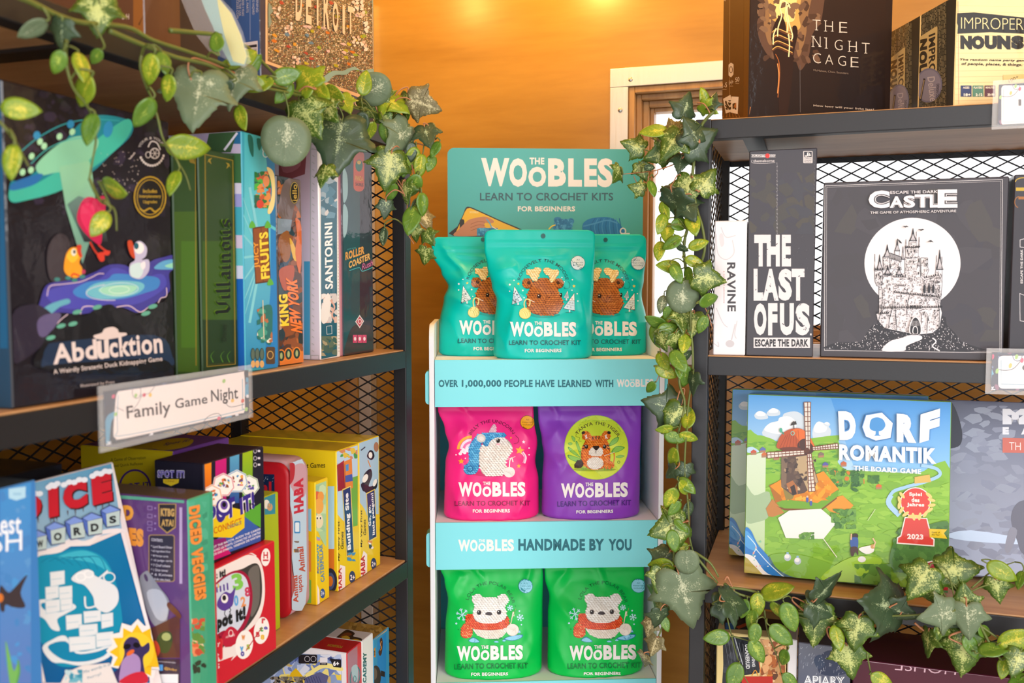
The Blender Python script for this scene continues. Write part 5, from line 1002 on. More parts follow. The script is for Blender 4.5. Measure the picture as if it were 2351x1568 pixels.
# rounded red tin
def rounded_prism(name, label, y0, y1, z0, h, x, d, r, sides, m, parent=None):
    pts = []
    for cx, cz, a in ((x - r, z0 + r, -90), (x - r, z0 + h - r, 0), (x - d + r, z0 + h - r, 90), (x - d + r, z0 + r, 180)):
        pts += [(cx + r * math.cos(R(a + k * 15)), cz + r * math.sin(R(a + k * 15))) for k in range(7)]
    N = len(pts); q = MB(); e = .0035
    def ring(y, k): cx, cz = x - d / 2, z0 + h / 2; return [(cx + (p[0] - cx) * k, y, cz + (p[1] - cz) * k) for p in pts]
    rows = [ring(y0, .955), ring(y0 + e * .4, .985), ring(y0 + e, 1), ring(y1 - e, 1), ring(y1 - e * .4, .985), ring(y1, .955)]
    q.add([v for rw in rows for v in rw], [(j * N + k, (j + 1) * N + k, (j + 1) * N + (k + 1) % N, j * N + (k + 1) % N) for j in range(5) for k in range(N)] + [tuple(range(N)), tuple(5 * N + k for k in range(N))[::-1]], sides, True)
    return q
y0, y1 = hx(658, -.58).y, hx(704, -.58).y; hT = hx(700, -.58, 1050).z - S3
b = Box('game_tin', 'red tin with rounded corners and a cloudy pink and blue lid edge', 'board game', (-.58, y0, S3), (0, 1, 0), y1 - y0, hT, .2, {}, m='print', build=False)
q = rounded_prism('tin', '', y0, y0 + (y1 - y0) * .18, S3 + .0005, hT - .002, -.5815, .197, .016, '#b01822', None)
def local(q, nm): q.v = [tuple(b.inv @ Vector(v)) for v in q.v]; return q.build(nm, M['print'], b.root)
local(q, 'tin_base'); q = rounded_prism('lid', '', y0 + (y1 - y0) * .16, y1, S3 + .0005, hT, -.58, .2, .018, '#c9a0a8', None); local(q, 'tin_lid')
A = b.face('left'); A.fold = zoom(*ZG); A.use('artwork').poly([(150, 370), (225, 372), (232, 900), (150, 905)], ('#16284c', '#1c3050')); A.text('imal', (60, 478), (208, 480), (60, 412), '#c82430', .04); A.specks(81, 14, (150, 380, 222, 420), ['#cfd6e4'], 1.5, 3.5, 1.2); A.specks(82, 8, (200, 800, 245, 900), ['#3f7f9a', '#5a9ab0', '#8a6a5c'], 10, 22)
A = b.face('front'); A.fold = zoom(*ZG); A.use('artwork').spl([(305, 330), (340, 300), (400, 320), (408, 700), (404, 1110), (330, 1150), (310, 1120), (330, 1040), (300, 980)], '#b9cfe0', 3); A.spl([(300, 560), (330, 640), (325, 900), (345, 1010), (300, 1080)], '#a85a5c', 4); A.spl([(330, 330), (400, 320), (404, 480), (360, 500), (310, 420)], '#c49aa4', 4); A.spl([(300, 320), (340, 312), (335, 400), (300, 430)], '#b02c34', 3)
A.text('HABA', (392, 585), (390, 390), (336, 600), '#c0283a', .06); A.rrect(338, 640, 372, 710, 6, '#3a86c0'); A.rrect(343, 648, 367, 702, 5, '#dce8f0'); A.specks(83, 6, (335, 755, 365, 820), ['#3a8ac8', '#e0b83a', '#7a5a4a'], 8, 16)
A.use('title').text('Animal', (402, 930), (390, 785), (366, 935), '#b84c34', .035); A.text('upon', (392, 1040), (388, 945), (366, 1050), '#b84c34', .03); A.text('Animal', (362, 1105), (356, 950), (332, 1112), '#b84c34', .035); b.done()
b = lbox('game_box', 'small yellow game box with a smiling caterpillar, beside the red tin', 718, 748, 1110, S3, {'front': '#e8c81c', 'left': '#e0bc14', 'top': '#d8c430'}, x=-.578, depth=.1, at='l', m='print')
A = b.face('front'); A.fold = zoom(*ZG); A.use('artwork').poly([(440, 440), (522, 410), (522, 800), (500, 810), (440, 780)], '#a8cc9c'); A.spl([(440, 660), (470, 690), (500, 760), (522, 790), (522, 830), (440, 830)], '#e8c81c', 3); A.specks(84, 14, (442, 430, 520, 700), ['#bcd8a4', '#9cc49c', '#c4dcae'], 12, 30)
for x, y, rx, ry, c in ((468, 505, 24, 36, '#d8643c'), (490, 500, 18, 30, '#e89a44'), (478, 555, 28, 44, '#eaa84c'), (480, 640, 24, 42, '#e6d8b0')): A.ell(x, y, rx, ry, c)
for x in (470, 488): A.ell(x, 622, 7, 11, '#f6f2ea'); A.ell(x, 624, 4, 7, '#2c2420')
A.ring(480, 690, 44, 62, 10, '#c88ab4', a0=80, a1=190); A.ring(480, 690, 34, 52, 8, '#7ab4d8', a0=80, a1=190)
A.poly([(432, 1080), (460, 1010), (480, 1030), (484, 1140), (436, 1146)], '#f0e8e6'); A.text('HABA', (470, 1115), (468, 1020), (448, 1120), '#c02838', .04); A.ell(500, 1055, 14, 28, '#2c5a9c'); A.tx('3+', 491, 1040, 509, 1068, '#eef0f4', .02)
A.use('title').text('RAINBOW', (482, 940), (478, 770), (460, 945), '#4a9ac0', .04); A.text('CATERPILLAR', (512, 985), (500, 770), (490, 992), '#5a8ab0', .03); A.text('RAINBOW', (474, 935), (472, 900), (462, 936), '#c85a8a', .03)
A = b.face('left'); A.fold = zoom(*ZG); A.use('artwork').poly([(405, 570), (436, 570), (436, 700), (405, 690)], '#8cc4e0'); A.poly([(405, 740), (436, 760), (436, 930), (405, 930)], '#e08c3c'); A.poly([(400, 960), (436, 980), (436, 1110), (400, 1110)], '#7cb44c'); b.done()
def haba(lbl, px0, px1, top, words, sub, at):
    b = lbox('game_box', lbl, px0, px1, top, S3, {'front': '#e8c81c', 'left': '#e4c41c', 'top': '#c8b024'}, x=-.578, depth=.19, at=at); return b
b = haba('yellow game box with a toy house and a building site, second from the post', 768, 820, 1038, 0, 0, 'l')
A = b.face('left'); A.fold = zoom(*ZG); A.use('artwork').poly([(150, 440), (568, 440), (568, 820), (150, 820)], ('#a8d4ec', '#bcdcee')); A.poly([(150, 800), (568, 800), (568, 920), (150, 920)], '#dc7a2c'); A.poly([(150, 1040), (568, 1040), (568, 1100), (150, 1100)], '#9cc43c'); A.ell(545, 985, 40, 75, '#2c3040'); A.ell(545, 985, 26, 50, '#4a5a80'); A.ell(545, 985, 16, 30, '#e07a2c'); A.text('My Very First Games', (250, 350), (516, 342), (250, 312), '#2a2418', .01); A.rrect(380, 386, 492, 460, 12, '#2c2a34')
A = b.face('front'); A.fold = zoom(*ZG); A.use('artwork').poly([(570, 245), (702, 205), (702, 640), (640, 660), (570, 610)], '#b9d4e8'); A.poly([(640, 400), (702, 380), (702, 665), (650, 680)], '#6fae3c'); A.poly([(582, 320), (625, 290), (630, 460), (588, 470)], '#a82c2c'); A.poly([(622, 300), (668, 280), (675, 450), (630, 460)], '#e0862c'); A.poly([(632, 318), (650, 312), (650, 350), (634, 355)], '#4a90cc'); A.poly([(630, 380), (670, 370), (674, 410), (632, 418)], '#3a5aa8'); A.specks(85, 16, (590, 220, 700, 290), ['#4a9a44', '#7ab44c', '#e0c03c', '#d08a5c'], 8, 20)
for k in range(8): A.line([(585 + k * 6, 310), (590 + k * 6, 465)], 1.6, '#7c1c20')
A.poly([(570, 1000), (600, 890), (630, 900), (630, 1060), (570, 1085)], '#f2e9e8'); A.text('HABA', (612, 1045), (608, 905), (584, 1055), '#c02838', .05); A.ell(670, 962, 18, 36, '#20406c'); A.tx('2+', 658, 948, 684, 978, '#eef0f4', .03)
A.text('My Very First', (600, 870), (600, 640), (586, 872), '#3a2c14', .01, shear=.15); A.text('Games', (620, 800), (620, 700), (604, 802), '#3a2c14', .01, shear=.15)
A.poly([(612, 458), (662, 436), (682, 820), (636, 848)], '#e8d068'); A.poly([(616, 464), (658, 444), (678, 814), (640, 840)], '#1f3c6c'); A.specks(86, 8, (640, 820, 690, 870), ['#4a90c0', '#d8a83c', '#8a6a4c'], 8, 16)
A.use('title').text('Building Site', (668, 800), (652, 475), (642, 808), '#f0f0f2', .05); b.done()
b = haba('yellow game box with penguins on its spine, last on the lower board by the post', 820.5, 868, 1018, 0, 0, 'l')
A = b.face('front'); A.fold = zoom(*ZG); A.use('artwork').poly([(705, 190), (822, 155), (822, 600), (760, 620), (705, 560)], '#a8c8dc'); A.spl([(705, 540), (740, 570), (765, 620), (822, 600), (822, 700), (705, 700)], '#e8c81c', 3)
for P in ([(730, 420), (740, 370), (775, 340), (785, 380), (765, 440), (800, 430), (815, 400), (810, 450), (770, 480), (740, 470)], [(755, 270), (770, 235), (790, 240), (798, 270), (780, 290)], [(720, 430), (745, 420), (760, 450), (735, 470)]): A.spl(P, '#20242c', 4)
A.ell(745, 395, 14, 26, '#f2efe8', 25); A.ell(775, 262, 11, 18, '#f2efe8'); A.ell(800, 420, 10, 22, '#f2efe8', 20); A.line([(760, 290), (775, 330)], 5, '#e08a2c'); A.line([(720, 235), (745, 215)], 6, '#3a3c44'); A.ell(808, 215, 14, 28, '#a8785c')
A.poly([(703, 990), (703, 880), (735, 810), (756, 830), (756, 965)], '#f2e9e8'); A.text('HABA', (746, 960), (742, 835), (720, 968), '#c02838', .05); A.ell(793, 885, 16, 34, '#20406c'); A.tx('2+', 782, 872, 805, 900, '#eef0f4', .03)
A.text('My Very First', (730, 790), (730, 575), (717, 792), '#3a2c14', .01, shear=.15); A.text('Games', (750, 720), (748, 630), (734, 722), '#3a2c14', .01, shear=.15)
A.poly([(750, 480), (800, 455), (812, 735), (763, 762)], '#e8d068'); A.poly([(754, 485), (797, 462), (808, 728), (767, 752)], '#1f3c6c'); A.specks(87, 6, (760, 750, 805, 800), ['#e08a2c', '#30343c', '#f0ece4'], 7, 14)
A.use('title').text('Go, go,', (782, 665), (778, 545), (764, 670), '#f0f0f2', .04); A.text('little penguin!', (804, 715), (794, 475), (786, 722), '#f0f0f2', .04); b.done()
# ---- bottom board
b = lbox('game_box', 'red building set box with a white-bordered picture marked 6+, bottom board', 787, 822, 1508, S4, {'front': '#c8202c', 'left': '#e4e0e2', 'top': '#c01c28'}, x=-.58, depth=.2, at='l')
A = b.face('left'); A.fold = zoom(*ZQ); A.use('artwork').poly([(0, 720), (1205, 850), (1205, 1400), (0, 1400)], '#8a9cc0'); A.specks(91, 120, (100, 800, 1200, 1390), ['#6a7cb4', '#b8c4e0', '#e8d880', '#4a5a94', '#d8dce8', '#e6c84a', '#8aa0cc', '#c8b070'], 26, 80, 1.8); A.spl([(640, 1120), (800, 1000), (960, 930), (1200, 980), (1200, 1050), (960, 1000), (820, 1060), (700, 1140)], '#efe08a', 4); A.poly([(650, 1150), (880, 1060), (1010, 1120), (980, 1228), (650, 1228)], '#5a5c84')
for k in range(6): A.line([(660 + k * 40, 1120 + (k % 2) * 10), (700 + k * 40, 1228)], 8, '#343860')
A.poly([(440, 1080), (520, 1000), (630, 1130), (560, 1160), (430, 1130)], '#e0b41c'); A.specks(92, 40, (130, 1130, 660, 1228), ['#3c3834', '#6a6458', '#28241f', '#8a8070'], 16, 36); A.rrect(560, 800, 840, 935, 20, '#1d1b22')
for x in (690, 784): A.ring(x, 865, 42, 44, 7, '#c9c6cc'); 
A.rect(882, 840, 995, 920, '#e6e2e6'); A.rect(884, 920, 992, 955, '#2a262c'); A.tx('2 PLAYERS', 900, 930, 975, 945, '#e6e2e6', 0); A.poly([(1025, 855), (1200, 880), (1200, 998), (1085, 985)], '#1f1d24'); A.tx('6+', 1080, 898, 1168, 970, '#f2f0f2', .05)
A = b.face('front'); A.fold = zoom(*ZQ); A.use('artwork').poly([(1290, 770), (1440, 640), (1440, 1300), (1290, 1300)], '#a86c78'); A.ell(1405, 1130, 78, 160, '#2a6c70', 8); A.ell(1405, 1130, 64, 140, '#a4707c', 8); A.spl([(1350, 1000), (1440, 960), (1440, 1200), (1380, 1180)], '#a8b8bc', 3); A.ring(1400, 1165, 24, 50, 10, '#2a6c70')
A = b.face('top'); A.fold = zoom(*ZQ); A.use('artwork').text('POKéMON', (1228, 672), (1010, 640), (1200, 708), '#b8902c', .05)
b.done()
b = lbox('game_box', 'white game box with a yellow and black dragon on top, bottom board', 822.5, 849, 1480, S4, {'front': '#e2e0de', 'left': '#d8d4d2', 'top': '#d8d2d0'}, x=-.58, depth=.2, at='l')
A = b.face('top'); A.fold = zoom(*ZQ); A.use('artwork').spl([(1080, 590), (1200, 480), (1290, 430), (1400, 480), (1380, 530), (1500, 560), (1490, 620), (1400, 640), (1250, 650), (1140, 620)], '#2a1c14', 4); A.spl([(1120, 590), (1220, 500), (1300, 470), (1360, 500), (1300, 540), (1300, 600), (1200, 610)], '#7a3c1c', 4); A.spl([(1310, 600), (1400, 570), (1490, 590), (1480, 610), (1380, 622)], '#d8b02c', 4); A.spl([(1200, 540), (1280, 520), (1330, 560), (1250, 590)], '#c8a02c', 4)
A = b.face('front'); A.fold = zoom(*ZQ); A.use('title').text('ACADEMY', (1575, 1300), (1578, 760), (1520, 1310), '#2c5c5c', .06); A.use('spine_mark').specks(94, 14, (1462, 870, 1512, 1180), ['#b8584c', '#c87468', '#5c8c88'], 14, 28, 1.3); b.done()
b = lbox('game_box', 'blue pirate game box with a torn-parchment top edge, last on the bottom board', 849.5, 887, 1445, S4, {'front': '#3a90b8', 'left': '#a8884c', 'top': '#a8843c'}, x=-.58, depth=.22, at='r')
A = b.face('front'); A.fold = zoom(*ZQ); A.use('artwork').spl([(1632, 540), (1880, 370), (1880, 440), (1800, 500), (1720, 560), (1632, 610)], '#c8a878', 3); A.poly([(1740, 600), (1870, 480), (1870, 1300), (1740, 1300)], '#2c84c0'); A.spl([(1775, 590), (1800, 545), (1820, 620), (1805, 780), (1775, 820), (1755, 760), (1785, 700)], '#4a3020', 4); A.poly([(1634, 760), (1708, 690), (1712, 840), (1636, 885)], '#c8862c'); A.text('PIRATE', (1642, 860), (1704, 810), (1640, 790), '#3a2414', .05); A.ell(1715, 1130, 78, 165, '#3c342c'); A.ell(1695, 1090, 40, 90, '#6a5c4c'); A.poly([(1790, 1040), (1852, 1060), (1850, 1140), (1790, 1120)], '#2c2824'); A.curve([(1780, 740), (1800, 700), (1785, 650), (1800, 600)], 10, '#d8903c')
A = b.face('top'); A.fold = zoom(*ZQ); A.use('artwork').specks(93, 40, (1310, 320, 1870, 480), ['#b08c3c', '#98762c', '#bc9c50', '#8a6a2c'], 20, 50); b.done()
# ---- top board: the city puzzle and its neighbours
b = lbox('puzzle_box', 'puzzle box with a crowded city map picture and tall cream letters, top board', 608, 862, -190, S1, {'front': '#2c2f45', 'left': '#3d5580', 'top': '#2c2f45'}, x=-.578, depth=.10, at='l', cat='jigsaw puzzle')
A = b.face('front'); A.fold = zoom(*ZR); A.use('artwork').poly([(135, -900), (1870, -900), (1860, 1560), (1690, 1560), (132, 990)], '#e2b483'); A.poly([(165, -880), (1835, -880), (1830, 1500), (1690, 1505), (165, 955)], '#6a5238')
inn = [(165, -880), (1835, -880), (1830, 1500), (1690, 1505), (165, 955)]
rnd = random.Random(77); pal = ['#5a4630', '#8a7048', '#4a4a30', '#a88a60', '#6c6a48', '#c8a880', '#7a5c3c', '#3c3428', '#94865a', '#d8bc94', '#5c5438', '#b09a70', '#7a3c28', '#4c4a50', '#6a7c6c', '#e0c8a0', '#8c5a38']
for ps, cell in enumerate((30, 24, 21, 34)):
    A.up(); yy = -120.
    while yy < 1480:
        xx = 170.
        while xx < 1820:
            if rnd.random() < .8:
                a = rnd.uniform(0, 6.3); ca, sa = math.cos(a), math.sin(a); l, w2 = cell * rnd.uniform(.28, .46), cell * rnd.uniform(.1, .3)
                x, y = xx + cell / 2, yy + cell / 2
                q = [(x + l * i * ca - w2 * j * sa, y + l * i * sa + w2 * j * ca) for i, j in ((-1, -1), (1, -1), (1, 1), (-1, 1))]
                if all(pip(*p, inn) for p in q): n0 = A.n; A.raw(q, [(0, 1, 2, 3)], [lin(rnd.choice(pal))] * 4, False); A.n = n0
            xx += cell
        yy += cell
for k in range(60):
    x, y = rnd.uniform(200, 1800), rnd.uniform(-80, 1300)
    if pip(x, y, inn): A.spl([(x + rnd.uniform(24, 50) * math.cos(j * 1.05), y + rnd.uniform(14, 34) * math.sin(j * 1.05) + .3 * 30 * math.cos(j * 1.05)) for j in range(6)], rnd.choice(['#a89a1c', '#b8a424', '#c86a1c', '#d0902c', '#a83a2c', '#5a7a8a', '#d8b0a0', '#8c9a2c']), 3)
for cx, cy in ((300, 190), (480, 440), (1520, 120), (1610, 180), (1700, 420), (1540, 650), (1650, 720), (590, 960), (1600, 70)):
    for k in range(9): A.ell(cx + rnd.uniform(-50, 50), cy + rnd.uniform(-90, 90), rnd.uniform(16, 30), rnd.uniform(16, 28), rnd.choice(['#e0bfa6', '#d4ac90', '#ecd0b8']), 0, 10, False)
    A.up()
A.spl([(165, 60), (210, 110), (235, 180), (190, 240), (215, 340), (180, 420), (165, 420)], '#7a8a78', 4); A.spl([(960, 1270), (1060, 1180), (1180, 1110), (1330, 1110), (1500, 1045), (1620, 1100), (1830, 1090), (1830, 1260), (1650, 1120), (1480, 1100), (1380, 1170), (1200, 1180), (1080, 1290)], '#86a494', 4); A.spl([(1780, -300), (1830, -300), (1830, 1100), (1810, 900), (1800, 300)], '#8a9c90', 4)
A.use('title')
for ch, x0, x1, y0, y1 in (('D', 588, 692, -330, 318), ('E', 750, 838, -310, 365), ('T', 880, 985, -250, 390), ('R', 1025, 1118, -200, 440), ('O', 1168, 1258, 20, 492), ('I', 1322, 1358, 70, 520), ('T', 1405, 1490, 90, 520)):
    for bd, c in ((.05, '#5a3c28'), (.035, '#e4c09a')): A.text(ch, (x0, y1), (x1, y1 + 26), (x0, y0), c, bd)
A.use('edge_lettering').text('CITY PUZZLE COLLECTION', (260, 1190), (1680, 1710), (262, 1100), '#d8bfae', .02)
A = b.face('left'); A.fold = zoom(*ZP); A.use('artwork').poly([(980, -10), (1435, -10), (1455, 980), (1100, 900)], '#3f5a8a'); A.line([(1268, -10), (1270, 600)], 14, '#7884a4'); A.line([(1440, -10), (1455, 960)], 12, '#c4cce4')
for t, x, y0, y1 in (('WARNING:', 1392, -120, 190), ('CHOKING HAZARD', 1335, -170, 220), ('SMALL PARTS', 1245, -130, 190), ('NOT FOR UNDER 3 YEARS', 1180, -230, 240), ('MADE IN THE USA', 1135, -160, 240), ('PUZZLES.COM', 1098, -80, 275)): A.text(t, (x - 32, y0), (x - 32, y1), (x, y0), '#c9bcb4', .0)
A.poly([(1145, 645), (1385, 612), (1385, 900), (1220, 900)], '#dcccc6'); A.poly([(1185, 690), (1372, 664), (1372, 708), (1185, 724)], '#3a3436')
for k in range(12): A.line([(1215, 740 + k * 13), (1372, 726 + k * 13)], 3 + (k * 7) % 5, '#3a3436')
b.done()
b = Box('puzzle_box', 'black puzzle box with small white print, behind the leaning pennant card', 'jigsaw puzzle', (-.588, .733, S1), (0, 1, 0), .062, .33, .12, {'front': '#241f28', 'left': '#2a2229', 'top': '#222'}, m='film')
A = b.face('left'); A.fold = zoom(*ZA); A.use('artwork')
for k in range(5): A.text('WARNING CHOKING HAZARD SMALL PARTS', (1150 + k * 36, -100), (1150 + k * 36, 170), (1138 + k * 36, -100), '#8c7c78', 0)
A.line([(1215, -200), (1218, 250)], 8, '#c9a878'); A.line([(1240, -200), (1242, 250)], 5, '#5a4a3a'); b.done()
b = Box('puzzle_box', 'brown puzzle box at the near end of the top board, partly behind ivy', 'jigsaw puzzle', (-.578, .675, S1), (0, 1, 0), .05, .32, .16, {'front': '#5c3c28', 'left': '#5a3a26', 'top': '#4a3020'}, m='film')
A = b.face('left'); A.fold = zoom(*ZA); A.use('artwork').poly([(960, -300), (1130, -300), (1130, 300), (960, 230)], '#8a5624'); A.line([(1050, -300), (1060, 110), (1000, 180)], 14, '#5c3a1c'); A.tx('B H', 880, 100, 930, 140, '#c9b8a6', .02); b.done()
# pennant card in a clear sleeve, leaning on the puzzle
def slab(outline, y, th, col, m, name, parent, mtx_inv):
    P = [on_plane(px, py, (0, y, 0), (0, 1, 0)) for px, py in outline]; N = len(P)
    V = [mtx_inv @ p for p in P] + [mtx_inv @ (p + Vector((0, th, 0))) for p in P]; t = tessellate_polygon([[Vector((p.x, p.z, 0)) for p in P]])
    q = MB().add(V, [tuple(f) for f in t] + [tuple(i + N for i in f[::-1]) for f in t] + [(k, (k + 1) % N, N + (k + 1) % N, N + k) for k in range(N)], col); return q.build(name, m, parent)
YC = .705
rt = empty('pennant_card', Matrix.Translation((hy(520, YC).x, YC, S1)), 'pale blue and yellow pennant card in a clear sleeve, leaning on the top board', 'card'); inv = rt.matrix_world.inverted()
slab([(440, -60), (470, 20), (488, 60), (508, 110), (530, 150), (560, 150), (566, 130), (552, 80), (530, 30), (505, 0), (495, -60)], YC, .0012, '#8fb4ac', M['print'], 'card', rt, inv)
slab([(497, -60), (505, 0), (530, 30), (552, 80), (566, 130), (560, 148), (535, 140), (515, 80), (507, 45), (500, 10), (493, -60)], YC - .0004, .0003, '#d8d07c', M['print'], 'yellow_band', rt, inv)
slab([(400, -60), (416, 0), (450, 80), (480, 118), (560, 155), (576, 142), (556, 70), (535, 25), (508, -4), (498, -60)], YC - .0012, .0004, '#ffffff', M['clear'], 'sleeve', rt, inv)
# ------------------------------------------------------------------ games on the right unit
ZH, ZI, ZJ, ZK, ZL = (1620, 0, 3.2161), (1600, 300, 2.7031), (1850, 400, 3.6458), (1640, 800, 2.6132), (1600, 1270, 3.1305)
# ---- top board: night game, turned on the board
e = Vector((math.sin(R(56)), math.cos(R(56)), 0))
b = Box('game_box', 'brown game box with a hand holding a dripping candle and thin spaced lettering', 'board game', (-.082, 1.207, S1), e, .2157, .34, .0702, {'front': '#2a1d18', 'left': '#5a3818', 'top': '#2a1d18'})
A = b.face('front'); A.fold = zoom(*ZH); A.use('artwork').poly([(290, -400), (1330, -400), (1325, 810), (290, 855)], ('#33221a', '#1d1413'))
for P, c in (([(370, -300), (420, 60), (380, 160), (400, 300), (470, 420), (540, 430), (560, 300), (660, 440), (700, 520), (760, 420), (790, 250), (860, 120), (850, -300)], '#5c4030'), ([(400, -300), (440, 60), (430, 180), (470, 330), (540, 300), (650, 330), (690, 420), (740, 260), (750, 140), (800, -300)], '#8a6440'), ([(440, -300), (470, 60), (480, 180), (540, 220), (640, 230), (700, 200), (690, 80), (740, -300)], '#c89a50'), ([(480, -300), (510, 60), (530, 140), (640, 160), (665, 60), (690, -300)], '#ecca7a')): A.spl(P, c, 5)
A.specks(101, 60, (380, -60, 860, 480), ['#6a4c38', '#7c5c42', '#4c3426'], 10, 30)
A.spl([(485, 250), (520, 150), (560, 120), (590, 180), (600, 260), (640, 280), (640, 200), (670, 195), (678, 260), (650, 400), (640, 560), (600, 850), (545, 850), (530, 560), (500, 400), (490, 320)], '#2a1812', 5)
for yy in (225, 270, 315, 355): A.curve([(490, yy + 20), (530, yy - 4), (590, yy + 20), (645, yy + 44 - (355 - yy) * .1)], 16, '#5a3420'); A.curve([(492, yy + 12), (530, yy - 12), (590, yy + 10), (640, yy + 34)], 6, '#e0a858')
for P in ([(560, 10), (548, 60), (560, 120), (535, 200), (530, 270)], [(595, 20), (590, 110), (605, 180), (600, 240)], [(620, 40), (600, 60), (612, 160), (640, 260), (630, 300)], [(545, 20), (570, 5), (610, 30), (622, 60)], [(520, 210), (500, 260), (498, 330)], [(610, 250), (618, 330), (612, 420)]): A.curve(P, 9, '#f0dc9c')
A.curve([(530, 470), (540, 560), (530, 690)], 8, '#d88a4c'); A.curve([(515, 400), (540, 460), (545, 560), (532, 720)], 5, '#b0622c'); A.line([(695, 480), (697, 830)], 4, '#5c5450')
for P in ([(310, 850), (330, 790)], [(295, 840), (318, 775)], [(300, 800), (312, 770)]): A.line(P, 5, '#c87a3c')
A.use('title')
for t, xs, y0, y1, dy in (('THE', (788, 880, 985), 145, 222, 16), ('NIGHT', (788, 880, 950, 1055, 1150), 268, 345, 22), ('CAGE', (790, 880, 975, 1068), 392, 465, 18)):
    for k, (ch, x) in enumerate(zip(t, xs)):
        w = 22 if ch == 'I' else 58; d = dy * k * .55
        if ch == 'I': A.line([(x + 8, y0 + d), (x + 8, y1 + d)], 7, '#cfc0ac')
        else: A.text(ch, (x, y1 + d), (x + w, y1 + d + 4), (x, y0 + d), '#cfc0ac', -.018)
        if ch in 'THNIE':                                                    # slab feet of the inscription letters
            for sx in ((x, x + w - 8) if ch in 'HN' else (x + w / 2 - 3 if ch == 'T' else x + 5,)): A.line([(sx - 8, y1 + d), (sx + 14, y1 + d + 1)], 4, '#cfc0ac'); 
            if ch in 'HNI': A.line([(x - 8, y0 + d), (x + 14, y0 + d + 1)], 4, '#cfc0ac')
A.use('artwork').text('McMahon, Chan, Saunders', (793, 528), (1050, 552), (793, 512), '#8c7664', 0); A.text('How long will your light last?', (793, 790), (1240, 822), (793, 772), '#c0ae9a', .02)
A = b.face('left'); A.fold = zoom(*ZH); A.use('artwork').poly([(98, -400), (285, -400), (278, 858), (96, 868)], ('#5c3a1c', '#4c2e16')); A.line([(180, -300), (177, 860)], 4, '#8a6a48'); A.poly([(188, 462), (207, 475), (206, 550), (188, 572), (170, 556), (170, 478)], '#d0c0ae'); A.ring(188, 515, 13, 26, 5, '#4c2e16'); A.text('THE NIGHT CAGE', (150, -200), (150, 10), (128, -200), '#c8b49a', 0)
for t, x0, x1, y in (('1-5', 124, 158, 645), ('14+', 174, 206, 622), ('50', 220, 250, 602)): A.text(t, (x0, y + 6), (x1, y - 2), (x0, y - 28), '#d8c8b8', 0); A.rect(x0 + 2, y + 12, x1 - 2, y + 16, '#b09a84')
A.poly([(130, 730), (185, 700), (205, 820), (150, 838)], '#d8ccc0'); A.poly([(192, 712), (245, 715), (238, 842), (185, 830)], '#e0d4c8'); A.specks(102, 12, (145, 740, 190, 810), ['#2c2018'], 6, 12); A.specks(103, 10, (200, 760, 228, 810), ['#2c2018', '#a86a3c'], 6, 12)
for k in range(7): A.line([(110 + k * 24, 866), (120 + k * 20, 830)], 4, '#b0763c', True, True)
b.done()
e2 = Vector((math.sin(R(66.9)), math.cos(R(66.9)), 0)); d2 = Vector((-e2.y, e2.x, 0)); c2 = Vector((.162, 1.232, S1))
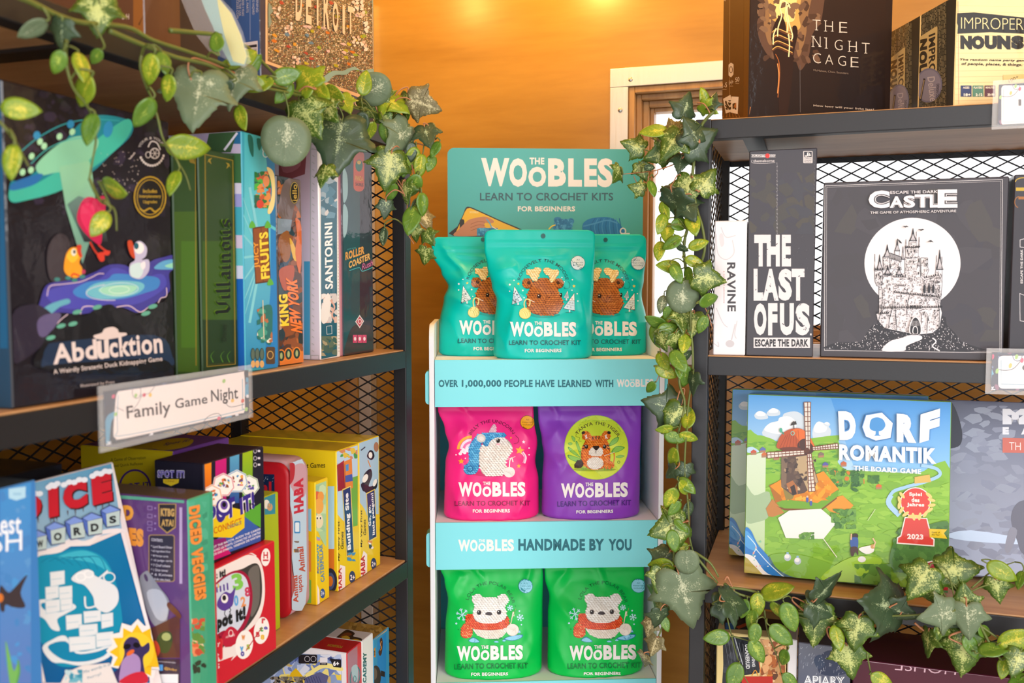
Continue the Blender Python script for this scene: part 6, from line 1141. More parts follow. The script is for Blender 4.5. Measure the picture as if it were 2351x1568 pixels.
def improper(lbl, p, x0, x1, front):
    b = Box('game_box', lbl, 'board game', p, e2, .215, .1395, .0825, {'front': '#ead69c', 'left': '#3c3a34', 'top': '#2c2a26'})
    A = b.face('left'); A.fold = zoom(*ZH); A.use('artwork'); k = 0; sl = .66 if True else 0
    rnd = random.Random(x0)
    xx = x0 + 8
    while xx < x1 - 4:                                                       # columns of tiny printed names
        y = 820 + (x0 - xx) * .1; top = 300 - (xx - 1330) * .65
        while y > top:
            ln = rnd.uniform(14, 44); A.line([(xx, y), (xx, y - ln)], 5, rnd.choice(['#8c866c', '#a29a7c', '#6c6854']), False); y -= ln + 7
        xx += 9.5
    A.up(); m = (x0 + x1) / 2; h = (x1 - x0)
    yb, yt = (700, 375) if x0 < 1450 else (640, 220)
    A.poly([(m - .36 * h, yb), (m - .34 * h, yt + 60), (m + .20 * h, yt - 25), (m + .24 * h, yt - 20), (m + .22 * h, yb - 40), (m + .1 * h, yb + 70)], '#d8c48c')
    A.use('side_title').text('IMPROPER', (m - .02 * h, yt + 40), (m - .02 * h, yb + 90), (m + .18 * h, yt + 20), '#3a3428', .03); A.text('NOUNS', (m - .32 * h, yt + 80), (m - .32 * h, yb + 70), (m - .06 * h, yt + 62), '#3a3428', .08)
    A.use('artwork').ell(m - .02 * h, yb - 10 + (0 if x0 > 1450 else 60), .40 * h, 128, '#7c80a4', 8); A.ell(m - .02 * h, yb - 10 + (0 if x0 > 1450 else 60), .36 * h, 116, '#9294b4', 8)
    yy = yb + (0 if x0 > 1450 else 60)
    A.text('Deluxe', (m - .06 * h, yy - 70), (m + .02 * h, yy + 110), (m + .16 * h, yy - 76), '#c8c8dc', .01); A.line([(m - .26 * h, yy + 100), (m - .14 * h, yy - 60)], 15, '#2c2a30'); A.line([(m - .26 * h, yy + 90), (m - .15 * h, yy - 50)], 7, '#b0a084'); A.text('DESIGN CO', (m + .22 * h, yy - 20), (m + .20 * h, yy + 80), (m + .30 * h, yy - 22), '#2c2c44', .02)
    if front:
        A = b.face('front'); A.fold = zoom(*ZH); A.use('artwork').poly([(1785, 8), (2600, 30), (2600, 720), (1785, 770)], '#ead69c')
        for k in range(17): y = 40 + k * 44; A.line([(1790, y), (2580, y + 14 - k * 2.2)], 2.2, '#c9b47e')
        A.line([(1864, 10), (1868, 770)], 3.5, '#d89a84')
        A.poly([(1845, 98), (1980, 92), (2351, 130), (2351, 250), (2100, 238), (1858, 250), (1862, 190), (1848, 170)], '#2a2824'); A.use('title')
        A.text('IMPROPER', (1885, 212), (2345, 222), (1885, 128), '#e8d49a', -.02)
        for ch, x0_, x1_ in (('N', 1880, 1965), ('O', 1962, 2058), ('U', 2060, 2150), ('N', 2152, 2250), ('S', 2255, 2350)): A.text(ch, (x0_, 362), (x1_, 366), (x0_, 262), '#2a2622', .09)
        A.use('artwork'); A.text('The random name party game', (1876, 452), (2380, 460), (1876, 432), '#3a3020', .035, shear=.15); A.text('of people, places, & things.', (1888, 486), (2336, 494), (1888, 460), '#3a3020', .035, shear=.15)
        for x, c, t, n in ((1882, '#2a3560', 'AGES', '18+'), (1970, '#4f8068', 'PLAYERS', '2-12'), (2058, '#5a2430', 'MINUTES', '30-90')):
            A.rect(x, 632, x + 80, 714, c); A.tx(t, x + 8 if len(t) > 5 else x + 16, 640, x + 72 if len(t) > 5 else x + 64, 655, '#e8dcc0', .03); A.tx(n, x + 22, 690, x + 72, 710, '#f0e8d4', .05)
        A.poly([(2195, 555), (2351, 548), (2400, 548), (2400, 610), (2195, 610)], '#d8c07c'); A.text('100+', (2240, 612), (2310, 575), (2232, 592), '#3a3020', 0)
    b.done()
improper('cream lined-paper game box with bold dark lettering, at the right end of the top board', c2, 1530, 1780, True)
improper('dark small-print game box squeezed between the cream and the brown box', c2 + d2 * .0832, 1330, 1527, False)
# ---- middle board
b = rbox('game_box', 'white game box with a sideways dark name on its spine, beside the ivy-hung post', 1638, 1712, 508, S2, {'front': '#e6e1e2', 'left': '#e6e1e2', 'top': '#d8d2d0'}, y=1.203, depth=.18)
A = b.face('front'); A.fold = zoom(*ZI); A.use('artwork')
for P in ([(120, 640), (130, 760), (180, 800), (230, 760), (220, 680)], [(150, 600), (180, 660), (240, 650)], [(120, 1100), (160, 1190), (190, 1220)], [(105, 1320), (135, 1340), (130, 1310)], [(250, 1180), (235, 1260), (245, 1290)]): A.curve(P, 5, '#cbc4c6')
A.ell(205, 1322, 27, 22, '#c4bec0'); A.curve([(215, 1300), (238, 1200)], 7, '#c9c3c5'); A.spl([(140, 650), (160, 640), (170, 700), (150, 720)], '#d6cfd1', 3); A.text('a survival adventure', (166, 870), (166, 1070), (173, 870), '#c86a5c', 0); A.use('title').text('RAVINE', (187, 818), (190, 1122), (239, 818), '#3c383c', .025); b.done()
b = rbox('game_box', 'tall charcoal game box with heavy white stacked lettering', 1717, 1872, 347, S2, {'front': '#3f3c42', 'right': '#2a282c', 'top': '#34323a'}, y=1.203, depth=.2)
A = b.face('front'); A.fold = zoom(*ZI); A.use('artwork').specks(111, 50, (325, 260, 730, 640), ['#45423f', '#3f3c44', '#4a453e', '#403f46'], 20, 60)
A.rect(338, 148, 488, 165, '#d8d2d2'); A.text('NAUGHTY', (338, 163), (428, 163), (338, 150), '#34302f', .03); A.ell(438, 156, 14, 15, '#c8322c'); A.text('DOG', (454, 163), (488, 163), (454, 150), '#34302f', .03); A.text('themeborne', (350, 196), (482, 194), (350, 180), '#c9c2c2', .02); A.curve([(342, 182), (346, 200), (420, 203), (486, 198)], 2.5, '#c9c2c2')
A.rrect(660, 126, 718, 202, 5, '#cfc8c6'); A.rect(665, 131, 713, 164, '#34323a'); A.line([(687, 136), (687, 158)], 6, '#e4dedc'); A.curve([(688, 137), (700, 142), (698, 150), (690, 148)], 4, '#e4dedc'); A.curve([(684, 152), (670, 158), (684, 160)], 3.5, '#e4dedc'); A.curve([(690, 158), (708, 152), (694, 150)], 3.5, '#e4dedc')
for k, t in enumerate(('Official', 'Licensed', 'Product')): A.tx(t, 668, 168 + k * 11, 710, 176 + k * 11, '#3c3a40', 0)
for k in range(60): A.line([(494 + (k % 3), 200 + k * 7.4), (499 + (k % 4), 203 + k * 7.4)], 3, '#8a868a' if k % 3 else '#b8b4b6', False)
A.up().use('title')
def block(t, y0, y1, lets):
    for ch, x0, x1 in lets: A.text(ch, (x0, y1), (x1, y1), (x0, y0), '#dcd6d6', .06)
block('THE', 646, 843, (('T', 356, 436), ('H', 434, 515), ('E', 527, 584))); block('LAST', 857, 1055, (('L', 352, 412), ('A', 408, 508), ('S', 506, 590), ('T', 588, 668))); block('OF US', 1070, 1270, (('O', 354, 432), ('F', 442, 500), ('U', 515, 602), ('S', 612, 702)))
A.rect(702, 1258, 712, 1270, '#cfc8c8'); A.use('artwork').rect(352, 1284, 702, 1348, '#d8d2d2'); A.text('ESCAPE THE DARK', (360, 1340), (692, 1340), (360, 1293), '#2f2c30', .05)
A.specks(112, 60, (352, 646, 705, 1275), ['#4a474c', '#58545a'], 1.5, 4, 2.5); A.specks(113, 26, (352, 1286, 700, 1346), ['#3a373c', '#a09a9a'], 1.5, 3.4, 2.5)
for k in range(46): A.line([(724 + (k % 3) * 3, 180 + k * 25), (730, 190 + k * 25)], 2.5, '#6c686c', False)
b.done()
b = rbox('game_box', 'square black game box with a white moon and an inked castle', 1887, 2310, 420, S2, {'front': '#413d42', 'left': '#1c1a1e', 'top': '#2c2a2e'}, y=1.212, depth=.06)
A = b.face('front'); A.fold = zoom(*ZJ); A.use('artwork').specks(121, 40, (170, 120, 1630, 1400), ['#454146', '#403c40', '#474342', '#3e3b42'], 60, 150)
A.frame([(158, 95), (1648, 42), (1636, 1497), (154, 1476)], 4, '#d4cfcf'); A.frame([(174, 108), (1634, 58), (1622, 1486), (170, 1464)], 2.4, '#bcb6b6')
A.ell(893, 745, 402, 380, '#e6e0e2', 0, 72)
# inked castle: white walls with hundreds of short black strokes
INKC = '#242126'; wl = '#e2dcde'
hill = [(170, 1440), (260, 1410), (380, 1408), (470, 1400), (510, 1330), (560, 1265), (620, 1250), (1120, 1180), (1180, 1260), (1250, 1330), (1300, 1400), (1380, 1430), (1470, 1480), (700, 1478), (180, 1462)]
A.spl(hill, '#2b282d', 3)
rnd = random.Random(9); A.up()
for k in range(900):
    x, y = rnd.uniform(175, 1470), rnd.uniform(1185, 1470)
    if pip(x, y, hill): A.ell(x, y, rnd.uniform(2.5, 6.5), rnd.uniform(2, 4), wl if k % 3 else '#8a8488', rnd.uniform(0, 180), 5, False)
A.up()
A.spl([(640, 1478), (700, 1400), (800, 1370), (880, 1345), (960, 1350), (970, 1380), (900, 1410), (840, 1440), (820, 1478)], wl, 4); A.curve([(1060, 1370), (1090, 1400), (1060, 1440), (1120, 1478)], 10, wl)
walls = [[(612, 930), (640, 925), (640, 860), (700, 850), (740, 800), (780, 850), (830, 830), (830, 700), (950, 690), (960, 860), (990, 890), (1080, 860), (1088, 800), (1140, 800), (1140, 920), (1125, 1100), (1140, 1160), (1120, 1280), (1060, 1330), (960, 1340), (860, 1330), (660, 1290), (600, 1220), (590, 1170), (612, 1150)],
         [(576, 800), (645, 800), (640, 900), (630, 935), (596, 935), (580, 900)], [(645, 690), (700, 680), (705, 800), (650, 800)], [(700, 690), (790, 720), (800, 800), (710, 790)], [(832, 610), (945, 605), (940, 700), (836, 700)], [(962, 700), (1020, 700), (1020, 780), (1030, 800), (1005, 860), (965, 850)], [(865, 555), (922, 552), (925, 610), (862, 612)], [(742, 640), (785, 640), (780, 690), (748, 690)]]
for P in walls: A.poly(P, wl); A.curve([*P, P[0]], 4, INKC, 1)
for x, y0, y1, w in ((578, 668, 805, 12), (618, 672, 805, 62), (682, 588, 695, 70), (765, 545, 645, 50), (813, 605, 715, 26), (897, 452, 560, 66), (948, 525, 610, 18), (838, 545, 620, 18), (925, 480, 560, 12), (1094, 678, 800, 14), (1120, 632, 800, 62), (1138, 690, 800, 14), (685, 760, 840, 66), (780, 770, 845, 60), (945, 705, 770, 30)):
    A.poly([(x - 2, y0), (x + 2, y0), (x + w * .2, y0 + (y1 - y0) * .6), (x + w / 2, y1), (x - w / 2, y1), (x - w * .2, y0 + (y1 - y0) * .6)], INKC)
    for k in range(int(w / 5)): xx = x - w * .3 + k * w * .6 / max(1, int(w / 5) - 1) if w > 10 else x; A.line([(x, y0 + (y1 - y0) * .45), (xx, y1 - 6)], 2.2, wl if k % 2 else '#8c868a', False)
    A.up()
A.poly([(700, 655), (800, 690), (800, 735), (695, 705)], INKC)
for k in range(16): A.line([(703 + k * 6, 662 + k * 2.2), (699 + k * 6.4, 704 + k * 1.8)], 2, wl, False)
A.up()
zones = [(615, 860, 1120, 1160, 520), (600, 1160, 1120, 1320, 260), (640, 700, 960, 860, 240), (840, 560, 945, 700, 70), (970, 700, 1020, 850, 40), (580, 805, 640, 930, 40), (1085, 805, 1140, 1080, 60), (965, 880, 1120, 1060, 90)]
for x0, y0, x1, y1, n in zones:
    for k in range(n):
        x, y = rnd.uniform(x0, x1), rnd.uniform(y0, y1); a = rnd.choice((90, 90, 80, 100, 20, 160, 0)); L = rnd.uniform(6, 20)
        if any(pip(x, y, P) for P in walls): A.line([(x - L / 2 * math.cos(R(a)), y - L / 2 * math.sin(R(a))), (x + L / 2 * math.cos(R(a)), y + L / 2 * math.sin(R(a)))], rnd.uniform(2, 4.2), INKC, False)
    A.up()
for y, x0, x1, st in ((845, 650, 720, 0), (930, 760, 830, 6), (990, 740, 1120, 40), (1120, 620, 1135, -6), (860, 735, 830, 0), (870, 990, 1085, -20), (615, 832, 945, 0), (800, 580, 645, 0), (1165, 590, 690, 0)):
    A.line([(x0, y), (x1, y + st)], 5, INKC); n = int((x1 - x0) / 14)
    for k in range(n): t = k / max(1, n - 1); A.rect(x0 + (x1 - x0) * t - 3, y + st * t - 14, x0 + (x1 - x0) * t + 4, y + st * t, INKC, False)
for x in (990, 1028, 1064): A.spl([(x - 8, 990), (x - 8, 940), (x, 922), (x + 9, 940), (x + 9, 990)], INKC, 3)
for x, y in ((590, 850), (610, 840), (625, 860), (850, 640), (880, 650), (908, 645), (870, 730), (900, 735), (985, 730), (1005, 760), (1105, 840), (1120, 870), (940, 830), (680, 900), (700, 960), (750, 1180), (980, 1170), (1080, 1200), (840, 1060), (660, 1200)): A.rect(x - 4, y - 10, x + 4, y + 10, INKC)
for k in range(7): A.poly([(872 + k * 14, 1095), (880 + k * 14, 1095), (880 + k * 14, 1125), (872 + k * 14, 1128)], INKC)
for P in ([(600, 1250), (620, 1180), (650, 1120), (655, 1060)], [(690, 1290), (700, 1200), (720, 1130), (730, 1060)], [(840, 1180), (850, 1080), (870, 1000)], [(960, 1330), (965, 1200), (960, 1160)], [(1010, 1330), (1020, 1180)], [(740, 1040), (760, 1300)], [(630, 1160), (640, 1000), (630, 940)], [(1110, 1290), (1115, 1160), (1100, 1060)]): A.curve(P, 5, INKC)
A.spl([(868, 1330), (872, 1240), (915, 1188), (960, 1240), (962, 1335)], wl, 4); A.spl([(876, 1330), (880, 1245), (915, 1198), (952, 1245), (952, 1335)], INKC, 4); A.spl([(892, 1330), (894, 1285), (913, 1268), (932, 1285), (934, 1332)], wl, 3); A.spl([(898, 1328), (900, 1290), (913, 1276), (928, 1290), (929, 1330)], INKC, 3)
for k in range(7): A.line([(884 + k * 10, 1225), (884 + k * 10, 1270)], 2, wl, False)
A.line([(766, 540), (766, 600)], 4, INKC); A.spl([(768, 545), (790, 560), (802, 580), (780, 572)], INKC, 3)
for x, y, s in ((832, 440, 1), (962, 468, -1), (1040, 562, 0)): A.spl([(x - 26, y - 4 + 5 * (s == 0) * 2), (x - 8, y - 6), (x, y - 4 - 4 * (s == 0)), (x + 8, y - 8), (x + 26, y + 2 - 6 * (s == -1) + 8 * (s == 0)), (x + 6, y + 4), (x, y + 8), (x - 8, y + 3)], INKC, 3)
A.use('title')
for t, x0, x1, y0, y1 in (('C', 524, 700, 140, 288), ('A', 700, 815, 188, 284), ('S', 815, 912, 182, 284), ('T', 908, 1040, 172, 282), ('L', 1035, 1110, 172, 282), ('E', 1100, 1265, 132, 284)):
    for bd, c in ((.075, '#dcd6d8'), (.055, '#3c383c'), (.03, '#ece6e8')): A.text(t, (x0, y1), (x1, y1 - 2), (x0, y0), c, bd)
A.text('ESCAPE THE DARK', (705, 168), (1100, 160), (705, 144), '#e0dadc', .01); A.text('THE GAME OF ATMOSPHERIC ADVENTURE', (538, 335), (1254, 320), (538, 314), '#d4cece', .01); b.done()
b = rbox('game_box', 'black game box standing past the castle box, white sideways words on its edge', 2322, 2480, 402, S2, {'front': '#37343a', 'left': '#28262a', 'top': '#2a282c'}, y=1.206, depth=.15)
A = b.face('front'); A.fold = zoom(2150, 150, 3.136); A.use('emblem').ring(625, 840, 60, 34, 7, '#b89a2c', a0=180, a1=300); A.rect(572, 880, 700, 904, '#b89a2c'); A.ring(600, 985, 40, 45, 7, '#8a5a2c', a0=110, a1=260); A.rect(590, 945, 700, 965, '#9a622c'); A.use('title').frame([(600, 1255), (700, 1230), (700, 1320), (600, 1310)], 4, '#cfcacc')
A.use('title').text('ESCAPE THE DARK', (622, 1570), (622, 1325), (605, 1570), '#d4cece', .02); A.frame([(598, 1640), (700, 1680), (700, 1860), (600, 1840)], 4, '#cfcacc'); b.done()
# ---- lower board: village game (two copies) and the grey space game
def dorf(lbl, px0, px1, top, y, full, fold):
    b = rbox('game_box', lbl, px0, px1, top, S3, {'front': '#7fae3c', 'left': '#5a94b4', 'top': '#4a7ca8', 'right': '#4a7a3c'}, y=y, depth=.062, tilt=5)
    A = b.face('front'); A.fold = fold; A.use('artwork')
    A.poly([(185, 270), (1425, 315), (1425, 760), (185, 700)], ('#4f97d2', '#b4d6ea')); A.poly([(700, 300), (1425, 320), (1425, 760), (840, 720)], ('#3f8cce', '#8cc0e6'))
    for P in ([(290, 520), (330, 450), (400, 430), (420, 390), (500, 380), (560, 440), (540, 520), (440, 560)], [(590, 490), (620, 440), (660, 450), (700, 490), (680, 540), (600, 545)], [(240, 400), (270, 375), (310, 390), (320, 420), (260, 425)], [(315, 385), (350, 358), (390, 372), (390, 400), (330, 405)], [(655, 455), (675, 440), (695, 455), (680, 470)]): A.spl(P, '#c9d2d8', 4); c = P[1]; A.spl([(c[0] + (q[0] - c[0]) * .7, c[1] + (q[1] - c[1]) * .6) for q in P], '#eceae8', 4)
    A.spl([(185, 560), (260, 520), (340, 540), (420, 560), (740, 520), (745, 560), (780, 640), (740, 680), (820, 740), (1000, 760), (1200, 760), (1425, 720), (1425, 1500), (185, 1400)], '#83b53a', 4)
    A.specks(130, 260, (190, 560, 740, 760), ['#7ab038', '#8cb840', '#6ca438', '#98c048', '#5c983a', '#88b644'], 5, 16, 3.2, 12); A.specks(131, 520, (190, 760, 1420, 1480), ['#85b63b', '#8cbb40', '#7eb039', '#92c045', '#79aa38'], 8, 30, 2.8, 14)
    A.poly([(185, 640), (310, 620), (300, 1290), (185, 1220)], ('#cfdcc0', '#b4cc98')); A.spl([(185, 820), (240, 880), (330, 860), (330, 1000), (260, 1040), (185, 1030)], '#9cb48c', 4)
    A.spl([(190, 600), (230, 590), (270, 620), (200, 625)], '#b4d2e2', 3)
    for x, y, c in ((235, 625, '#c0563c'), (290, 610, '#5c6ca8'), (372, 655, '#c0563c'), (665, 700, '#5a5a9c'), (775, 695, '#c0643c'), (640, 640, '#7c6c5c'), (985, 830, '#d0682c'), (300, 640, '#c86c3c')): A.poly([(x - 16, y - 8), (x, y - 20), (x + 18, y - 10), (x + 18, y + 12), (x - 16, y + 14)], c); A.poly([(x - 16, y + 2), (x + 18, y + 0), (x + 18, y + 12), (x - 16, y + 14)], '#a87a5c')
    A.specks(132, 70, (640, 720, 900, 830), ['#4a7c34', '#3c6c30', '#5c8c3c', '#c8762c', '#6c9c40'], 10, 26, .8); A.specks(133, 26, (820, 730, 870, 860), ['#2f5c2c', '#3c6c34'], 10, 22, .6); A.specks(134, 24, (920, 760, 990, 810), ['#4a7c34', '#3c6c30'], 10, 20, .9)
    A.curve([(1240, 700), (1330, 720), (1350, 760), (1260, 800), (1150, 830), (1070, 860), (1050, 920), (1090, 980)], 20, '#9cc4e0'); A.curve([(1060, 880), (1045, 930), (1110, 1000)], 30, '#a4c8e4')
    A.poly([(1200, 770), (1290, 755), (1300, 800), (1200, 810)], '#cfae5c')
    if full:
        # wheat hexagon, mill
        A.poly([(310, 960), (350, 900), (400, 960), (420, 985), (350, 1010), (325, 1005)], '#b87a3c'); A.poly([(690, 900), (770, 880), (835, 940), (780, 1000), (690, 975), (660, 940)], '#d8902c'); A.poly([(330, 820), (400, 790), (560, 780), (660, 740), (750, 850), (640, 960), (430, 950), (370, 930)], '#a8681c'); A.poly([(335, 825), (400, 785), (560, 775), (655, 735), (745, 842), (620, 925), (420, 900)], '#e08c1c'); A.poly([(370, 925), (420, 905), (620, 925), (745, 845), (740, 885), (640, 965), (420, 960)], '#6ea02c'); A.poly([(375, 945), (420, 958), (640, 962), (735, 890), (735, 900), (640, 973), (420, 970)], '#7a4a24')
        A.specks(135, 60, (400, 790, 700, 910), ['#e89a24', '#d8841c', '#eea83a', '#c87818'], 10, 24, 2.4); A.poly([(400, 790), (520, 800), (470, 900), (430, 910)], '#8a7a3c')
        A.poly([(412, 620), (555, 600), (585, 660), (625, 800), (540, 865), (470, 880), (402, 830), (400, 780)], '#5a463c'); A.poly([(490, 650), (555, 640), (590, 700), (622, 800), (560, 850), (530, 780), (500, 730)], '#b49a74'); A.poly([(402, 640), (440, 640), (430, 840), (402, 830)], '#7a6450'); A.specks(136, 40, (410, 650, 610, 850), ['#4a3a34', '#6a5444', '#a88c6c', '#c4aa84', '#3c2f2c'], 8, 22, .7); A.poly([(432, 810), (470, 790), (500, 830), (500, 875), (450, 860)], '#a86a3c'); A.poly([(455, 830), (480, 815), (495, 870), (470, 880)], '#3a2c28')
        A.spl([(385, 600), (382, 555), (410, 510), (460, 482), (515, 480), (555, 505), (590, 560), (605, 610), (520, 600)], '#b4512a', 5); A.spl([(470, 490), (530, 486), (580, 540), (600, 605), (540, 590), (500, 540)], '#dd6a2c', 4); A.spl([(500, 570), (545, 540), (600, 600), (560, 640), (510, 620)], '#4a2c24', 4); A.spl([(390, 598), (480, 590), (520, 606), (440, 620)], '#6c3524', 3)
        for k in range(7): A.line([(392 + k * 20, 596 - k * 2), (430 + k * 12, 520 - k * 5)], 2.5, '#8a3c20', False)
        A.line([(478, 482), (476, 436)], 5, '#3c3430'); A.poly([(456, 462), (495, 455), (490, 436), (470, 440)], '#3c3430'); A.curve([(418, 515), (400, 490), (398, 478)], 7, '#3a8a70'); A.ell(400, 490, 9, 14, '#4aa88a'); A.ring(470, 508, 12, 13, 4, '#7cc0b0')
        def sail(P0, P1, w0, w1):
            a, c = Vector(P0), Vector(P1); d = (c - a); n = Vector((-d.y, d.x)).normalized()
            A.poly([a + n * w0, c + n * w1, c - n * w1, a - n * w0], '#d8cfc0'); L = 11
            for k in range(L): t = k / (L - 1); q = a + d * t; ww = w0 + (w1 - w0) * t; A.line([q + n * ww, q - n * ww], 4, '#6c3a28', False)
            for s in (1, -1, .1): A.line([a + n * w0 * s, c + n * w1 * s], 4.5, '#7a3e28')
        sail((562, 610), (558, 322), 12, 20); sail((570, 630), (586, 856), 12, 20); sail((540, 622), (318, 640), 12, 18); sail((590, 600), (742, 584), 10, 16); A.ell(556, 610, 16, 16, '#5c3424')
        for x, y in ((558, 905), (580, 925)): A.ell(x, y, 8, 18, '#4a5ca0'); A.ell(x, y - 18, 6, 6, '#e0b890')
    A.poly([(383, 1015), (450, 970), (640, 960), (735, 1040), (655, 1140), (430, 1135)], '#e9e4dc'); A.line([(655, 1140), (735, 1250)], 5, '#e0e0c8'); A.line([(920, 1030), (965, 962)], 4, '#c8d8a4')
    A.specks(137, 50, (700, 960, 850, 1080), ['#4c7c34', '#5c8c3c', '#3c6c30', '#6c9c44'], 12, 26, .9); A.specks(138, 26, (505, 1100, 600, 1145), ['#5c8c34', '#6c9c3c', '#4c7c30'], 10, 20, 1)
    A.spl([(1050, 1290), (1080, 1150), (1160, 1080), (1260, 1060), (1420, 1050), (1420, 1320), (1250, 1360), (1120, 1340)], '#4f7c3c', 5); A.specks(139, 110, (1070, 1060, 1415, 1340), ['#4a753a', '#55823f', '#446c37', '#5c8a44', '#4f7c3c'], 9, 26, 1.2)
    A.spl([(330, 1240), (480, 1230), (700, 1290), (880, 1400), (640, 1420), (480, 1390), (360, 1320)], '#7cae3c', 4); A.spl([(640, 1370), (820, 1250), (1000, 1260), (960, 1330), (860, 1400), (760, 1420)], '#9cc83c', 4); A.specks(140, 40, (840, 1290, 1060, 1420), ['#5c8c38', '#4c7c34', '#6c9c44'], 18, 40, 1.2)
    A.spl([(185, 1080), (220, 1090), (260, 1170), (320, 1240), (380, 1330), (500, 1380), (640, 1400), (640, 1440), (480, 1430), (380, 1410), (280, 1330), (220, 1250), (185, 1230)], '#2f7cc4', 5); A.spl([(185, 1090), (230, 1130), (260, 1210), (185, 1180)], '#4f9cd8', 3); A.spl([(330, 1240), (370, 1310), (450, 1360), (560, 1390), (500, 1395), (400, 1360), (340, 1290)], '#4a6c7c', 4); A.spl([(185, 1230), (240, 1250), (300, 1330), (380, 1390), (340, 1400), (260, 1340), (200, 1270)], '#e4e4e0', 4); A.spl([(185, 1255), (230, 1290), (290, 1360), (260, 1400), (185, 1390)], '#b0a04c', 4); A.curve([(200, 1120), (250, 1180), (240, 1220)], 5, '#cfe4ee'); A.curve([(250, 1200), (330, 1290), (420, 1370)], 5, '#cfe4ee')
    A.specks(141, 16, (220, 1150, 330, 1310), ['#e4a08c', '#d8e4e4', '#7cc09c'], 3, 7, 1.4)
    if full:
        for x, y in ((440, 1250), (500, 1272)): A.ell(x, y, 21, 22, '#b8c4cc'); A.ell(x - 3, y - 6, 15, 13, '#eceae6'); A.ell(x, y - 26, 8, 6, '#8cb8d0')
        A.ell(884, 1262, 24, 18, '#e6e4e0'); A.ell(845, 1122, 18, 16, '#3a2c28'); A.spl([(815, 1150), (830, 1130), (860, 1135), (862, 1180), (855, 1200), (820, 1190)], '#3a5a9c', 3); A.spl([(818, 1190), (858, 1190), (862, 1240), (845, 1215), (835, 1240), (820, 1240)], '#4a3028', 3); A.line([(820, 1145), (822, 1108)], 8, '#e0b090'); A.spl([(865, 1200), (900, 1185), (950, 1180), (955, 1215), (910, 1230)], '#ece8e2', 3); A.ell(950, 1185, 14, 14, '#c89a5c'); A.line([(955, 1190), (965, 1160), (950, 1135)], 8, '#e4b896')
        # award and lettering
        A.use('award_badge'); A.poly([(1140, 1008), (1275, 1015), (1305, 1130), (1320, 1140), (1318, 1185), (1092, 1168), (1095, 1130), (1115, 1118)], '#ece2da'); A.poly([(1146, 1014), (1270, 1020), (1298, 1135), (1312, 1145), (1311, 1178), (1099, 1161), (1102, 1134), (1120, 1124)], '#d2453c'); A.ell(1205, 920, 92, 90, '#ece2da'); A.ell(1205, 920, 86, 84, '#d2453c')
        for s in (-1, 1):
            for k in range(7): a = R(-35 + k * 22); A.ell(1205 + s * 98 * math.cos(a), 925 + 82 * math.sin(a), 24, 10, '#e8c878', (40 - k * 24) * s + 90 * (s < 0), 12)
        for t, w, y in (('Spiel', 38, 872), ('des', 24, 903), ('Jahres', 52, 934)): A.text(t, (1205 - w, y + 15), (1205 + w, y + 18), (1205 - w, y - 12), '#f2dcd4', .05)
        A.text('2023', (1155, 1140), (1252, 1144), (1155, 1108), '#f2dcd4', .05); A.poly([(1285, 1078), (1395, 1082), (1375, 1105), (1395, 1138), (1290, 1130)], '#e0c02c'); A.text('Game of', (1302, 1104), (1350, 1106), (1302, 1094), '#4a3c10', .01); A.text('the Year', (1302, 1118), (1350, 1120), (1302, 1108), '#4a3c10', .01)
        A.use('artwork').ell(1320, 1390, 130, 122, '#ece2da', 0, 40); A.ell(1320, 1392, 124, 116, '#a82430', 0, 40); A.ell(1340, 1365, 42, 60, '#241c20'); 
        for k in range(5): A.curve([(1320, 1330 + k * 14), (1345, 1320 + k * 14), (1372, 1345 + k * 10)], 5, '#e8dcd8')
        A.text('pegasus', (1290, 1470), (1400, 1478), (1290, 1445), '#f0e0dc', .02)
        A.poly([(560, 1400), (1180, 1440), (1420, 1450), (1420, 1500), (560, 1430)], '#4c6c44'); A.text('LUKAS ZACH & MICHAEL PALM', (710, 1420), (1130, 1450), (710, 1400), '#f0ece8', .03)
        A.use('title')
        for bd, c in ((.11, '#4a86c0'), (.08, '#f4f1ec')):
            A.text('D', (750, 548), (852, 548), (742, 375), c, bd)
            A.text('R', (1092, 560), (1210, 566), (1092, 390), c, bd); A.text('F', (1228, 566), (1345, 530), (1235, 395), c, bd)
            A.text('ROMANTIK', (748, 668), (1330, 692), (748, 572), c, bd * .6)
        A.poly([(882, 470), (905, 395), (1005, 378), (1075, 445), (1060, 540), (968, 557), (905, 530)], '#3f7ab4'); A.poly([(888, 470), (910, 400), (1004, 384), (1069, 447), (1055, 535), (968, 551), (908, 526)], '#f0ece8'); A.spl([(930, 470), (940, 425), (975, 412), (1010, 425), (1025, 460), (1005, 490), (975, 495), (945, 490)], '#4a90cc', 5); A.poly([(967, 490), (985, 490), (986, 515), (1000, 522), (956, 522), (966, 514)], '#4a90cc')
        A.text('THE BOARD GAME', (835, 730), (1238, 752), (835, 700), '#f0ece8', .03)
    b.done()
dorf('bright village board game box with a windmill and big white lettering', 1713, 2182, 905, 1.241, True, zoom(*ZK))
dorf('copy of the village box standing behind it, only its left edge showing', 1677, 2130, 893, 1.318, False, zoom(1640, 800, 2.6132, -36, -22))
b = rbox('game_box', 'grey-blue shrink-wrapped space game box beside the village box', 2170, 2640, 918, S3, {'front': '#7c7f94', 'left': '#2c2e3c', 'top': '#2a2c38'}, y=1.31, depth=.06, tilt=9)
ZM = (2180, 760, 2.45); A = b.face('front'); A.fold = zoom(*ZM); A.use('artwork').poly([(-40, 380), (1100, 400), (1100, 900), (-40, 900)], ('#5c5f74', '#9094a6')); A.poly([(-40, 900), (1100, 900), (1100, 1450), (-40, 1400)], ('#9094a6', '#a4acc4')); A.specks(151, 90, (-20, 420, 420, 1300), ['#8b8fa2', '#9094a6', '#868a9e', '#959aab'], 10, 34, 2.2, 25)
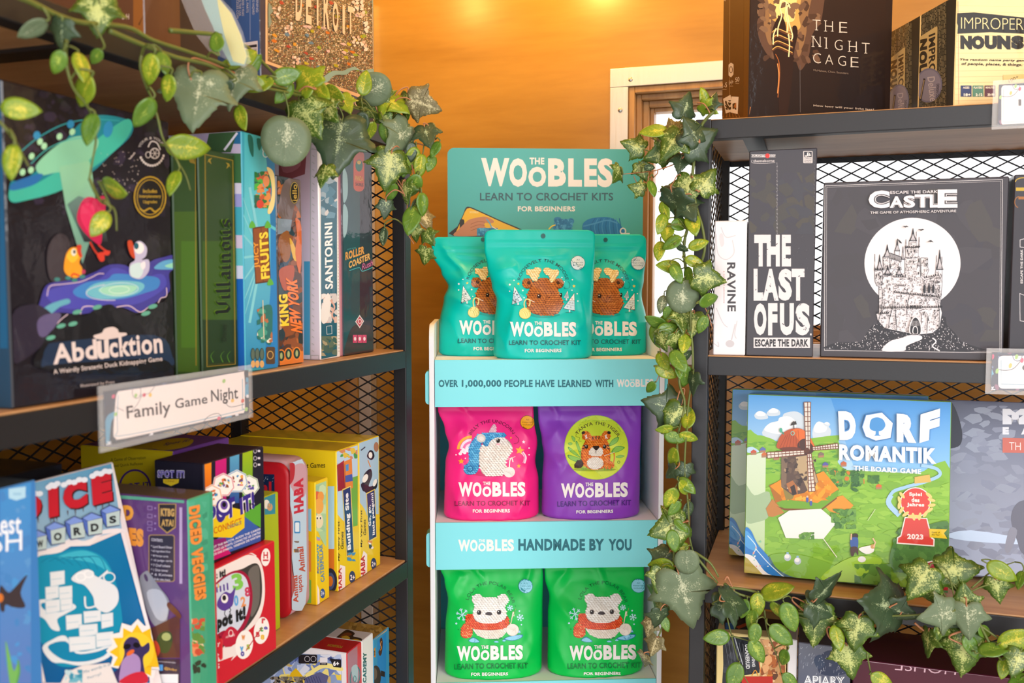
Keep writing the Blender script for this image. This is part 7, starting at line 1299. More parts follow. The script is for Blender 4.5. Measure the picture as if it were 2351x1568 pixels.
A.spl([(-20, 390), (30, 430), (70, 560), (60, 640), (0, 660), (-20, 640)], '#2a2c3a', 4); A.poly([(-40, 1380), (1100, 1440), (1100, 1520), (-40, 1450)], '#34364c'); A.spl([(-20, 1150), (120, 1120), (420, 1170), (420, 1200), (100, 1180)], '#c4d4ec', 3)
A.spl([(345, 1060), (370, 980), (430, 950), (560, 960), (560, 1300), (420, 1260), (380, 1180)], '#6a6a78', 4); A.spl([(310, 1220), (340, 1110), (380, 1120), (360, 1200), (330, 1250)], '#8a8a98', 3)
A.use('title').poly([(298, 600), (700, 612), (700, 690), (298, 684)], '#c86a5c'); A.text('M', (298, 525), (440, 525), (298, 437), '#e4e4ea', .10); A.text('E', (298, 582), (334, 582), (298, 540), '#e4e4ea', .08); A.text('A', (402, 582), (450, 582), (402, 540), '#e4e4ea', .08); A.text('TH', (335, 668), (400, 670), (335, 625), '#f0e0dc', -.01); A.text('ASS', (450, 527), (760, 532), (450, 440), '#e4e4ea', .08)
A.use('artwork').text('BioWare', (38, 1414), (168, 1420), (38, 1388), '#dcdce4', .04); A.ring(232, 1415, 34, 36, 4, '#dcdce4'); A.text('PR', (342, 1395), (395, 1397), (342, 1372), '#e4e4ea', .06); A.text('ERIC M.', (325, 1440), (430, 1446), (325, 1425), '#dcdce4', .03); b.done()
# ---- bottom board
b = rbox('game_box', 'cream-edged game box with a black scratched picture under hanging ivy', 1647, 1808, 1450, S4, {'front': '#e0c888', 'left': '#d8bc78', 'top': '#dcc48a'}, y=1.215, depth=.10)
A = b.face('front'); A.fold = zoom(*ZL); A.use('artwork').poly([(185, 600), (400, 605), (460, 640), (450, 860), (330, 880), (320, 960), (180, 960), (190, 800)], '#23262e'); A.poly([(455, 615), (650, 640), (650, 960), (430, 960), (470, 800)], '#b88a58'); A.specks(161, 70, (460, 620, 648, 930), ['#8a4a24', '#c8762c', '#d8a06c', '#5c3824', '#e0b888', '#a85c28'], 14, 40, .8); A.specks(162, 20, (190, 610, 420, 860), ['#2c3038', '#1c1e26', '#3a3e48'], 20, 50)
for k in range(8): A.line([(200 + k * 26, 620 + k * 6), (240 + k * 24, 860)], 2.2, '#8a9098', True, True)
A.line([(270, 600), (330, 800)], 5, '#c8ccd4'); A.rect(322, 885, 545, 980, '#b8281c'); A.curve([(395, 880), (420, 840), (440, 880)], 7, '#d8902c'); A.line([(440, 740), (460, 860)], 6, '#d8702c')
A.use('title').text('ULANERUD', (345, 655), (352, 830), (374, 655), '#dcdcdc', .03); A.text('ER DING', (392, 690), (398, 815), (414, 690), '#dcdcdc', .03)
A = b.face('top'); A.fold = zoom(*ZL); A.use('artwork').poly([(190, 440), (620, 480), (635, 560), (200, 545)], '#2c2a2e'); A.rect(205, 500, 270, 548, '#2c6ca8'); A.poly([(280, 530), (380, 490), (390, 510), (300, 545)], '#b8502c'); b.done()
b = rbox('game_box', 'thin white game box between the cream-edged and starry boxes', 1811, 1833, 1468, S4, {'front': '#dcd8d8', 'left': '#d0cccc', 'top': '#c8c4c6'}, y=1.215, depth=.10); b.done()
b = rbox('game_box', 'starry grey-blue game box with white outlined lettering, bottom board', 1835, 1957, 1475, S4, {'front': '#5c6070', 'left': '#4a4e5c', 'top': '#4a4c58'}, y=1.212, depth=.09)
A = b.face('front'); A.fold = zoom(*ZL); A.use('artwork').poly([(735, 640), (1115, 690), (1115, 1000), (735, 1000)], ('#6a6e7c', '#4a5064')); A.spl([(880, 760), (940, 700), (1060, 720), (1105, 840), (1000, 880), (880, 860)], '#2c3650', 5); A.spl([(840, 760), (890, 730), (920, 800), (870, 830)], '#34425c', 4)
rnd = random.Random(4)
for k in range(60): a = rnd.uniform(-.5, .5); x, y = rnd.uniform(745, 1090), rnd.uniform(660, 860); A.line([(x, y), (x + 14 * math.cos(2.2 + a), y + 22 * math.sin(2.2 + a))], 2, rnd.choice(['#a8acb8', '#8c909c', '#c4c8d0']), False)
A.up()
for k in range(30): A.ell(rnd.uniform(880, 1100), rnd.uniform(710, 860), 2.4, 2.4, '#dcdfe6', 0, 6, False)
A.use('title')
for bd, c in ((.06, '#e0e0e4'), (.02, '#2c3040'), (-.01, '#f0f0f2')): A.text('APIARY', (768, 945), (1062, 955), (768, 878), c, bd)
b.done()
for k in range(4):
    x0 = hy(1978 - 8 * (k % 2), 1.222).x; zt = hy(1990, 1.222, 1516).z - k * .0508; n = ('topmost of the stack', 'second in the stack', 'third in the stack', 'lowest of the stack')[k]
    b = Box('game_box', 'maroon game box lying flat, ' + n + ' behind the ivy', 'board game', (x0, 1.222, zt - .0500), (1, .0, 0), .30, .0495, .115, {'front': '#4a1226', 'top': '#3c1022', 'left': '#3a0e1e'}, group='maroon boxes stacked flat')
    if k < 2:
        A = b.face('front'); A.use('artwork'); dy = k * 85
        A.line([(1990, 1518 + dy), (2420, 1560 + dy)], 1.6, '#b89aa4'); A.use('title').text('HOUSE', (2196, 1524 + dy), (2056, 1512 + dy), (2194, 1550 + dy), '#cfa9b4', -.012)
    b.done()
STK = S4
# ------------------------------------------------------------------ shelf labels in clear holders
def shelf_sign(label, p, e, w, h, fn_art, zc):
    b = Box('shelf_sign', label, 'sign', p, e, w, h, .0022, {}, m='print', build=False)
    MB().box((.006, .0006, .005), (w - .006, .0014, h - .005), '#2a3044').build('card', M['print'], b.root)
    m = MB().box((0, 0, 0), (w, .0005, h)); m.box((0, .0017, 0), (w, .0022, h)); m.build('clear_holder', M['clear'], b.root)
    m = MB().box((w * .3, .0024, h * .55), (w * .36, .0042, h * .8)).box((w * .64, .0024, h * .55), (w * .70, .0042, h * .8)); m.build('mounting_tape', M['white_card'], b.root)
    fn0 = b.face('front').fn
    def fn(px, py, lift):
        q = b.inv @ on_plane(px, py, b.mtx @ Vector((0, .0006, 0)), b.mtx.to_3x3() @ Vector((0, -1, 0)))
        return Vector((min(w - .0062, max(.0062, q.x)), .00055 - lift * .3, min(h - .0052, max(.0052, q.z))))
    A = Art(fn, step=.000005, base=.00002); A.fold = zoom(*zc); A.use('card_print'); fn_art(A); A.build(M['print'], b.root)
def fam(A):
    A.spl([(900, 160), (960, 140), (965, 190), (900, 215), (870, 195)], '#4f93b4', 3); A.curve([(735, 600), (745, 480), (760, 420), (800, 395)], 42, '#4f93b4'); A.curve([(1700, 270), (1715, 200), (1720, 140)], 34, '#4f93b4'); A.line([(960, 175), (1690, 85)], 14, '#4f93b4'); A.spl([(1560, 420), (1600, 400), (1600, 440), (1550, 445)], '#4f93b4', 3)
    A.specks(171, 26, (720, 170, 1740, 640), ['#39415a', '#434c66', '#555e78'], 8, 20); 
    A.spl([(800, 300), (815, 245), (860, 230), (1250, 175), (1650, 105), (1690, 115), (1695, 300), (1690, 380), (1640, 395), (1250, 480), (850, 565), (800, 560), (785, 520)], '#e9dcd8', 6)
    A.curve([(818, 262), (812, 400), (815, 510), (830, 545), (1250, 465), (1660, 370), (1676, 350), (1680, 260), (1678, 150)], 5, '#6a9cb4'); 
    A.curve([(900, 380), (940, 340), (965, 300), (980, 265), (950, 285), (920, 270), (920, 215), (960, 195), (975, 240), (965, 270)], 4, '#5c5a6c'); A.curve([(975, 260), (1030, 250), (1075, 195)], 4, '#5c5a6c'); A.curve([(1570, 290), (1565, 320), (1600, 345), (1690, 325)], 4, '#3a3c50'); A.curve([(1410, 445), (1450, 405), (1510, 390), (1530, 420), (1480, 440)], 4, '#3a3c50'); A.curve([(800, 345), (860, 372)], 4, '#5c5a6c')
    for x, y, c in ((785, 272, '#d0446c'), (1060, 150, '#e05a74'), (998, 262, '#c83a5c'), (1040, 262, '#e8b84a'), (940, 265, '#9ac06c'), (800, 395, '#9ac06c'), (1680, 302, '#d0503c'), (1515, 425, '#d0446c'), (1445, 462, '#e0a84a'), (1610, 300, '#e8b84a'), (1705, 360, '#9ac06c'), (1410, 90, '#c8ccd8'), (1550, 165, '#9ac06c')): A.ell(x, y, 11, 15, c, 20)
    for x, y, r in ((755, 605, 24), (1050, 540, 18), (1715, 270, 12), (1640, 400, 12)):
        for k in range(3): a = R(60 * k); A.line([(x - r * math.cos(a), y - r * math.sin(a)), (x + r * math.cos(a), y + r * math.sin(a))], 9, '#d8d6dc')
    for t, bl, br, tl in (('Family', (880, 454), (1185, 414), (873, 340)), ('Game', (1213, 358), (1437, 320), (1210, 290)), ('Night', (1463, 336), (1650, 312), (1459, 228))): A.text(t, bl, br, tl, '#3a3236', .012)
XS = -.5455
o = on_plane(232, 1047, (XS, 0, 0), (1, 0, 0)); tR = on_plane(579, 838, (XS, 0, 0), (1, 0, 0)); bR = on_plane(579, 955, (XS, 0, 0), (1, 0, 0))
shelf_sign('Family Game Night label in a clear holder on the left unit\'s middle rail', (XS, o.y, (o.z + bR.z) / 2), (0, 1, 0), tR.y - o.y, tR.z - (o.z + bR.z) / 2, fam, ZE)
def sq(text, x0, x1, y0, y1):
    def f(A):
        A.rect(-100, -400, 900, 2400, '#333a50')
        (cx0, cy0, cx1, cy1) = BOXS
        A.curve([(cx0 + 4, cy1 - 4), (cx0 + 10, (cy0 + cy1) / 2 + 20), (cx0 + 30, (cy0 + cy1) / 2)], 34, '#5fa4c0'); A.curve([(cx0 + 60, cy0 + 8), (cx0 + 130, cy0 + 4), (cx1, cy0 + 10)], 22, '#5fa4c0')
        A.specks(172, 10, (cx0, cy0, cx1, cy1), ['#434c66', '#8a5a74', '#6a7ca0'], 8, 18)
        A.rrect(cx0 + 62, cy0 + 34, cx1 + 500, cy1 - 26, 26, '#ece6e2'); A.ring(cx0 + 300 + 78, (cy0 + cy1) / 2, 300, (cy1 - cy0) / 2 - 42, .1, '#6a9cb4'); A.line([(cx0 + 78, cy0 + 60), (cx0 + 78, cy1 - 52), (cx1 + 300, cy1 - 42)], 4, '#6a9cb4')
        A.ring(cx0 + 170, cy0 + 34, 28, 32, 4, '#2f4a70'); A.curve([(cx0 - 2, cy0 + 60), (cx0 + 60, cy0 + 110), (cx0 + 140, cy0 + 110), (cx0 + 190, cy0 + 60)], 4, '#3a3c50')
        for x, y, c in ((cx0 + 30, cy0 + 40, '#d0446c'), (cx0 + 130, cy0 + 90, '#e8b84a'), (cx0 + 165, cy0 + 40, '#9ac06c'), (cx0 + 56, cy0 + 120, '#9ac06c'), (cx0 + 196, cy0 + 60, '#d0446c')): A.ell(x, y, 9, 15, c, 15)
        for k in range(3): a = R(60 * k); A.line([(cx0 + 26 - 20 * math.cos(a), cy1 - 20 - 20 * math.sin(a)), (cx0 + 26 + 20 * math.cos(a), cy1 - 20 + 20 * math.sin(a))], 8, '#d8d6dc')
        A.text(text, (x0, y1), (x1, y1), (x0, y0), '#3a3236', .02)
    return f
YS = RF - .0048
for lbl, px0, pt, pb, txt, xr, yr, zc, bx in (('blurred label in a clear holder on the top rail at the right edge', 2277, 186, 298, '1 Player', (590, 1060), (245, 305), (2150, 150, 3.136), (405, 110, 630, 460)),
                                       ('label with printed fairy lights in a clear holder on the right unit\'s middle rail', 2262, 800, 905, 'Co-op', (408, 640), (185, 240), ZM, (212, 105, 419, 350))):
    BOXS = bx; a, c = hy(px0, YS, pb), hy(px0, YS, pt)
    shelf_sign(lbl, (a.x, YS, a.z), (1, 0, 0), .16, c.z - a.z, sq(txt, *xr, *yr), zc)
# ------------------------------------------------------------------ artificial ivy garlands
def leaf_mat(name, dark, mid, pale, amt, rough=.38, under=False):
    m = bpy.data.materials.new(name); m.use_nodes = True; nt = m.node_tree; b = nt.nodes['Principled BSDF']; L = nt.links.new
    at = nt.nodes.new('ShaderNodeAttribute'); at.attribute_name = 'print'; sp = nt.nodes.new('ShaderNodeSeparateColor'); L(at.outputs['Color'], sp.inputs[0])
    tc = nt.nodes.new('ShaderNodeTexCoord'); n = nt.nodes.new('ShaderNodeTexNoise'); n.inputs['Scale'].default_value = 620; n.inputs['Detail'].default_value = 3; n.inputs['Roughness'].default_value = .65
    n2 = nt.nodes.new('ShaderNodeTexNoise'); n2.inputs['Scale'].default_value = 75; n2.inputs['Detail'].default_value = 2
    L(tc.outputs['Object'], n.inputs['Vector']); L(tc.outputs['Object'], n2.inputs['Vector'])
    # pale flecks gather along the veins and the middle of the leaf
    a = nt.nodes.new('ShaderNodeMath'); a.operation = 'MULTIPLY_ADD'; L(sp.outputs[0], a.inputs[0]); a.inputs[1].default_value = .17; L(n.outputs['Fac'], a.inputs[2])
    a2 = nt.nodes.new('ShaderNodeMath'); a2.operation = 'MULTIPLY_ADD'; L(sp.outputs[1], a2.inputs[0]); a2.inputs[1].default_value = .24; L(a.outputs[0], a2.inputs[2])
    c = nt.nodes.new('ShaderNodeMath'); c.operation = 'MULTIPLY_ADD'; L(n2.outputs['Fac'], c.inputs[0]); c.inputs[1].default_value = .66; L(a2.outputs[0], c.inputs[2])
    r = nt.nodes.new('ShaderNodeMapRange'); L(c.outputs[0], r.inputs[0]); r.inputs[1].default_value = 1.02 - amt; r.inputs[2].default_value = 1.20 - amt
    mx = nt.nodes.new('ShaderNodeMix'); mx.data_type = 'RGBA'; mx.inputs[6].default_value = (*lin(dark), 1); mx.inputs[7].default_value = (*lin(mid), 1); L(n2.outputs['Fac'], mx.inputs[0])
    m2 = nt.nodes.new('ShaderNodeMix'); m2.data_type = 'RGBA'; L(mx.outputs[2], m2.inputs[6]); m2.inputs[7].default_value = (*lin(pale), 1); L(r.outputs[0], m2.inputs[0])
    L(m2.outputs[2], b.inputs['Base Color']); b.inputs['Roughness'].default_value = rough; b.inputs['Specular IOR Level'].default_value = .45
    b.inputs['Subsurface Weight'].default_value = 0.
    bp = nt.nodes.new('ShaderNodeBump'); bp.inputs['Strength'].default_value = .35; bp.inputs['Distance'].default_value = .001; L(sp.outputs[0], bp.inputs['Height']); L(bp.outputs[0], b.inputs['Normal'])
    return m
LM = {'v': leaf_mat('ivy_variegated', '#2b4216', '#56741c', '#b7be72', .06), 'd': leaf_mat('ivy_dark', '#253620', '#40563a', '#a0ae84', -.09),
      'g': leaf_mat('ivy_greyish', '#56664a', '#6c7c5c', '#b8bc9a', -.06, .55), 'y': leaf_mat('leaf_yellow_green', '#5c7a1c', '#8ea024', '#c4b83c', -.02, .32),
      'o': leaf_mat('leaf_fresh_green', '#3f661e', '#6a8c2c', '#a0b048', -.10, .3), 'b': leaf_mat('ivy_bronze', '#5a5030', '#7c7248', '#c4b88a', .05, .5)}
M['stem'] = mat('ivy_stem_green', '#5f6a2c', .5, vary=.2, bscale=60); M['stem_red'] = mat('ivy_stem_tan', '#a8704c', .5, vary=.15, bscale=60)
OUT = {'i': [(0, 0), (.10, -.10), (.26, -.13), (.40, -.05), (.42, .10), (.50, .22), (.63, .38), (.50, .42), (.36, .47), (.29, .58), (.20, .74), (.10, .90), (0, 1.02)],
       'o': [(0, 0), (.10, .03), (.20, .12), (.27, .26), (.29, .42), (.26, .58), (.20, .74), (.11, .89), (0, 1.0)],
       'r': [(0, 0), (.16, -.02), (.32, .05), (.44, .20), (.49, .40), (.46, .60), (.36, .78), (.20, .92), (0, .97)]}
VEIN = {'i': [(0, 1), (.60, .37), (-.60, .37), (.30, -.10), (-.30, -.10)], 'o': [(0, 1)], 'r': [(0, 1)]}
def leaf_mesh(kind, size, base, tip, nrm, bend, cup, seed):
    rnd = random.Random(seed); half = cr_spline(OUT[kind], 3, False); N0 = len(half)
    out = half + [(-x, y) for x, y in half[-2:0:-1]]
    if kind == 'i': out = [(x * (1 + .06 * rnd.uniform(-1, 1)), y * (1 + .04 * rnd.uniform(-1, 1))) for x, y in out]
    cen = (0, .34 if kind == 'i' else .45); rings = 4; side = tip.cross(nrm).normalized(); V = []; C = []; F = []
    def put(x, y):
        w = abs(x); z = -cup * w * w * 1.6 + cup * .25 * w - bend * y * y + .025 * math.sin(y * 9 + seed) * w
        if kind == 'o': z += .35 * w * cup
        vn = 0.
        for vx, vy in VEIN[kind]:
            L2 = vx * vx + vy * vy; t = max(0, min(1, (x * vx + y * vy) / L2)); d = math.hypot(x - t * vx, y - t * vy); vn = max(vn, math.exp(-(d / .035) ** 2))
        if kind != 'i':
            for k in range(5):
                y0 = .12 + .16 * k; d = abs((y - y0) - .75 * abs(x)); vn = max(vn, .5 * math.exp(-(d / .02) ** 2))
        V.append(base + (side * x + tip * y + nrm * z) * size); C.append((min(1, vn), max(0, 1 - 2.0 * math.hypot(x, y - cen[1])), 0))
    put(*cen); n = len(out)
    for r in range(1, rings + 1):
        t = r / rings
        for x, y in out: put(cen[0] + (x - cen[0]) * t, cen[1] + (y - cen[1]) * t)
    F += [(0, 1 + k, 1 + (k + 1) % n) for k in range(n)]
    for r in range(rings - 1): F += [(1 + r * n + k, 1 + (r + 1) * n + k, 1 + (r + 1) * n + (k + 1) % n, 1 + r * n + (k + 1) % n) for k in range(n)]
    return V, F, C
class Vine:
    def __init__(s, label, depth_fn, anchor, seed):
        s.root = empty('ivy_garland', Matrix.Translation(anchor), label, 'artificial ivy', 'artificial ivy garlands'); s.inv = s.root.matrix_world.inverted(); s.D = depth_fn; s.rnd = random.Random(seed); s.st = []; s.seed = seed * 1000
    def pt(s, px, py, off=0.):
        d = ray(px, py); return EYE + d * ((s.D(px, py) - off) / d.dot(FWD))
    def stem(s, pts, r=.0016, m='stem', jit=.004):
        P = cr_spline([(x, y) for x, y in pts], 6, False); Q = []
        for k, p in enumerate(P): Q.append(s.pt(p[0], p[1], jit * noise.noise(Vector((p[0] * .02, p[1] * .02, s.seed))) + .004))
        s.st.append(Q); MB().tube([s.inv @ q for q in Q], [r * (1 - .5 * k / len(Q)) for k in range(len(Q))], 6).build('stem', M[m], s.root)
    def leaf(s, px, py, kind, mt, size, ang, pitch=None, roll=None, off=None, petiole=True):
        """px, py: middle of the leaf; size: photo length; ang: where the tip points, clockwise from up"""
        rnd = s.rnd; s.seed += 1
        pitch = rnd.uniform(-32, 32) if pitch is None else pitch; roll = rnd.uniform(-38, 38) if roll is None else roll
        off = rnd.uniform(.0, .022) if off is None else off
        c = s.pt(px, py, off); D = (c - EYE).dot(FWD); sz = size * D / FPX * (.84 if kind == 'i' else .95)
        a = R(ang); tip = UPV * math.cos(a) + RGT * math.sin(a); view = (EYE - c).normalized(); side = tip.cross(view).normalized()
        nrm = Matrix.Rotation(R(roll), 3, tip) @ view; tip2 = Matrix.Rotation(R(pitch), 3, side) @ tip; nrm = (nrm - tip2 * nrm.dot(tip2)).normalized()
        sz /= max(.75, math.cos(R(pitch))); base = c - tip2 * sz * .42
        V, F, C = leaf_mesh(kind, sz, base, tip2, nrm, rnd.uniform(.02, .16), rnd.uniform(.15, .55) if kind != 'r' else .12, s.seed)
        q = MB().add([s.inv @ v for v in V], F, C, True); lf = q.build('leaf', LM[mt], s.root)
        sol = lf.modifiers.new('thickness', 'SOLIDIFY'); sol.thickness = .0004
        if petiole and s.st:
            bst = min((p for Q in s.st for p in Q), key=lambda p: (p - base).length); L = (bst - base).length
            if .002 < L < .07:
                mid = (bst + base) / 2 - tip2 * L * .15 + Vector((0, 0, L * .22)) - FWD * .004
                P = [base + tip2 * sz * .02 - nrm * .0003, base - tip2 * min(L * .25, .008), mid, bst]; P = [s.inv @ Vector(p) for p in cr3(P)]
                MB().tube(P, .0009, 5).build('leaf_stalk', M['stem_red' if kind == 'i' and rnd.random() < .6 else 'stem'], lf)
def cr3(P):
    out = []; n = len(P)
    for i in range(n - 1):
        a, b, c, d = P[max(0, i - 1)], P[i], P[i + 1], P[min(n - 1, i + 2)]
        for k in range(4): t = k / 4; out.append(.5 * ((2 * b) + (c - a) * t + (2 * a - 5 * b + 4 * c - d) * t * t + (3 * b - a - 3 * c + d) * t ** 3))
    return out + [P[-1]]
# ---- along the top rail of the left unit, falling round its end post
def dl(px, py):
    q = min(px, 880); d = ray(q, 300); return (LF + .03) / d.x * d.dot(FWD) if True else 0
V1 = Vine('ivy garland laid along the left unit\'s top rail and falling at its end post', dl, (LF + .012, .75, S1), 3)
for P in ([(-20, -30), (60, 0), (130, 34), (190, 52), (290, 62), (350, 92), (430, 118), (520, 150), (610, 190), (700, 215), (790, 238), (870, 262), (915, 300), (940, 345)],
          [(250, 70), (320, 100), (400, 130), (480, 150), (560, 190), (650, 210), (720, 225), (840, 255)], [(390, 70), (440, 74), (520, 84), (570, 110), (610, 150), (650, 190)]): V1.stem(P, .0024)
for P in ([(140, 60), (150, 110), (155, 160), (170, 205), (195, 235), (212, 270), (220, 320), (212, 370), (205, 410)], [(330, 110), (322, 150), (335, 195), (350, 230), (362, 270), (375, 320), (400, 360), (425, 400), (437, 437)], [(-10, 270), (25, 310), (48, 350), (66, 382)], [(205, 410), (230, 460), (262, 480), (268, 530)]): V1.stem(P, .0014)
for P in ([(915, 300), (925, 360), (905, 400), (925, 440), (935, 470), (930, 520), (950, 560)], [(935, 330), (960, 330), (985, 335), (1000, 320)], [(940, 345), (950, 400), (965, 450), (955, 500), (975, 560), (975, 600)], [(880, 380), (905, 400), (925, 430)], [(640, 195), (560, 175), (470, 140), (440, 135), (432, 160), (450, 215), (450, 240)]): V1.stem(P, .0011, 'stem_red')
for a in [(225, 30, 'i', 'v', 115, 180, 10, 0), (80, 66, 'o', 'g', 80, 235), (140, 78, 'i', 'd', 80, 185), (135, 140, 'o', 'o', 62, 205), (187, 148, 'o', 'y', 78, 165), (195, 205, 'o', 'y', 82, 205), (207, 290, 'o', 'o', 80, 198), (258, 432, 'o', 'y', 84, 115), (232, 510, 'o', 'y', 66, 215), (40, 249, 'o', 'y', 92, 95), (26, 365, 'o', 'y', 86, 190),
          (345, 155, 'o', 'y', 76, 195), (376, 140, 'o', 'o', 62, 165), (387, 198, 'o', 'y', 62, 190), (334, 255, 'o', 'o', 86, 210), (425, 338, 'o', 'y', 94, 95), (398, 414, 'o', 'y', 62, 205), (222, 128, 'o', 'o', 44, 215),
          (452, 225, 'i', 'g', 165, 190, 15, 10), (535, 192, 'i', 'g', 118, 195, 20, 20), (520, 200, 'o', 'd', 50, 230), (552, 266, 'o', 'y', 66, 165), (497, 98, 'o', 'o', 62, 350), (560, 135, 'o', 'y', 62, 60), (535, 145, 'o', 'y', 60, 250), (580, 150, 'o', 'o', 60, 40), (600, 192, 'o', 'y', 74, 250), (575, 185, 'o', 'y', 66, 100), (654, 175, 'o', 'o', 74, 75), (655, 208, 'o', 'o', 66, 215), (702, 178, 'i', 'y', 92, 320), (730, 205, 'o', 'y', 70, 130), (765, 212, 'o', 'y', 60, 125),
          (708, 268, 'i', 'v', 120, 150, 5, 10), (657, 318, 'r', 'g', 122, 185, 0, 0), (755, 256, 'i', 'v', 70, 140), (793, 236, 'i', 'y', 62, 150), (775, 332, 'i', 'd', 170, 190, 10, 5), (742, 400, 'i', 'v', 60, 200), (836, 194, 'o', 'y', 66, 10, 0, 0), (858, 205, 'r', 'g', 80, 60), (868, 246, 'i', 'v', 105, 140, 0, 10), (905, 235, 'i', 'y', 85, 120), (892, 268, 'o', 'o', 56, 250), (932, 242, 'i', 'v', 78, 185, 0, 50), (972, 240, 'i', 'b', 92, 110, 0, 10), (980, 310, 'i', 'd', 66, 165), (918, 318, 'i', 'g', 100, 215), (885, 302, 'o', 'o', 50, 170), (830, 282, 'o', 'd', 64, 190), (850, 300, 'o', 'y', 50, 200),
          (893, 388, 'i', 'v', 108, 190, 5, -10), (948, 362, 'o', 'y', 62, 195), (966, 378, 'o', 'y', 60, 190), (990, 372, 'o', 'o', 46, 200), (1000, 340, 'o', 'o', 44, 210), (945, 345, 'o', 'd', 50, 180), (930, 380, 'o', 'o', 50, 190), (950, 424, 'o', 'o', 62, 205), (930, 440, 'i', 'v', 66, 180, 0, 50), (970, 465, 'o', 'o', 58, 175), (945, 500, 'o', 'o', 74, 195), (978, 505, 'i', 'b', 64, 150), (952, 535, 'i', 'v', 44, 170), (985, 545, 'i', 'v', 46, 150), (975, 588, 'i', 'v', 46, 190), (955, 470, 'o', 'd', 40, 210), (900, 440, 'o', 'o', 50, 200), (885, 480, 'i', 'd', 50, 185), (880, 540, 'o', 'd', 46, 190)]: V1.leaf(*a)
# ---- hanging down the front post of the right unit
def dr(px, py): d = ray(px, py); return (RF - .016 + .00006 * max(0, 1560 - px) * 1.4) / d.y * d.dot(FWD)
V2 = Vine('ivy garland hanging down the front left post of the right unit', dr, (RX0 + .01, RF - .012, 1.5), 5)
for P in ([(1640, 255), (1610, 290), (1595, 360), (1590, 420), (1600, 480), (1612, 520), (1618, 570), (1605, 620), (1590, 680), (1585, 740), (1590, 800), (1590, 860), (1580, 930), (1575, 1000), (1572, 1080), (1580, 1160), (1583, 1230), (1592, 1270)], [(1600, 470), (1580, 520), (1570, 570), (1575, 640), (1560, 700), (1560, 760), (1560, 820), (1560, 880), (1572, 930), (1555, 1010), (1560, 1080), (1555, 1150), (1550, 1230), (1545, 1300), (1535, 1380), (1520, 1440), (1495, 1500), (1480, 1530)], [(1592, 1270), (1625, 1310), (1648, 1338)], [(1595, 1268), (1630, 1292), (1650, 1325)]): V2.stem(P, .0022)
for P in ([(1590, 330), (1560, 370), (1510, 390), (1480, 395), (1430, 400)], [(1510, 390), (1508, 400), (1490, 415), (1470, 430), (1455, 405)], [(1575, 430), (1560, 400), (1545, 420), (1535, 440), (1510, 440)], [(1560, 720), (1530, 745), (1515, 790), (1520, 830), (1510, 870), (1498, 885)], [(1610, 690), (1625, 720), (1636, 755)], [(1560, 760), (1545, 800), (1570, 845)], [(1545, 960), (1560, 900), (1572, 895), (1565, 930)]): V2.stem(P, .0010, 'stem_red')
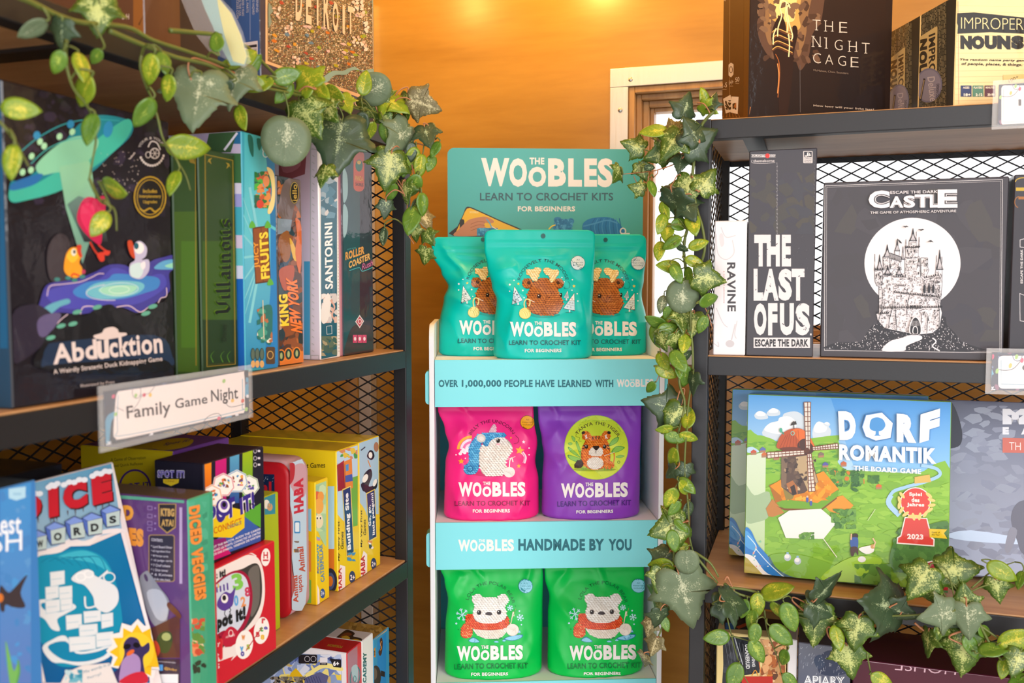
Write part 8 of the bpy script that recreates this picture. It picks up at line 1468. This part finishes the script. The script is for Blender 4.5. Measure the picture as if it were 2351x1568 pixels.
for a in [(1576, 245, 'i', 'd', 78, 20, 0, 30), (1618, 226, 'o', 'y', 48, 345), (1625, 250, 'i', 'y', 52, 120), (1636, 232, 'i', 'd', 46, 20), (1533, 308, 'i', 'b', 74, 260), (1505, 300, 'o', 'y', 70, 265, 0, 40), (1541, 330, 'i', 'v', 92, 215, 0, 20), (1606, 322, 'i', 'd', 106, 60, 0, 0), (1590, 300, 'i', 'd', 80, 330), (1455, 335, 'i', 'v', 66, 290, 0, 15), (1512, 355, 'i', 'v', 76, 250, 0, -10), (1562, 372, 'i', 'd', 56, 190), (1418, 400, 'i', 'v', 48, 200), (1475, 393, 'i', 'v', 52, 160), (1490, 385, 'o', 'd', 30, 100), (1462, 432, 'i', 'v', 46, 285), (1497, 430, 'o', 'o', 44, 165), (1540, 438, 'o', 'b', 48, 115), (1578, 438, 'i', 'v', 92, 195, 0, 10), (1622, 415, 'i', 'v', 78, 35, 0, 0), (1550, 470, 'i', 'd', 84, 165), (1580, 480, 'i', 'd', 70, 150), (1542, 465, 'o', 'o', 50, 130), (1525, 480, 'o', 'y', 48, 160), (1520, 510, 'o', 'y', 52, 195), (1590, 510, 'o', 'y', 56, 165), (1560, 515, 'o', 'o', 54, 80), (1532, 530, 'o', 'y', 52, 185), (1545, 556, 'o', 'o', 54, 240), (1514, 572, 'o', 'y', 50, 190), (1600, 562, 'o', 'y', 50, 70), (1565, 570, 'o', 'd', 34, 120), (1592, 600, 'o', 'y', 52, 110), (1540, 612, 'o', 'y', 62, 280), (1552, 625, 'o', 'o', 50, 150), (1580, 630, 'o', 'o', 44, 165), (1628, 640, 'i', 'v', 88, 100, 0, 0), (1567, 676, 'r', 'g', 82, 185, 0, 0), (1625, 690, 'o', 'o', 58, 75),
          (1520, 695, 'o', 'g', 46, 195), (1532, 716, 'o', 'o', 34, 200), (1510, 742, 'o', 'o', 62, 295), (1538, 735, 'o', 'y', 62, 250), (1530, 755, 'o', 'o', 56, 75), (1566, 735, 'i', 'v', 62, 170), (1592, 742, 'i', 'v', 66, 185), (1613, 742, 'o', 'o', 48, 205), (1508, 765, 'o', 'o', 62, 170), (1520, 785, 'i', 'v', 52, 160), (1553, 785, 'i', 'v', 52, 175), (1572, 785, 'o', 'y', 50, 190), (1556, 825, 'o', 'o', 58, 145), (1570, 820, 'o', 'd', 50, 60), (1521, 826, 'o', 'y', 46, 150), (1526, 852, 'o', 'y', 58, 115), (1495, 888, 'o', 'o', 34, 220), (1575, 862, 'o', 'o', 56, 190), (1590, 880, 'i', 'd', 60, 185, 0, 50), (1560, 850, 'o', 'o', 40, 170), (1522, 932, 'i', 'd', 105, 285, 0, 0), (1548, 958, 'i', 'v', 84, 210, 0, 0), (1580, 962, 'o', 'y', 54, 5), (1528, 985, 'o', 'y', 44, 260), (1545, 1004, 'o', 'o', 52, 110), (1578, 1002, 'o', 'y', 50, 110), (1545, 1048, 'o', 'y', 52, 200), (1550, 1075, 'o', 'y', 46, 240), (1572, 1085, 'i', 'd', 54, 190), (1570, 1118, 'o', 'y', 48, 140), (1540, 1085, 'i', 'd', 40, 230),
          (1575, 1112, 'o', 'o', 50, 130), (1541, 1140, 'o', 'y', 58, 205), (1550, 1165, 'o', 'o', 46, 220), (1580, 1170, 'o', 'd', 50, 190), (1535, 1212, 'i', 'v', 104, 250, 0, 0), (1545, 1238, 'o', 'o', 56, 170), (1562, 1205, 'o', 'o', 44, 130), (1566, 1256, 'o', 'y', 40, 255), (1577, 1288, 'r', 'g', 62, 175, 0, 0), (1522, 1300, 'o', 'y', 64, 270), (1518, 1290, 'i', 'd', 82, 220), (1515, 1330, 'i', 'v', 70, 190), (1518, 1380, 'i', 'v', 86, 190), (1512, 1420, 'i', 'd', 60, 195), (1572, 1370, 'i', 'g', 158, 165, 0, 0), (1527, 1430, 'o', 'o', 40, 160), (1490, 1440, 'i', 'b', 50, 195), (1501, 1482, 'i', 'b', 56, 200), (1478, 1515, 'i', 'b', 44, 185)]: V2.leaf(*a)
# ---- along the lower rail of the right unit
def dw(px, py): d = ray(px, py); return (RF - .026) / d.y * d.dot(FWD)
V3 = Vine('ivy garland tied along the lower rail of the right unit', dw, (.15, RF - .012, S3 - .02), 8)
for P in ([(1660, 1347), (1720, 1355), (1760, 1372), (1800, 1400), (1850, 1410), (1900, 1425), (1960, 1425), (2030, 1415), (2100, 1412), (2160, 1400), (2200, 1375), (2260, 1345), (2360, 1322)], [(1662, 1340), (1700, 1365), (1780, 1385), (1830, 1415), (1930, 1430)], [(2180, 1400), (2240, 1430), (2300, 1470), (2360, 1500)], [(2245, 1425), (2280, 1490), (2320, 1540), (2345, 1575)]): V3.stem(P, .0019)
for P in ([(1655, 1345), (1670, 1420), (1690, 1500), (1705, 1545), (1722, 1575)], [(1755, 1400), (1762, 1450), (1785, 1510), (1800, 1575)], [(1680, 1460), (1715, 1470), (1735, 1480)], [(1990, 1500), (2000, 1550), (2005, 1575)], [(2230, 1350), (2280, 1310), (2330, 1290)]): V3.stem(P, .0012)
for P in ([(1664, 1332), (1670, 1324), (1680, 1345), (1690, 1362)], [(1845, 1402), (1820, 1380), (1825, 1372), (1870, 1395)], [(1960, 1425), (1990, 1405), (2030, 1398), (2060, 1385)], [(1930, 1450), (1900, 1440), (1905, 1465), (1930, 1475)], [(2240, 1440), (2190, 1455), (2180, 1465), (2210, 1480), (2230, 1495)], [(2100, 1430), (2125, 1450), (2150, 1455)]): V3.stem(P, .0015, 'stem_red')
for a in [(1668, 1392, 'i', 'd', 80, 100, 0, 0), (1690, 1385, 'i', 'd', 90, 100), (1739, 1385, 'o', 'y', 62, 180, 0, 0), (1778, 1358, 'o', 'y', 80, 75), (1782, 1398, 'o', 'y', 48, 150), (1811, 1412, 'o', 'o', 78, 160, 0, 0), (1708, 1395, 'o', 'o', 52, 200), (1726, 1420, 'o', 'o', 58, 190), (1650, 1463, 'o', 'o', 66, 265, 0, 0), (1733, 1452, 'o', 'o', 56, 190, 0, 0), (1736, 1492, 'o', 'o', 66, 150, 0, 0), (1790, 1455, 'o', 'o', 74, 130, 0, 0), (1800, 1508, 'o', 'o', 46, 205), (1687, 1548, 'o', 'o', 72, 200, 0, 0), (1812, 1560, 'o', 'o', 50, 130), (1900, 1350, 'i', 'd', 100, 45, 0, 62), (1885, 1396, 'i', 'd', 92, 110), (1872, 1432, 'i', 'v', 112, 185, 0, 0), (1922, 1460, 'o', 'y', 54, 165), (1966, 1452, 'i', 'v', 96, 190, 0, 0), (1990, 1425, 'o', 'd', 50, 150), (1950, 1515, 'i', 'v', 96, 170, 0, 0), (2030, 1390, 'i', 'd', 140, 280, 30, 0), (2070, 1405, 'i', 'd', 80, 110), (2112, 1335, 'i', 'v', 104, 215, 0, 0), (2142, 1360, 'i', 'v', 82, 150, 0, 0), (2200, 1308, 'i', 'v', 98, 85, 25, 0), (2155, 1412, 'i', 'g', 100, 255), (2180, 1425, 'o', 'd', 60, 110), (2216, 1372, 'i', 'v', 76, 350, 0, 0), (2222, 1425, 'i', 'g', 96, 175, 0, 0), (2166, 1442, 'i', 'v', 62, 120), (2130, 1475, 'i', 'v', 76, 185, 0, 55), (2212, 1500, 'i', 'v', 118, 185, 0, 0), (2228, 1480, 'o', 'o', 62, 150), (2278, 1490, 'o', 'o', 78, 75), (2296, 1310, 'o', 'y', 72, 120, 20, 0), (2290, 1354, 'i', 'v', 70, 170, 0, 0), (2330, 1470, 'o', 'y', 84, 75), (2335, 1520, 'i', 'v', 74, 200), (2305, 1530, 'o', 'y', 50, 190), (2342, 1328, 'o', 'o', 46, 200), (2022, 1562, 'o', 'y', 66, 120, 0, 0), (2340, 1562, 'o', 'o', 60, 240), (2260, 1450, 'o', 'o', 50, 120)]: V3.leaf(*a)
